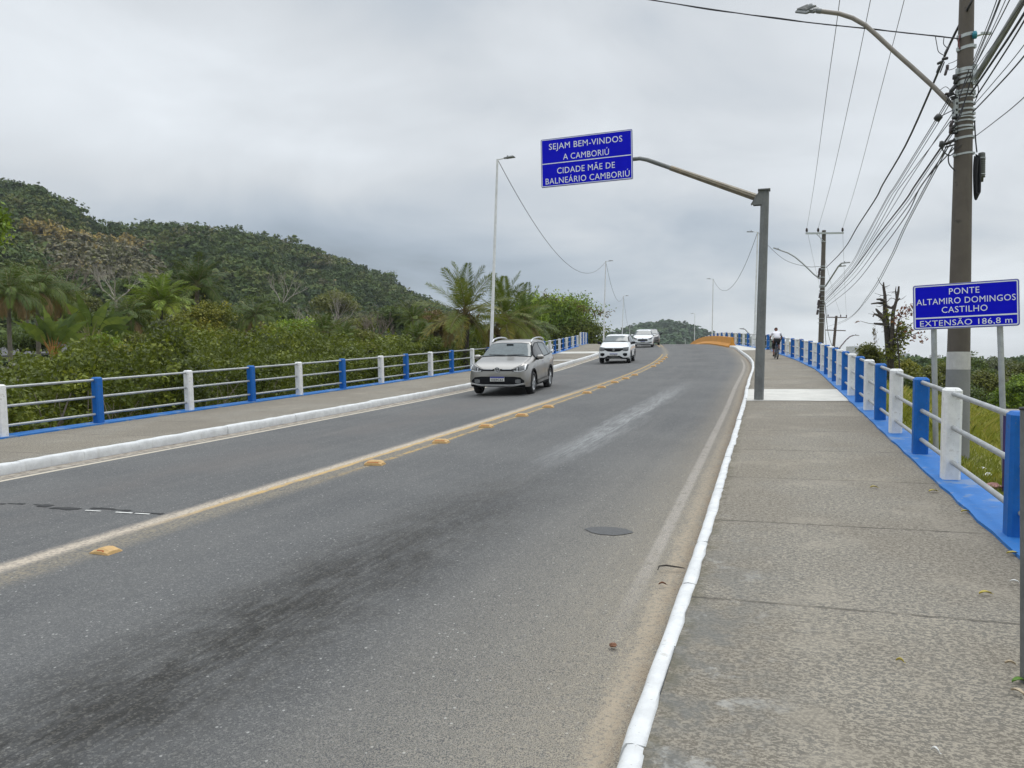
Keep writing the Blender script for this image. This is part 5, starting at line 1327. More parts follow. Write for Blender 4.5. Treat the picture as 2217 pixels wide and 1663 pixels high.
bare_tree('bare_tree', 'grey brushy tree on the hill foot under the golden patch', 150, 570, 130, 645, 110, M_TWIG, 118, depth=6, r0=.16, nmain=7)
bare_tree('bare_tree', 'thin leafless tree in front of the hill right of the golden patch', 610, 590, 90, 660, 120, M_BARKP, 119, depth=4, r0=.13)
palm('queen_palm', 'drooping palm among green trees left of the pale leafless one', 552, 690, 66, 'queen', 120, scale=.74)
palm('queen_palm', 'smaller drooping palm beside it, closer to the royal palms', 515, 702, 68, 'queen', 121, scale=.6)
palm('small_palm', 'low palm in front of the pale leafless tree', 702, 722, 52, 'small', 122, scale=.85)
palm('small_palm', 'low palm with dark fronds right of the first low one', 742, 736, 50, 'small', 123, scale=.75)
palm('small_palm', 'dark palm left of the big coconut palm', 893, 694, 56, 'royal', 124, scale=.42, mat=F_PALM)
palm('small_palm', 'short dark palm below it at the thicket edge', 905, 738, 46, 'small', 125, scale=.7)
GT = 'broadleaf trees behind the left thicket'
for a in (('olive tree with yellowish flecks behind the largest drooping palm', 185, 618, 110, 72, F_OLIVE, 130, 700),
          ('yellow leaved tree standing above the thicket below the royal palms', 450, 664, 130, 44, F_YELLOW, 131, 790),
          ('grey green shrub tree left of the yellow leaved one', 356, 690, 100, 47, F_SAGE, 132, 785),
          ('olive shrub tree above the terracotta roof, under the yellow green palm', 312, 716, 80, 45, F_OLIVE, 133, 780),
          ('yellowish shrub just left of the yellow leaved tree', 400, 722, 64, 40, F_YELLOW, 134, 790),
          ('dark round tree between the two drooping palms and the hill', 620, 668, 100, 84, F_DARK, 135, 740),
          ('mid green tree just right of the royal palms', 492, 676, 90, 80, F_DARK, 136, 745),
          ('sage tree in front of the royal palm trunks', 470, 640, 70, 100, F_SAGE, 137, 690),
          ('broad dark tree between the left palms at the hill foot', 60, 590, 130, 104, F_DARK, 138, 680),
          ('olive tree at the hill foot over the travellers palm', 150, 668, 110, 66, F_DARK, 139, 750),
          ('green tree behind the low palms, left of the brown brushy tree', 655, 706, 110, 66, F_OLIVE, 140, 760),
          ('dark tree right behind the brown brushy tree', 850, 668, 120, 96, F_DARK, 141, 730),
          ('olive crown left of the dark palm', 760, 690, 110, 92, F_OLIVE, 142, 740),
          ('rusty brown tree between the dark palm and the coconut palm', 938, 676, 80, 64, F_RUST, 143, 750),
          ('large leaved shrub with reddish tips at the thicket edge', 792, 728, 80, 38, F_OLIVE, 144, 790),
          ('bushy green shrub under the low palms', 610, 732, 120, 42, F_MANG, 145, 800),
          ('low green shrub behind the railing left of the coconut palm', 870, 742, 90, 38, F_MANG, 146, 800),
          ('dark bush behind the coconut palm trunk', 1030, 712, 110, 46, F_DARK, 147, 775),
          ('brown green bush right of the coconut palm trunk', 1085, 712, 90, 43, F_RUST, 148, 770),
          ('dark tree on the hill foot over the sage tree', 560, 640, 110, 118, F_DARK, 149, 700),
          ('olive tree on the hill foot over the pale leafless tree', 730, 636, 110, 130, F_OLIVE, 150, 690),
          ('bright leafy shrub hiding the terracotta roof from the left', 172, 742, 74, 34, F_MANG, 170, 800),
          ('yellowish green shrub hiding the terracotta roof from the right', 268, 748, 90, 34, F_YELLOW, 171, 805),
          ('green shrub between the banana like palm and the terracotta roof', 222, 728, 80, 43, F_BRIGHT, 172, 790),
          ('green crown filling the gap left of the low palms', 640, 690, 120, 60, F_BRIGHT, 173, 760),
          ('olive crown right above the low palms, below the brown brushy tree', 770, 712, 110, 56, F_OLIVE, 174, 770),
          ('deep green crown between the drooping palms and the sage tree', 530, 668, 100, 74, F_DARK, 175, 735),
          ('dark crown under the leftmost drooping palms', 50, 700, 130, 58, F_DARK, 176, 770),
          ('wide green shrub in front of the yellow leaved tree', 480, 728, 130, 38, F_MANG, 177, 800),
          ('green shrub under the short dark palm', 935, 738, 110, 41, F_MANG, 178, 795),
          ('light green tree far right on the hill foot', 880, 650, 100, 150, F_SAGE, 151, 690),
          ('dark tree low on the hill foot left of the sage one', 330, 600, 120, 120, F_DARK, 152, 670)):
    lab, px, yt, wp, d, mt, sd_, yb = a
    tree('shrub' if 'shrub' in lab or 'bush' in lab else 'tree', lab, 'shrub' if 'shrub' in lab or 'bush' in lab else 'tree', px, yt, wp, d, mt, sd_, ybase=yb, group=GT)
palm('coconut_palm', 'big coconut palm just left of the nearest lamp post', 1008, 682, 36, 'coco', 160, px_base=1012, scale=.86)
palm('coconut_palm', 'coconut palm behind the nearest lamp post, fronds standing upright', 1090, 692, 41, 'coco', 161, px_base=1092, scale=.84)
palm('coconut_palm', 'coconut palm with fronds arching over the round green tree', 1140, 700, 45, 'coco', 162, scale=.72, mat=F_PALM)
tree('tree', 'round bright green tree with brown pods behind the far left railing', 'tree', 1205, 634, 190, 88, F_BRIGHT, 163, ybase=770, leaf=.27, dens=1.0, nb=14)
tree('bush', 'green bush below the round bright tree, left part', 'bush', 1140, 664, 100, 52, F_BRIGHT, 164, ybase=775, leaf=.18)
tree('bush', 'dull green bush under the round bright tree, against the railing', 'bush', 1215, 692, 160, 86, F_MANG, 165, ybase=772, leaf=.26)
T = [o for o in COL.objects if o.get('label', '').startswith('round bright green')][0]
rng = np.random.default_rng(9); pods = []
for px, py in ((1180, 640), (1187, 645), (1202, 652), (1222, 650), (1240, 660), (1255, 668), (1272, 672), (1290, 678), (1303, 677), (1316, 681), (1262, 668), (1195, 690), (1230, 700)):
    p = at(px, py, 85.5); pods.append(np.array([p.x - T.location.x, p.y - T.location.y, p.z - T.location.z]) + rng.normal(size=(26, 3)) * .27)
for C in pods:
    V, F = leafset(C, .34, .12, rng, None, .8); np_mesh('seed_pod', V, F, F_DRY, rng.uniform(0, .7, (len(C), 2)), T)
mb = MB(); q = [at(x, y, 85.6) - T.location for x, y in ((1270, 690), (1290, 683), (1305, 679), (1318, 682))]; mb.tube(q, [.03, .02, .012, .006], 5); mb.build('twig', M_BARKD, T)

# ------------------------------------------------------------------ right side: dead tree, bushes, tree line, town
T0 = at(1929, 800, 38); g = zterr(T0.x, 38); T = thing('dead_tree', 'dead lopped tree with two dark broken stems beyond the right railing', 'tree', (T0.x, 38, g))
def L_(pts, r, d=38, mb=None): mb.tube([at(x, y, d) - Vector((T0.x, 38, g)) for x, y in pts], r, 8)
mb = MB(); V0 = Vector((0, 0, -.2))
mb.tube([V0] + [at(x, y, 38) - Vector((T0.x, 38, g)) for x, y in ((1929, 800), (1924, 760), (1921, 720), (1918, 690), (1916, 665), (1916, 640), (1913, 622), (1913, 611))], [.20, .17, .155, .145, .135, .10, .075, .06, .025], 9)
L_([(1930, 790), (1932, 740), (1932, 705), (1934, 675), (1941, 650), (1945, 632), (1946, 620)], [.11, .105, .10, .085, .065, .055, .04], 37.7, mb)
L_([(1918, 700), (1909, 684), (1898, 671), (1896, 668)], [.12, .09, .055, .02], 37.8, mb); L_([(1914, 690), (1902, 683), (1893, 680), (1890, 686)], [.1, .07, .05, .03], 37.6, mb)
L_([(1916, 652), (1906, 648), (1898, 648)], [.08, .06, .04], 37.8, mb); L_([(1915, 657), (1900, 656), (1886, 658)], [.08, .05, .03], 37.9, mb)
L_([(1919, 664), (1930, 667), (1939, 658)], [.08, .06, .04], 37.8, mb); L_([(1940, 654), (1948, 646)], [.05, .03], 37.7, mb); L_([(1925, 702), (1908, 702), (1892, 700)], [.09, .07, .03], 37.7, mb); L_([(1941, 650), (1939, 630), (1940, 620)], [.04, .03, .01], 37.9, mb)
L_([(1927, 745), (1936, 730), (1944, 715)], [.1, .08, .04], 37.7, mb)
rnd = random.Random(4)
for (x, y) in ((1916, 640), (1914, 660), (1918, 690), (1941, 650), (1937, 668), (1934, 690), (1905, 681), (1922, 715), (1945, 632), (1913, 622), (1932, 720), (1929, 745)):
    for k_ in range(3):
        x1, y1 = x + rnd.uniform(-26, 26), y - rnd.uniform(-6, 22); L_([(x, y), ((x + x1) / 2 + rnd.uniform(-3, 3), (y + y1) / 2 + rnd.uniform(-3, 3)), (x1, y1)], [.020, .013, .005], 37.8, mb)
mb.build('trunk', simple('dead_bark', (.06, .05, .044), .92, .5, 4, bump=.5, dirt=((.16, .14, .12), 6, .5)), T)
rng = np.random.default_rng(77); cl = []
for px, py, n in ((1950, 712, 120), (1956, 722, 160), (1948, 735, 120), (1938, 755, 130), (1945, 748, 90), (1922, 690, 60), (1926, 760, 60), (1915, 770, 60), (1940, 770, 120), (1955, 708, 70)):
    p = at(px, py, 37.6) - Vector((T0.x, 38, g)); cl.append(np.array(p) + rng.normal(size=(n, 3)) * np.array([.16, .2, .18]))
C = np.concatenate(cl); V, F = leafset(C, .15, .085, rng); np_mesh('climbing_leaves', V, F, F_YELLOW, np.stack([np.repeat(.3, len(C)), rng.uniform(0, 1, len(C))], 1), T)
cl = []
for px, py, n in ((1893, 715, 22), (1893, 728, 22), (1894, 738, 10), (1917, 665, 16), (1908, 690, 10), (1914, 700, 8)):
    p = at(px, py, 37.6) - Vector((T0.x, 38, g)); cl.append(np.array(p) + rng.normal(size=(n, 3)) * np.array([.05, .1, .14]))
C = np.concatenate(cl); V, F = leafset(C, .22, .03, rng, None, 1.8); np_mesh('hanging_moss', V, F, F_DRY, rng.uniform(0, .5, (len(C), 2)), T)
T1 = at(1948, 800, 36); g1 = zterr(T1.x, 36); T = thing('sapling', 'thin sapling with sparse red leaves between the dead tree and the name sign', 'tree', (T1.x, 36, g1)); mb = MB()
o1 = Vector((T1.x, 36, g1))
for pts, r in ((((1948, 800), (1944, 745), (1940, 715), (1925, 706), (1900, 703), (1880, 700), (1862, 695)), .035), (((1942, 725), (1960, 712), (1975, 700), (1995, 690)), .03), (((1943, 735), (1962, 728), (1985, 722), (2004, 720)), .03), (((1941, 716), (1948, 690), (1955, 672), (1968, 664)), .028), (((1950, 690), (1962, 684), (1976, 668)), .015)):
    mb.tube([at(x, y, 36) - o1 for x, y in pts], [r * (1 - .75 * i / (len(pts) - 1)) for i in range(len(pts))], 5)
mb.build('trunk', M_BARKD, T); cl = []
for px, py, n, s_ in ((1962, 668, 30, .14), (1972, 676, 26, .14), (1955, 678, 12, .1), (1982, 664, 14, .1), (1858, 697, 4, .05), (1948, 682, 12, .06), (1939, 690, 9, .06), (1975, 722, 16, .2), (1992, 728, 14, .12), (2000, 735, 10, .1), (1975, 735, 12, .1), (1944, 700, 10, .1)):
    p = at(px, py, 36) - o1; cl.append(np.array(p) + rng.normal(size=(n, 3)) * s_)
C = np.concatenate(cl); V, F = leafset(C, .15, .085, rng, None, .6); np_mesh('red_leaves', V, F, F_RED, rng.uniform(0, 1, (len(C), 2)), T)
GB = 'trees lining the field on the right'
for a in (('leafy bush at the left foot of the dead tree', 1893, 742, 62, 39, F_OLIVE, 201, 808), ('dark low bush left of the dead tree, at the railing', 1868, 768, 50, 44, F_DARK, 202, 812),
          ('yellow green bush right of the dead tree foot', 1962, 778, 74, 40, F_YELLOW, 203, 850), ('olive bush behind the left post of the name sign', 2005, 792, 80, 46, F_OLIVE, 204, 885),
          ('olive green tree between the left sign post and the concrete pole', 2046, 796, 92, 52, F_OLIVE, 205, 905), ('dense tree just left of the concrete pole, farther back', 1992, 788, 110, 64, F_OLIVE, 206, 880),
          ('tall dark tree right of the concrete pole', 2122, 772, 120, 58, F_DARK, 207, 905), ('olive tree right of the concrete pole, in front of the tall dark one', 2134, 806, 90, 50, F_OLIVE, 208, 908),
          ('bright green tree at the right edge behind the right sign post', 2205, 806, 110, 44, F_BRIGHT, 209, 915), ('dark tree at the right edge behind the bright green one', 2200, 786, 110, 60, F_OLIVE, 210, 905),
          ('low dark bush under the name sign by the far field edge', 2080, 836, 110, 47, F_DARK, 211, 910), ('dark undergrowth at the field edge right of the concrete pole', 2155, 850, 110, 46, F_DARK, 212, 915),
          ('low olive bush at the field edge behind the left sign post', 2015, 840, 100, 44, F_OLIVE, 213, 905), ('low bush beside the railing under the dead tree', 1950, 815, 80, 38, F_DARK, 214, 868),
          ('green tree outside the field beyond the right edge', 2290, 790, 130, 48, F_BRIGHT, 215, 915), ('round treetop far behind the field, right of the dead tree', 2085, 776, 120, 84, F_DARK, 216, 850), ('pale treetop far behind the field at the right', 2165, 778, 120, 88, F_SAGE, 217, 850)):
    lab, px, yt, wp, d, mt, sd_, yb = a; b_ = 'bush' in lab or 'undergrowth' in lab
    tree('bush' if b_ else 'tree', lab, 'bush' if b_ else 'tree', px, yt, wp, d, mt, sd_, ybase=yb, group=GB, dens=1.25)
def SR(px, t):
    d = 130 + 260 * t; p = at(px, 789, d); p.z = -2.6 + .6 * t; return p
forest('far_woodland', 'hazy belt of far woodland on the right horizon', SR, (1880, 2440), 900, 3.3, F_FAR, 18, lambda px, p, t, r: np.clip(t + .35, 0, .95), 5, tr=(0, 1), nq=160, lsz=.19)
def SL(px, t):
    d = 66 + 60 * t; p = at(px, 789, d); p.z = -2.6; return p
forest('woodland_floor', 'low green growth filling the gaps between the left trees', SL, (-200, 1250), 700, 2.8, F_HILL, 19, lambda px, p, t, r: np.clip(t + .16, 0, .68), 6, tr=(0, 1), nq=160, lsz=.17)
M_BW = {}
def building(label, px0, px1, y0, d, col, floors, tank=None, depth=12):
    a, b = at(px0, y0, d), at(px1, y0, d); w_ = b.x - a.x; h = a.z + 2.3; T = thing('building', label, 'building', ((a.x + b.x) / 2, d, -2.3))
    mb = MB(); mb.box((0, depth / 2, h / 2), (w_, depth, h)); mb.box((0, depth / 2, h + .25), (w_ + .4, depth + .4, .5)); mb.build('wall', simple('plaster', col, .9, .06, .3), T)
    m_ = simple('dark_window_glass', tuple(c * .55 for c in col), .3, .1, 1)  # panes take the wall colour, made darker
    nx = max(2, int(w_ / 3.2))
    for f in range(floors):
        for i in range(nx):
            mb = MB(); mb.box((-w_ / 2 + (i + .5) * w_ / nx, -.03, h - 2.0 - f * 3.0), (w_ / nx * .5, .1, 1.2)); mb.build('window', m_, T)
    if tank: mb = MB(); mb.box((tank[0] * w_, depth / 2, h + .5 + tank[2] / 2), (tank[1] * w_, depth * .5, tank[2])); mb.build('water_tank_house', simple('plaster_tank', tank[3] if len(tank) > 3 else col, .9, .06, .3), T)
building('cream building with a small roof box behind the right railing', 1738, 1757, 742.5, 170, (.50, .44, .34), 1, (.0, .28, .5, (.3, .22, .2)))
building('grey block beside the slim dark utility pole', 1806, 1817, 757, 190, (.30, .29, .29), 2)
building('pale apartment block with a tall rooftop box left of the dead tree', 1840, 1868, 770, 300, (.45, .46, .46), 2, (.22, .48, 3.2))
building('long low pale building left of the pale apartment block', 1815, 1842, 773, 330, (.48, .48, .47), 1)
building('white building right of the dead tree on the horizon', 1944, 1966, 777, 330, (.52, .53, .53), 2)
building('white block with a rooftop box seen left of the name sign', 1967, 1981, 775, 340, (.50, .51, .52), 2, (.0, .4, 1.6))
building('pale block on the horizon between sign post and concrete pole', 2029, 2050, 777, 320, (.50, .50, .49), 2, (.1, .4, 1.2))

# ------------------------------------------------------------------ grass on the right verge
rng = np.random.default_rng(41); n = 42000
d = 5 + 34 * rng.uniform(0, 1, n) ** 1.5; px = rng.uniform(1880, 2420, n); X = (px - CX) / FP; x, y = X * d, d; u = x * SA + y * CA; v = -x * CA + y * SA
ok = np.array([b < vRP(min(max(a, -10), 60)) - .5 for a, b in zip(u, v)]); x, y, d = x[ok], y[ok], d[ok]
z = np.array([zterr(a, b) for a, b in zip(x, y)]); n = len(x)
patch = .5 + .5 * np.sin(x * 1.3 + 2 * np.sin(y * .7)) * np.sin(y * .9 + x * .4)
h = rng.uniform(.05, .16, n) * (.6 + .9 * patch) * (1 + (d > 16) * 1.2); lean = rng.normal(size=(n, 2)) * .45
wv = np.stack([rng.normal(size=n), rng.normal(size=n) * .4, np.zeros(n)], 1); wv = unit(wv) * (.006 + d * .00045)[:, None]
B = np.stack([x, y, z - .01], 1); tip = B + np.stack([lean[:, 0] * h, lean[:, 1] * h, h], 1); mid = B + (tip - B) * .55 + np.stack([0 * h, 0 * h, h * .12], 1)
V = np.stack([B - wv, B + wv, mid + wv * .7, tip], 1).reshape(-1, 3)
F_GRASS = foliage('grass_blades', [(.05, (.13, .15, .022)), (.5, (.26, .28, .036)), (.75, (.38, .34, .06)), (.95, (.48, .40, .14))])
tag(np_mesh('grass', V, np.arange(len(V)).reshape(-1, 4), F_GRASS, np.stack([np.clip(patch * .7 + rng.uniform(0, .3, n), 0, 1), rng.uniform(0, 1, n)], 1)), 'rough yellowish green grass on the verge below the right railing', 'grass', None, 'stuff')
# ------------------------------------------------------------------ cars
def paint(name, col, metal=.0, rough=.32):
    m, s, b, o = newmat(name); p = s.obj(); n = s.noise(p, 3, 4, .6)
    sep = s.n.new('ShaderNodeSeparateXYZ'); s.l.new(p, sep.inputs[0])
    c = s.mix(s.m('MULTIPLY', .30, s.m('MULTIPLY', s.ss(sep.outputs[2], .62, .22), s.ss(n, .3, .6))), col, (.20, .18, .155))   # road dust low on the body
    s.put(b.inputs['Base Color'], c); b.inputs['Metallic'].default_value = metal; b.inputs['Roughness'].default_value = rough
    b.inputs['Coat Weight'].default_value = .7; b.inputs['Coat Roughness'].default_value = .05
    return m
P_SILVER = paint('warm_silver_paint', (.33, .318, .30), .85, .32); P_WHITE = paint('white_car_paint', (.74, .76, .77)); P_GREY = paint('dark_grey_car_paint', (.16, .155, .15), .4, .35)
M_GLASS = simple('tinted_car_glass', (.050, .072, .078), .07, .25, 2, spec=.55)
M_DGLASS = simple('dark_side_glass', (.010, .011, .012), .06, .1, 2, spec=.5)
M_CLAD = simple('black_bumper_plastic', (.012, .013, .015), .7, .2, 8, spec=.12)
M_CHROME = simple('silver_trim', (.58, .59, .60), .25, .08, 10, metal=.7)
M_LAMPG = simple('headlamp_glass', (.15, .155, .16), .3, .4, 30, spec=.3)
M_LAMPD = simple('headlamp_dark_housing', (.045, .047, .05), .35, .2, 22, spec=.25)
M_DRL = simple('lamp_reflector', (.75, .77, .78), .2, .1, 22)
M_RIM = simple('alloy_rim', (.42, .43, .44), .3, .12, 12, metal=.75)
M_PLATE = simple('plate_white', (.60, .60, .57), .5, .05, 10); M_PBLUE = simple('plate_blue', (.015, .03, .28), .5, .1, 10); M_PTXT = simple('plate_black', (.015, .015, .018), .5, .1, 10)
M_TAIL = simple('red_tail_lens', (.30, .012, .012), .15, .1, 12)
M_SEAT = simple('beige_seat_cover', (.42, .38, .27), .8, .15, 8)
def catm(P, sub):
    """Catmull-Rom through tuples"""
    out = []; n = len(P)
    for i in range(n - 1):
        a, b, c, d = P[max(i - 1, 0)], P[i], P[i + 1], P[min(i + 2, n - 1)]
        for k in range(sub):
            t = k / sub; out.append(tuple(.5 * ((2 * q1) + (q2 - q0) * t + (2 * q0 - 5 * q1 + 4 * q2 - q3) * t * t + (3 * q1 - q0 - 3 * q2 + q3) * t ** 3) for q0, q1, q2, q3 in zip(a, b, c, d)))
    out.append(tuple(P[-1])); return out
def make_car(name, label, stations, mat, wheels_y, wr, track, spec, group=None):
    T = thing(name, label, 'car', group=group)
    ST = catm(stations, 4); rings = []
    for (y, zb, wb, zs, ws, zt, wt) in ST:
        wm = max(wb, ws) + .012
        half = [(0, zb), (wb * .88, zb), (wb, zb + .07 * (zs - zb) / .6), (wm, zb + .5 * (zs - zb)), (ws, zs), (wt + (ws - wt) * .30, zs + (zt - zs) * .62), (wt, zt - (zt - zs) * .10), (wt * .80, zt - (zt - zs) * .025), (wt * .4, zt - .004), (0, zt)]
        h = catm(half, 4); rings.append([Vector((x, y, z)) for x, z in h] + [Vector((-x, y, z)) for x, z in h[-2:0:-1]])
    mb = MB(); m = len(rings[0]); V = [p for r in rings for p in r]
    F = [[i * m + k, i * m + (k + 1) % m, (i + 1) * m + (k + 1) % m, (i + 1) * m + k] for i in range(len(rings) - 1) for k in range(m)]
    mb.add(V, F, 0, True); n = len(V)
    mb.add(rings[0], [list(range(m - 1, -1, -1))], 0, True); mb.add(rings[-1], [list(range(m))], 0, True)
    body = mb.build('body', mat)
    bm = bmesh.new(); bm.from_mesh(body.data); bmesh.ops.remove_doubles(bm, verts=bm.verts, dist=1e-4); bmesh.ops.recalc_face_normals(bm, faces=bm.faces); bm.to_mesh(body.data)
    bvh = BVHTree.FromBMesh(bm); bm.free()
    # wheel wells
    mbc = MB()
    for yw in wheels_y:
        for sx_ in (-1, 1):
            x0, x1 = sorted((sx_ * (track - .26), sx_ * (track + .4))); r = wr + .045
            V = [(x, yw + r * cos(2 * pi * k / 28), wr + r * sin(2 * pi * k / 28)) for x in (x0, x1) for k in range(28)]
            mbc.add(V, [[k, 28 + k, 28 + (k + 1) % 28, (k + 1) % 28] for k in range(28)] + [list(range(28)), list(range(55, 27, -1))])
    cut = mbc.build('cut', M_CLAD); bmc = bmesh.new(); bmc.from_mesh(cut.data); bmesh.ops.recalc_face_normals(bmc, faces=bmc.faces); bmc.to_mesh(cut.data); bmc.free()
    md = body.modifiers.new('wells', 'BOOLEAN'); md.operation = 'DIFFERENCE'; md.object = cut; md.solver = 'EXACT'
    try: md.material_mode = 'TRANSFER'
    except Exception: pass
    bpy.context.view_layer.update()
    me = bpy.data.meshes.new_from_object(body.evaluated_get(bpy.context.evaluated_depsgraph_get()))
    body.modifiers.clear(); 
    if len(me.polygons) > 100: body.data = me; me.name = 'body'
    bpy.data.objects.remove(cut); body.parent = T
    def hit(axis, a, z):
        if axis == 'F': o_, d_ = Vector((a, 6, z)), Vector((0, -1, 0))
        elif axis == 'B': o_, d_ = Vector((a, -6, z)), Vector((0, 1, 0))
        elif axis == 'L': o_, d_ = Vector((6, a, z)), Vector((-1, 0, 0))
        else: o_, d_ = Vector((-6, a, z)), Vector((1, 0, 0))
        h = bvh.ray_cast(o_, d_)
        if h[0] is None:
            q = Vector((a, 2.0, z)) if axis == 'F' else Vector((a, -2.0, z)) if axis == 'B' else Vector(((1 if axis == 'L' else -1) * .8, a, z))
            h = bvh.find_nearest(q)
        nn = h[1] if h[1].dot(d_) < 0 else -h[1]
        return h[0], -d_, nn
    def decal(nm, mt, cols, axis, off=.006, nrow=5, sub=5, parent=None, mirror=False):
        P = []
        for i in range(len(cols) - 1):
            for k in range(sub): t = k / sub; P.append(tuple(a + (b - a) * t for a, b in zip(cols[i], cols[i + 1])))
        P.append(cols[-1]); rows = []
        for r in range(nrow + 1):
            row = []
            for (a, zt, zb) in P:
                if mirror: a = -a
                p, d, nn = hit(axis, a, zt + (zb - zt) * r / nrow); row.append(p + nn * off)
            rows.append(row)
        mb = MB(); mb.grid(rows, smooth=True); o = mb.build(nm, mt, parent or T); return o
    for it in spec:
        k = it[0]
        if k == 'F': decal(it[1], it[2], it[3], 'F', *(it[4:]))
        elif k == 'FF':                                    # both sides of the front
            decal(it[1], it[2], it[3], 'F', *(it[4:])); decal(it[1], it[2], it[3], 'F', *(it[4:]), mirror=True)
        elif k == 'B': decal(it[1], it[2], it[3], 'B', *(it[4:]))
        elif k == 'S':
            for ax_ in ('L', 'R'): decal(it[1], it[2], it[3], ax_, *(it[4:]))
        elif k == 'plate':
            _, x, z, txt, tilt = it; p, d, nn = hit('F', x, z); p = p + Vector((0, .03, 0))
            R = Matrix(((-1, 0, 0), (0, 0, 1), (0, 1, 0))).to_4x4(); R.translation = p
            mb = MB(); mb.box((0, 0, 0), (.40, .13, .012)); pl_ = mb.build('number_plate', M_PLATE, T); pl_.matrix_local = R
            mb = MB(); mb.box((0, .047, .0072), (.396, .036, .002)); o = mb.build('plate_band', M_PBLUE, pl_)
            o = bpy.data.objects.new('lettering', text_mesh(txt, .33, .062, M_PTXT, bold=.02)); COL.objects.link(o); o.parent = pl_; o.location = (0, -.050, .0085)
        elif k == 'badge':
            _, x, z, r, kind = it; p, d, nn = hit('F', x, z); R = Matrix(((-1, 0, 0), (0, 0, 1), (0, 1, 0))).to_4x4(); R.translation = p + Vector((0, .018, 0)); mb = MB()
            if kind == 'round':
                mb.lathe([(0, 0), (r, 0), (r, .01), (0, .011)], 24); b_ = mb.build('badge', M_LAMPD, T); b_.matrix_local = R; mb = MB(); w_ = r * .2
                mb.lathe([(r * .84, .011), (r * .84, .016), (r, .016), (r, .011)], 24)
                def st_(a, b, z_=.014): mb.tube([(a[0] * r, a[1] * r, z_), (b[0] * r, b[1] * r, z_)], w_ * .5, 5)
                for sg in (-1, 1): st_((sg * .34, .76), (0, .12)); st_((sg * .72, .30), (sg * .36, -.70)); st_((sg * .36, -.70), (0, -.02))
                o = mb.build('emblem', M_CHROME, b_)
            elif kind == 'diamond':
                Z = [(0, 1.25), (.75, 0), (0, -1.25), (-.75, 0)]; Vv = [(x_ * r, y_ * r, .012) for x_, y_ in Z] + [(x_ * r * .42, y_ * r * .46, .012) for x_, y_ in Z] + [(x_ * r, y_ * r, 0) for x_, y_ in Z]
                mb.add(Vv, [[i, (i + 1) % 4, 4 + (i + 1) % 4, 4 + i] for i in range(4)] + [[8 + i, 8 + (i + 1) % 4, (i + 1) % 4, i] for i in range(4)]); b_ = mb.build('badge', M_CHROME, T); b_.matrix_local = R
            else:
                mb.lathe([(0, 0), (r, 0), (r, .006), (0, .01)], 20); b_ = mb.build('badge', M_CHROME, T); b_.matrix_local = R @ Matrix.Diagonal((1.5, .6, 1, 1))
    # arches, mirrors, wheels
    for yw in wheels_y:
        for ax_, sg in (('L', 1), ('R', -1)):
            rows = []
            for rr in (wr + .038, wr + .085):
                row = []
                for k in range(15):
                    an = radians(-4 + 188 * k / 14); z = wr + rr * sin(an); a = yw + rr * cos(an); p, d, nn = hit(ax_, a, max(z, .2)); row.append(Vector((sg * max(abs(p.x) + .012, track + .0), a, z)))
                rows.append(row)
            inner = [Vector((sg * (abs(p.x) - .07), p.y, p.z)) for p in rows[0]]; mb = MB(); mb.grid([inner] + rows, smooth=True); mb.build('wheel_arch', spec_get(spec, 'arch', M_CLAD), T)
    for yw in wheels_y:
        for sg in (-1, 1):
            W_ = thing('wheel_pivot', None, None); bpy.data.objects.remove(W_)
            R = Matrix(((0, 0, sg), (1, 0, 0), (0, sg, 0))).to_4x4(); R.translation = Vector((sg * (track - .10), yw, wr))
            mb = MB(); mb.lathe([(wr * .62, -.085), (wr * .90, -.095), (wr * .985, -.07), (wr, -.03), (wr, .03), (wr * .985, .07), (wr * .90, .097), (wr * .66, .092), (wr * .63, .07)], 30); ty = mb.build('wheel', M_BLACK, T); ty.matrix_local = R
            mb = MB(); mb.lathe([(wr * .64, .088), (wr * .61, .09), (wr * .58, .06), (wr * .56, .02), (0, .015)], 30); mb.lathe([(wr * .15, .02), (wr * .15, .078), (0, .082)], 14)
            for q in range(5):
                for da in (-.16, .16):
                    a_ = 2 * pi * q / 5 + da; a0 = 2 * pi * q / 5 + da * .5
                    mb.tube([(wr * .1 * cos(a0), wr * .1 * sin(a0), .068), (wr * .60 * cos(a_), wr * .60 * sin(a_), .078)], [.018, .016], 6)
            mb.build('rim', M_RIM, ty); mb = MB(); mb.lathe([(0, .018), (wr * .57, .022)], 20); mb.build('brake_disc', M_CLAD, ty)
    my, mz, mx, mcol = spec_get(spec, 'mirror', (.72, 1.0, .86, mat))
    for sg in (-1, 1):
        mb = MB(); mb.lathe([(0, -.10), (.05, -.09), (.075, -.04), (.078, .03), (.06, .08), (0, .10)], 14, Matrix.Translation((sg * (mx + .10), my, mz)) @ Matrix.Rotation(sg * pi / 2, 4, 'Y') @ Matrix.Diagonal((.85, .8, 1.1, 1))); o = mb.build('wing_mirror', mcol, T)
        mb = MB(); mb.tube([(sg * (mx - .14), my, mz - .05), (sg * (mx + .06), my, mz - .055)], [.04, .03], 8); mb.build('mirror_foot', M_CLAD, o)
    return T, hit, decal
def spec_get(spec, k, dflt):
    for it in spec:
        if it[0] == k: return it[1]
    return dflt
def place_car(T, u, v, dvdu):
    """stand the car on the deck, nose downhill towards the camera"""
    f = lambda uu: v + (uu - u) * dvdu
    a = RP(u - 1.2, f(u - 1.2), zr_surf(u - 1.2, f(u - 1.2))); b = RP(u + 1.2, f(u + 1.2), zr_surf(u + 1.2, f(u + 1.2)))
    Y = (a - b).normalized(); X = Y.cross(Vector((0, 0, 1))).normalized(); Z = X.cross(Y)
    M = Matrix((X, Y, Z)).transposed().to_4x4(); M.translation = (a + b) / 2; T.matrix_world = M
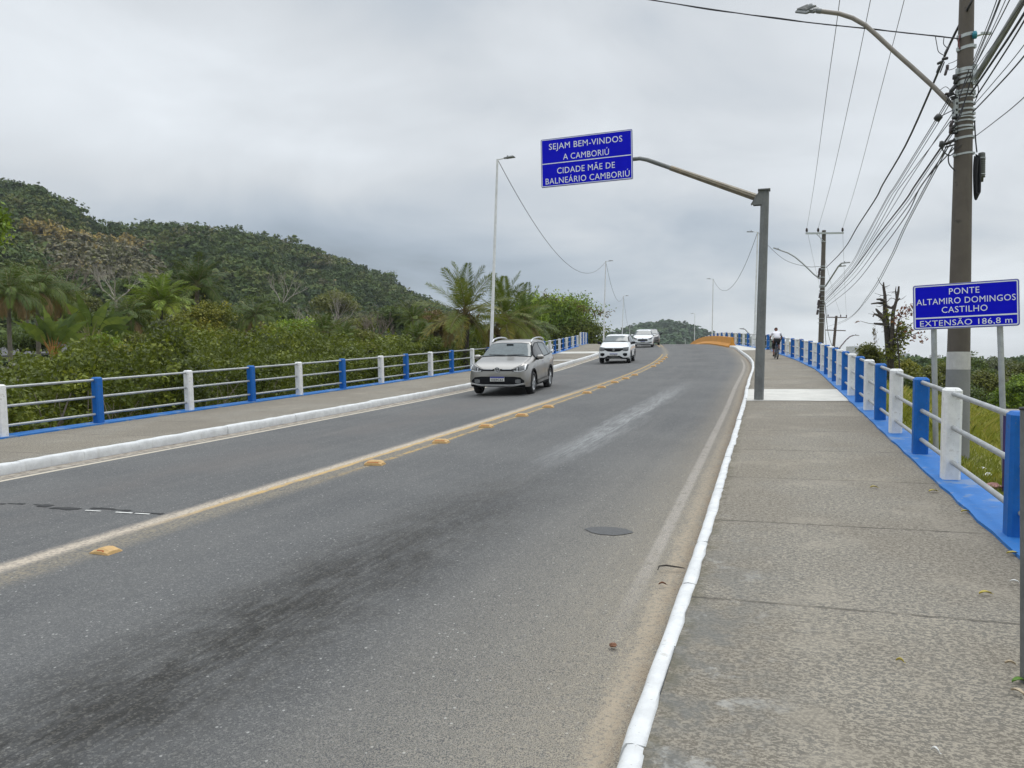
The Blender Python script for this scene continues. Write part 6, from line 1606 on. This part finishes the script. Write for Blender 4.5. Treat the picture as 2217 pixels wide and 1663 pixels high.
VW = [(2.09, .31, .58, .60, .58, .685, .50), (2.065, .28, .70, .69, .69, .765, .61), (1.98, .255, .79, .76, .765, .84, .66), (1.75, .235, .83, .82, .80, .925, .68), (1.40, .225, .84, .87, .815, .995, .69), (1.14, .225, .84, .905, .82, 1.05, .69), (.98, .225, .84, .925, .82, 1.13, .665), (.45, .225, .84, .95, .82, 1.425, .60), (.15, .225, .84, .96, .82, 1.495, .585), (-.5, .225, .84, .975, .82, 1.525, .58), (-1.3, .225, .84, .99, .815, 1.505, .565), (-1.75, .21, .82, 1.0, .80, 1.45, .545), (-1.99, .27, .78, 1.0, .77, 1.25, .53), (-2.07, .34, .72, .95, .72, 1.02, .55), (-2.10, .42, .6, .85, .6, .9, .5)]
VWS = [('arch', M_CLAD), ('mirror', (.78, 1.03, .83, P_SILVER)),
 ('F', 'bumper_intake', M_CLAD, [(-.74, .43, .33), (-.64, .52, .31), (-.45, .54, .30), (.45, .54, .30), (.64, .52, .31), (.74, .43, .33)], .006),
 ('F', 'lower_lip', M_CLAD, [(-.76, .315, .26), (-.5, .30, .27), (.5, .30, .27), (.76, .315, .26)], .010),
 ('F', 'skid_trim', M_CHROME, [(-.74, .375, .34), (-.60, .35, .31), (-.45, .325, .285), (.45, .325, .285), (.60, .35, .31), (.74, .375, .34)], .020),
 ('F', 'grille', M_CLAD, [(-.44, .745, .690), (0, .745, .688), (.44, .745, .690)], .008),
 ('FF', 'grille_trim', M_CHROME, [(.13, .741, .730), (.40, .741, .731)], .014),
 ('FF', 'headlight', M_LAMPD, [(.42, .735, .675), (.55, .79, .665), (.68, .835, .675), (.765, .855, .70), (.795, .855, .735)], .008),
 ('FF', 'headlight_lens', M_LAMPG, [(.60, .80, .70), (.68, .825, .70), (.745, .84, .72)], .013),
 ('FF', 'running_light', M_DRL, [(.46, .70, .682), (.56, .69, .674), (.66, .695, .678), (.74, .715, .70)], .017),
 ('FF', 'lamp_hook', M_DRL, [(.735, .84, .72), (.762, .845, .725)], .018), ('FF', 'lamp_inner_hook', M_DRL, [(.545, .765, .69), (.562, .77, .69)], .018),
 ('FF', 'fog_lamp', M_LAMPG, [(.50, .455, .375), (.57, .47, .36), (.645, .46, .375)], .014),
 ('F', 'intake_bar', M_CLAD, [(-.48, .40, .385), (.48, .40, .385)], .018),
 ('F', 'windscreen_seal', M_CLAD, [(-.72, 1.085, 1.03), (-.60, 1.40, 1.045), (-.3, 1.43, 1.055), (.3, 1.43, 1.055), (.60, 1.40, 1.045), (.72, 1.085, 1.03)], .004, 9),
 ('F', 'windscreen', M_GLASS, [(-.695, 1.09, 1.05), (-.575, 1.385, 1.066), (-.3, 1.412, 1.076), (.3, 1.412, 1.076), (.575, 1.385, 1.066), (.695, 1.09, 1.05)], .009, 9),
 ('FF', 'wiper', M_CLAD, [(.02, 1.085, 1.072), (.3, 1.094, 1.083), (.52, 1.10, 1.092)], .02),
 ('plate', 0, .475, 'IXE9C62', 0), ('badge', 0, .722, .080, 'round'),
 ('S', 'window_surround', M_CLAD, [(.86, 1.06, 1.0), (.45, 1.33, .99), (.1, 1.425, .99), (-.5, 1.445, 1.01), (-1.2, 1.41, 1.035), (-1.62, 1.33, 1.07), (-1.78, 1.20, 1.12)], .004),
 ('S', 'front_side_window', M_DGLASS, [(.74, 1.10, 1.025), (.45, 1.305, 1.015), (.1, 1.40, 1.015), (-.24, 1.415, 1.02)], .009),
 ('S', 'rear_side_window', M_GLASS, [(-.32, 1.42, 1.03), (-.7, 1.41, 1.04), (-1.12, 1.385, 1.055)], .009),
 ('S', 'quarter_window', M_GLASS, [(-1.20, 1.38, 1.06), (-1.5, 1.33, 1.085), (-1.68, 1.24, 1.12)], .009),
 ('S', 'sill_cladding', M_CLAD, [(.93, .30, .20), (-.85, .30, .20)], .010), ('S', 'sill_trim', P_SILVER, [(.80, .365, .295), (-.72, .395, .315)], .028),
 ('S', 'door_handle', M_CHROME, [(-.02, .90, .868), (-.20, .905, .872)], .022), ('S', 'door_handle', M_CHROME, [(-.92, .925, .893), (-1.10, .93, .898)], .022),
 ('S', 'door_seam', M_CLAD, [(.735, .98, .34), (.728, .98, .34)], .003, 9), ('S', 'door_seam', M_CLAD, [(-.28, 1.0, .34), (-.287, 1.0, .34)], .003, 9), ('S', 'door_seam', M_CLAD, [(-1.13, 1.02, .62), (-1.137, 1.02, .62)], .003, 9),
 ('S', 'crease', P_SILVER, [(.9, .60, .585), (-.9, .645, .63)], .010),
 ('FF', 'bonnet_seam', M_CLAD, [(.44, .765, .758), (.66, .865, .855), (.70, .93, .92)], .003),
 ('B', 'rear_window', M_GLASS, [(-.5, 1.32, 1.05), (.5, 1.32, 1.05)], .006), ('S', 'tail_light', M_TAIL, [(-1.86, 1.0, .78), (-2.0, .98, .80)], .008)]
T, hit, decal = make_car('minivan', 'silver estate car with roof rails and black trim, nearest car in the far lane', VW, P_SILVER, (1.27, -1.20), .325, .85, VWS)
for sg in (-1, 1):
    mb = MB(); P = [(sg * .585, y, z) for y, z in ((.36, 1.44), (.28, 1.50), (.08, 1.54), (-.5, 1.57), (-1.1, 1.555), (-1.38, 1.51), (-1.46, 1.46))]; mb.tube(catm(P, 3), .020, 8, flat=1.3); mb.build('roof_rail', M_CHROME, T)
# a driver's shoulder and seat seen through the open window would be dark: interior mirror only
p_, d_, n_ = hit('F', 0, 1.36); mb = MB(); mb.box(p_ + n_ * .014 + Vector((0, 0, 0)), (.20, .03, .05)); mb.build('mirror_patch', M_CLAD, T)
u0, v0 = 21.85, 7.42; place_car(T, u0, v0, .095)
# white hatchback
KW_ = [(y * .885, zb * .95 + .02, wb * .935, zs * .985 + .01, ws * .935, zt * (.955 if y < .8 else 1.0) + (.025 if y > .8 else .01), wt * .94) for (y, zb, wb, zs, ws, zt, wt) in VW]
KWS = [('arch', M_CLAD), ('mirror', (.70, 1.03, .77, M_CLAD)),
 ('F', 'grille', M_CLAD, [(-.50, .79, .72), (-.30, .785, .625), (0, .785, .60), (.30, .785, .625), (.50, .79, .72)], .008),
 ('F', 'grille_bar', M_LAMPD, [(-.40, .735, .722), (.40, .735, .722)], .014),
 ('FF', 'headlight', M_LAMPG, [(.46, .795, .675), (.58, .815, .655), (.70, .825, .68)], .010), ('FF', 'headlight_rim', M_CLAD, [(.455, .81, .665), (.60, .83, .64), (.725, .84, .665)], .005),
 ('FF', 'fog_recess', M_CLAD, [(.46, .525, .44), (.56, .545, .375), (.67, .53, .42)], .008),
 ('F', 'bumper_cladding', M_CLAD, [(-.74, .32, .19), (-.48, .31, .18), (-.30, .41, .18), (.30, .41, .18), (.48, .31, .18), (.74, .32, .19)], .008),
 ('F', 'windscreen_seal', M_CLAD, [(-.665, 1.10, 1.055), (-.565, 1.35, 1.07), (-.3, 1.385, 1.08), (.3, 1.385, 1.08), (.565, 1.35, 1.07), (.665, 1.10, 1.055)], .004, 9),
 ('F', 'windscreen', M_GLASS, [(-.645, 1.105, 1.075), (-.545, 1.34, 1.088), (-.3, 1.37, 1.097), (.3, 1.37, 1.097), (.545, 1.34, 1.088), (.645, 1.105, 1.075)], .009, 9),
 ('F', 'wiper', M_CLAD, [(-.5, 1.115, 1.103), (-.2, 1.12, 1.108)], .02),
 ('plate', 0, .455, 'OWI7B18', 0), ('badge', 0, .705, .075, 'diamond'),
 ('S', 'window_surround', M_CLAD, [(.72, 1.08, 1.01), (.4, 1.30, 1.0), (.1, 1.375, 1.0), (-.5, 1.39, 1.02), (-1.2, 1.36, 1.04), (-1.5, 1.25, 1.08)], .004),
 ('S', 'front_side_window', M_DGLASS, [(.62, 1.11, 1.03), (.4, 1.275, 1.025), (.1, 1.35, 1.02), (-.24, 1.365, 1.03)], .009),
 ('S', 'rear_side_window', M_GLASS, [(-.32, 1.37, 1.035), (-.7, 1.36, 1.045), (-1.15, 1.33, 1.06)], .009),
 ('S', 'sill_cladding', M_CLAD, [(.80, .36, .20), (-.75, .36, .20)], .010), ('S', 'door_handle', M_CLAD, [(-.05, .90, .865), (-.2, .905, .87)], .02),
 ('S', 'tail_light', M_TAIL, [(-1.68, 1.0, .78), (-1.8, .98, .80)], .008)]
T, hit, decal = make_car('hatchback', 'white hatchback with black grille and black lower bumper, second car', KW_, P_WHITE, (1.12, -1.06), .30, .785, KWS)
mb = MB(); p_, d_, n_ = hit('F', 0, 1.40); mb.tube([(0, -.2, 1.46), (0, -.30, 1.60)], [.012, .005], 6); mb.build('aerial', M_CLAD, T)
for x_ in (-.16, .20):
    p_, d_, n_ = hit('F', x_, 1.23); mb = MB(); mb.box(p_ - n_ * .0 + Vector((0, .012, 0)), (.17, .004, .15), Matrix.Rotation(radians(-58), 3, 'X'), ch=0); o = mb.build('seat_cover', M_SEAT, T); bpy.data.objects.remove(o)
place_car(T, 40.1, 7.93, .085)
# white sedan
FD = [(y * .95, zb, wb * 1.01, zs, ws * 1.01, zt * (.985 if y < .8 else 1.0), wt * 1.0) for (y, zb, wb, zs, ws, zt, wt) in VW]
FDS = [('arch', M_CLAD), ('mirror', (.74, 1.03, .84, P_WHITE)),
 ('F', 'grille_rim', M_CHROME, [(-.43, .65, .62), (-.36, .715, .535), (.36, .715, .535), (.43, .65, .62)], .006), ('F', 'grille', M_CLAD, [(-.40, .645, .622), (-.34, .70, .552), (.34, .70, .552), (.40, .645, .622)], .011),
 ('FF', 'headlight', M_LAMPD, [(.46, .735, .69), (.60, .80, .675), (.72, .85, .71), (.80, .89, .80)], .008), ('FF', 'headlight_lens', M_LAMPG, [(.52, .745, .70), (.66, .80, .71)], .013),
 ('F', 'lower_grille', M_CLAD, [(-.74, .50, .42), (-.60, .45, .37), (-.3, .40, .355), (.3, .40, .355), (.60, .45, .37), (.74, .50, .42)], .008), ('F', 'lower_lip', M_CLAD, [(-.74, .26, .20), (.74, .26, .20)], .008),
 ('F', 'windscreen_seal', M_CLAD, [(-.72, 1.085, 1.03), (-.60, 1.38, 1.045), (-.3, 1.41, 1.055), (.3, 1.41, 1.055), (.60, 1.38, 1.045), (.72, 1.085, 1.03)], .004, 9),
 ('F', 'windscreen', M_GLASS, [(-.695, 1.09, 1.05), (-.575, 1.365, 1.066), (-.3, 1.395, 1.076), (.3, 1.395, 1.076), (.575, 1.365, 1.066), (.695, 1.09, 1.05)], .009, 9),
 ('plate', 0, .47, 'QJC4E20', 0), ('badge', 0, .745, .045, 'oval'),
 ('S', 'window_surround', M_CLAD, [(.80, 1.06, 1.0), (.45, 1.30, .99), (.1, 1.40, .99), (-.5, 1.42, 1.01), (-1.2, 1.38, 1.035), (-1.55, 1.24, 1.07)], .004), ('S', 'front_side_window', M_DGLASS, [(.70, 1.10, 1.025), (.45, 1.275, 1.015), (.1, 1.375, 1.015), (-.24, 1.39, 1.02)], .009), ('S', 'rear_side_window', M_DGLASS, [(-.32, 1.395, 1.03), (-.7, 1.39, 1.04), (-1.12, 1.36, 1.055)], .009)]
T, hit, decal = make_car('sedan', 'white sedan with an oval black grille near the crest, third car', FD, P_WHITE, (1.20, -1.15), .305, .845, FDS)
mb = MB(); mb.tube([(0, -.1, 1.49), (0, -.2, 1.62)], [.012, .005], 6); mb.build('aerial', M_CLAD, T)
u0, v0 = unp(1389, 752.5, -KH); place_car(T, u0 + 1.1, v0, .12)
T, hit, decal = make_car('dark_car', 'dark grey car mostly hidden behind the white sedan, at the crest', [(y, zb, wb, zs, ws, zt, wt) for (y, zb, wb, zs, ws, zt, wt) in FD], P_GREY, (1.20, -1.15), .315, .845, [('arch', M_CLAD), ('mirror', (.74, 1.05, .86, M_CLAD))] + [q for q in FDS if q[0] not in ('arch', 'mirror', 'plate')])
u1, v1 = u0 + 8.5, v0 + .55; place_car(T, u1, v1, .14)
# ------------------------------------------------------------------ cyclist
def skin(name, V, E, R, mat, parent, sub=1, M=None):
    me = bpy.data.meshes.new(name); me.from_pydata(V, E, []); o = bpy.data.objects.new(name, me); COL.objects.link(o)
    md = o.modifiers.new('skin', 'SKIN'); md.use_smooth_shade = True
    for i, r in enumerate(R): me.skin_vertices[0].data[i].radius = (r, r) if not hasattr(r, '__len__') else r
    me.skin_vertices[0].data[0].use_root = True
    sb = o.modifiers.new('sub', 'SUBSURF'); sb.levels = sub; sb.render_levels = sub
    bpy.context.view_layer.update()
    m2 = bpy.data.meshes.new_from_object(o.evaluated_get(bpy.context.evaluated_depsgraph_get())); m2.name = name; m2.materials.clear(); m2.materials.append(mat)
    for p in m2.polygons: p.use_smooth = True
    o.modifiers.clear(); o.data = m2; o.parent = parent; return o
M_BIKE = simple('dark_bike_frame', (.03, .032, .034), .35, .2, 10); M_SKIN = simple('tanned_skin', (.20, .085, .06), .6, .12, 12)
M_SHIRT = simple('white_cotton', (.70, .69, .74), .85, .06, 7, bump=.25); M_SHORT = simple('black_cloth', (.018, .018, .02), .9, .2, 10, bump=.3)
M_HAIR = simple('black_hair', (.014, .012, .011), .75, .25, 30); M_SHOE = simple('dark_shoes', (.03, .03, .032), .7, .2, 10); M_CALF = simple('white_sock', (.6, .6, .6), .9, .1, 10)
KB = .93
ub, vb = unp(1683, 778); t, l, n = slope_basis(ub, vRP); hd = Vector((SA * cos(.12) - CA * sin(.12), CA * cos(.12) + SA * sin(.12), 0)).normalized()
hd = (hd + Vector((0, 0, .049))).normalized(); X = hd.cross(Vector((0, 0, 1))).normalized(); Z = X.cross(hd)
MBk = Matrix((X * KB, hd * KB, Z * KB)).transposed().to_4x4(); MBk.translation = RP(ub, vb) + hd * .45 * KB
T = thing('bicycle', 'black mountain bicycle ridden up the right pavement, away from the camera', 'bicycle'); T.matrix_world = MBk
def bt(pts, r, nm, mat=M_BIKE, par=None): mb = MB(); mb.tube(pts, r, 8); return mb.build(nm, mat, par or T)
def wheel(y, yaw=0):
    R = Matrix.Translation((0, y, .335)) @ Matrix.Rotation(yaw, 4, 'Z') @ Matrix.Rotation(pi / 2, 4, 'Y'); mb = MB()
    mb.lathe([(.335 + .026 * cos(2 * pi * k / 8) - .026, .026 * sin(2 * pi * k / 8)) for k in range(9)], 36, R); w_ = mb.build('wheel', M_BLACK, T)
    mb = MB(); mb.lathe([(.285, -.012), (.292, -.013), (.292, .013), (.285, .012), (.285, -.012)], 36, R); mb.lathe([(.02, -.035), (.022, 0), (.02, .035)], 10, R); mb.build('rim', M_STEEL, w_); mb = MB()
    for k in range(16): an = 2 * pi * k / 16; mb.tube([R @ Vector((.02 * cos(an + .5), .02 * sin(an + .5), .03 * (1 if k % 2 else -1))), R @ Vector((.287 * cos(an), .287 * sin(an), 0))], .0018, 4)
    mb.build('spokes', M_GALV, w_)
wheel(-.45); wheel(.62, .02)
fr = MB()
for a, b, r in (((0, 0, .30), (0, -.16, .80), .017), ((0, 0, .30), (0, .40, .68), .02), ((0, -.14, .74), (0, .37, .80), .017), ((0, .41, .64), (0, .355, .86), .021)): fr.tube([a, b], r, 8)
for sg in (-1, 1): fr.tube([(sg * .02, 0, .30), (sg * .06, -.45, .335)], .011, 6); fr.tube([(sg * .02, -.14, .74), (sg * .06, -.45, .335)], .009, 6)
fr.build('frame', M_BIKE, T); fk = MB()
for sg in (-1, 1): fk.tube([(0, .41, .66), (sg * .06, .44, .62), (sg * .06, .62, .335)], .014, 6)
fk.build('fork', M_BIKE, T); bt([(0, -.16, .80), (0, -.19, .90)], .013, 'seat_post'); mb = MB(); mb.lathe([(0, -.03), (.07, -.02), (.08, .0), (.05, .025), (0, .03)], 12, Matrix.Translation((0, -.20, .915)) @ Matrix.Diagonal((.9, 1.55, 1, 1))); mb.build('saddle', M_BLACK, T)
bt([(0, .355, .86), (0, .37, .96)], .014, 'stem'); hb = bt([(-.31, .33, .985), (-.15, .40, .975), (0, .38, .965), (.15, .40, .975), (.31, .33, .985)], .012, 'handlebar')
for sg in (-1, 1): bt([(sg * .20, .382, .982), (sg * .315, .328, .987)], .017, 'grip', M_BLACK)
mb = MB(); mb.lathe([(.095, -.003), (.1, 0), (.095, .003), (.08, .003), (.08, -.003)], 24, Matrix.Translation((.045, 0, .30)) @ Matrix.Rotation(pi / 2, 4, 'Y')); mb.build('chainring', M_STEEL, T)
cr = .17
for sg, an in ((-1, -1.25), (1, 1.9)):
    py_, pz_ = cr * cos(an), .30 + cr * sin(an); c_ = bt([(sg * .06, 0, .30), (sg * .075, py_, pz_)], .011, 'crank'); mb = MB(); mb.box((sg * .125, py_, pz_), (.09, .09, .02)); mb.build('pedal', M_BLACK, c_)
Pn = thing('person', 'cyclist in a white shirt and black shorts, riding uphill seen from behind', 'person'); Pn.matrix_world = MBk.copy()
fl = (-.125, cr * cos(-1.25), .30 + cr * sin(-1.25)); frr = (.125, cr * cos(1.9), .30 + cr * sin(1.9))
V = [(0, -.19, .99), (0, -.13, 1.10), (0, -.02, 1.22), (0, .10, 1.315), (0, .17, 1.36), (0, .225, 1.40), (0, .262, 1.465), (0, .285, 1.535), (0, .275, 1.575)]
E = [(i, i + 1) for i in range(8)]; R = [(.135, .125), (.135, .105), (.145, .11), (.15, .10), .055, .05, (.078, .09), (.082, .095), (.05, .06)]
def chain(st, pts, rs):
    k = st
    for p, r in zip(pts, rs): V.append(p); R.append(r); E.append((k, len(V) - 1)); k = len(V) - 1
    return k
for sg, ft, kn in ((-1, fl, (-.125, .22, .66)), (1, frr, (.125, .27, .82))):
    an_ = (ft[0], ft[1] - .07, ft[2] + .10); chain(0, [(sg * .10, -.15, .95), ((sg * .10 + kn[0]) / 2, (-.15 + kn[1]) / 2, (.95 + kn[2]) / 2 + .01), kn, ((kn[0] + an_[0]) / 2, (kn[1] + an_[1]) / 2 - .025, (kn[2] + an_[2]) / 2), an_, (ft[0], ft[1] - .02, ft[2] + .05), (ft[0], ft[1] + .09, ft[2] + .035)], [.095, .082, .058, .054, .036, .038, .030])
    h = (sg * .265, .352, 1.005)
    k = chain(3, [(sg * .17, .09, 1.30), (sg * .215, .13, 1.255), (sg * .275, .20, 1.13), (sg * .275, .27, 1.06), (sg * .268, .325, 1.022), h], [.06, .052, .042, .037, .026, .027])
    for j, q in enumerate((-.028, -.010, .010, .028)):
        ln = (.9, 1.05, 1.0, .8)[j]
        chain(k, [(h[0] + q, h[1] + .028 * ln, h[2] + .008), (h[0] + q, h[1] + .045 * ln, h[2] - .012), (h[0] + q, h[1] + .030 * ln, h[2] - .032)], [.0095, .009, .008])
    chain(k, [(h[0] - sg * .034, h[1] + .005, h[2] - .006), (h[0] - sg * .042, h[1] + .022, h[2] - .024)], [.0105, .009])
chain(6, [(0, .345, 1.475), (0, .362, 1.462)], [.018, .012])
for sg in (-1, 1): chain(7, [(sg * .075, .275, 1.51), (sg * .088, .262, 1.518)], [.02, .013])
skin('body', V, E, R, M_SKIN, Pn, 1)
V = [(0, -.20, 1.00), (0, -.13, 1.11), (0, -.02, 1.23), (0, .09, 1.32), (0, .165, 1.37)]; E = [(i, i + 1) for i in range(4)]; R = [(.165, .145), (.165, .13), (.18, .135), (.175, .12), (.075, .065)]
for sg in (-1, 1): chain(3, [(sg * .18, .095, 1.30), (sg * .235, .145, 1.225), (sg * .258, .165, 1.185)], [.078, .07, .066])
skin('shirt', V, E, R, M_SHIRT, Pn, 1)
V = [(0, -.20, .985), (0, -.19, 1.02)]; E = [(0, 1)]; R = [(.16, .15), (.155, .14)]
for sg, ft, kn in ((-1, fl, (-.125, .22, .66)), (1, frr, (.125, .27, .82))):
    an_ = (ft[0], ft[1] - .07, ft[2] + .10); chain(0, [(sg * .105, -.15, .95), ((sg * .10 + kn[0]) / 2, (-.15 + kn[1]) / 2, (.95 + kn[2]) / 2 + .01), kn, ((kn[0] + an_[0]) / 2, (kn[1] + an_[1]) / 2 - .02, (kn[2] + an_[2]) / 2)], [.118, .102, .085, .07])
skin('trousers', V, E, R, M_SHORT, Pn, 1)
for sg, ft in ((-1, fl), (1, frr)):
    V = [(ft[0], ft[1] - .085, ft[2] + .05), (ft[0], ft[1] - .01, ft[2] + .045), (ft[0], ft[1] + .10, ft[2] + .035), (ft[0], ft[1] + .15, ft[2] + .03)]; E = [(0, 1), (1, 2), (2, 3)]; R = [.045, (.045, .04), (.046, .032), .025]; skin('shoe', V, E, R, M_SHOE, Pn, 1)
V = [(0, .235, 1.50), (0, .265, 1.548), (0, .29, 1.575)]; E = [(0, 1), (1, 2)]; R = [(.082, .07), (.092, .09), (.07, .06)]; skin('hair', V, E, R, M_HAIR, Pn, 1)
for sg in (-1, 1): mb = MB(); mb.lathe([(0, -.009), (.009, 0), (0, .009)], 8, Matrix.Translation((sg * .033, .368, 1.505))); mb.build('eye', M_HAIR, Pn)

# ------------------------------------------------------------------ small litter on the ground
M_LEAFY = simple('yellow_fallen_leaf', (.42, .34, .07), .7, .2, 30); M_LEAFB = simple('brown_fallen_leaf', (.16, .07, .035), .8, .3, 30); M_LEAFG = simple('green_fallen_leaf', (.10, .20, .03), .6, .2, 30); M_LEAFP = simple('pale_dry_leaf', (.46, .38, .27), .8, .2, 30); M_PAPER = simple('crumpled_white_paper', (.72, .72, .70), .8, .06, 20)
def leaf(label, px, py, mat, L, an, off=0.0):
    u, v = unp(px, py, off); b = RP(u, v, off + .004); mb = MB(); rows = []
    for i in range(7):
        t_ = i / 6; w_ = L * .20 * sin(pi * min(1, t_ * .93 + .05)) ** .8; z = .010 * sin(pi * t_) + .004
        rows.append([(x_ * w_, (t_ - .5) * L, z + abs(x_) * .010) for x_ in (-1, -.5, 0, .5, 1)])
    mb.grid(rows, smooth=True); mb.tube([(0, -L * .5, .006), (.004, -L * .72, .003)], .0016, 4); o = mb.build('fallen_leaf', mat); o.location = b; o.rotation_euler = (0, 0, an); return tag(o, label, 'leaf', 'fallen leaves on the ground')
leaf('small yellow leaf on the pavement, upper middle, far from the plinth', 1892, 1058, M_LEAFY, .07, 1.4); leaf('yellow leaf close to the blue plinth beside the nearest white post', 2020, 1066, M_LEAFY, .09, 1.7); leaf('yellow leaf touching the blue plinth edge below the nearest white post', 2090, 1112, M_LEAFY, .07, 1.5)
leaf('yellow leaf at the plinth edge below the nearest blue post', 2194, 1203, M_LEAFY, .085, 1.3); leaf('yellow green leaf on bare concrete near the right edge', 2133, 1290, M_LEAFY, .075, 1.6); leaf('pale scrap leaf left of the dark steel post', 2196, 1265, M_PAPER, .05, 1.0)
leaf('pale leaf beside the foot of the steel post', 2187, 1443, M_LEAFP, .045, 1.2); leaf('cream coloured dry leaf lying in front of the steel post', 2203, 1505, M_LEAFP, .06, .4); leaf('bright green leaf at the foot of the steel post', 2207, 1482, M_LEAFG, .075, 1.7); leaf('ochre leaf alone in the lower right of the pavement', 1948, 1437, M_LEAFY, .035, .9); leaf('white scrap on the pavement at the lower right', 2024, 1636, M_PAPER, .03, .7); leaf('rust red leaf in the sandy gutter', 1434, 1270, M_LEAFB, .05, 1.5, -KH - .004)
u, v = unp(1452, 1234, -KH); b = RP(u, v, -KH + .006); mb = MB(); mb.tube([(-.10, -.03, 0), (-.085, .0, .02), (-.03, .012, .022), (.06, .0, .012), (.10, -.012, .008)], [.004, .006, .007, .006, .003], 6); o = mb.build('twig', M_BARKD); o.location = b; tag(o, 'dark bent twig lying in the sand beside the right kerb', 'twig')
def stone(label, px, py, mat, r, off, name='stone', flat=.5, cat='stone'):
    u, v = unp(px, py, off); rnd = random.Random(int(px)); b = RP(u, v, off); bm = bmesh.new(); bmesh.ops.create_icosphere(bm, subdivisions=2, radius=r)
    for q in bm.verts: q.co *= rnd.uniform(.8, 1.15); q.co.z = q.co.z * flat + r * flat * .7
    me = bpy.data.meshes.new(name); bm.to_mesh(me); bm.free(); me.materials.append(mat); o = bpy.data.objects.new(name, me); COL.objects.link(o); o.location = b; return tag(o, label, cat)
stone('dark brown lump lying on the dusty asphalt left of the kerb', 1327, 1403, M_LEAFB, .022, -KH, 'lump', .6, 'debris'); stone('small black stone on the road above the broken stud', 379, 1160, M_BLACK, .026, -KH)
def scrap(label, px, py, d, mat, sz, name='paper_scrap', cat='litter', flat=.5):
    p = at(px, py, d); p.z = zterr(p.x, p.y) + .04; rnd = random.Random(int(px * 3)); bm = bmesh.new(); bmesh.ops.create_icosphere(bm, subdivisions=2, radius=1)
    for q in bm.verts: q.co = Vector((q.co.x * sz[0], q.co.y * sz[1], q.co.z * sz[2])) * rnd.uniform(.7, 1.25)
    me = bpy.data.meshes.new(name); bm.to_mesh(me); bm.free(); me.materials.append(mat); o = bpy.data.objects.new(name, me); COL.objects.link(o); o.location = p; return tag(o, label, cat)
scrap('upper crumpled white paper scrap on the grass behind the railing', 2126, 1003, 11.2, M_PAPER, (.07, .05, .035)); scrap('lower crumpled white paper scrap on the grass behind the railing', 2138, 1026, 10.6, M_PAPER, (.06, .05, .04))
scrap('pink broken brick on the bank behind the nearest railing bay', 2150, 1056, 9.6, simple('pink_brick', (.42, .22, .19), .85, .2, 12), (.10, .06, .045), 'brick', 'brick')
# ------------------------------------------------------------------ air between here and the hills

M_HAZE = bpy.data.materials.new('haze'); M_HAZE.use_nodes = True; M_HAZE.node_tree.nodes.clear(); s = Sh(M_HAZE.node_tree)
o_ = s.n.new('ShaderNodeOutputMaterial'); pv = s.node('ShaderNodeVolumePrincipled', {'Color': (.86, .93, 1.0), 'Density': .00017, 'Anisotropy': .2}); s.l.new(pv.outputs[0], o_.inputs['Volume'])
mb = MB(); mb.box((0, 900, 44.5), (3400, 2600, 95)); hz = mb.build('haze', M_HAZE); tag(hz, 'thin pale haze between the bridge and the hills', 'haze', None, 'stuff')
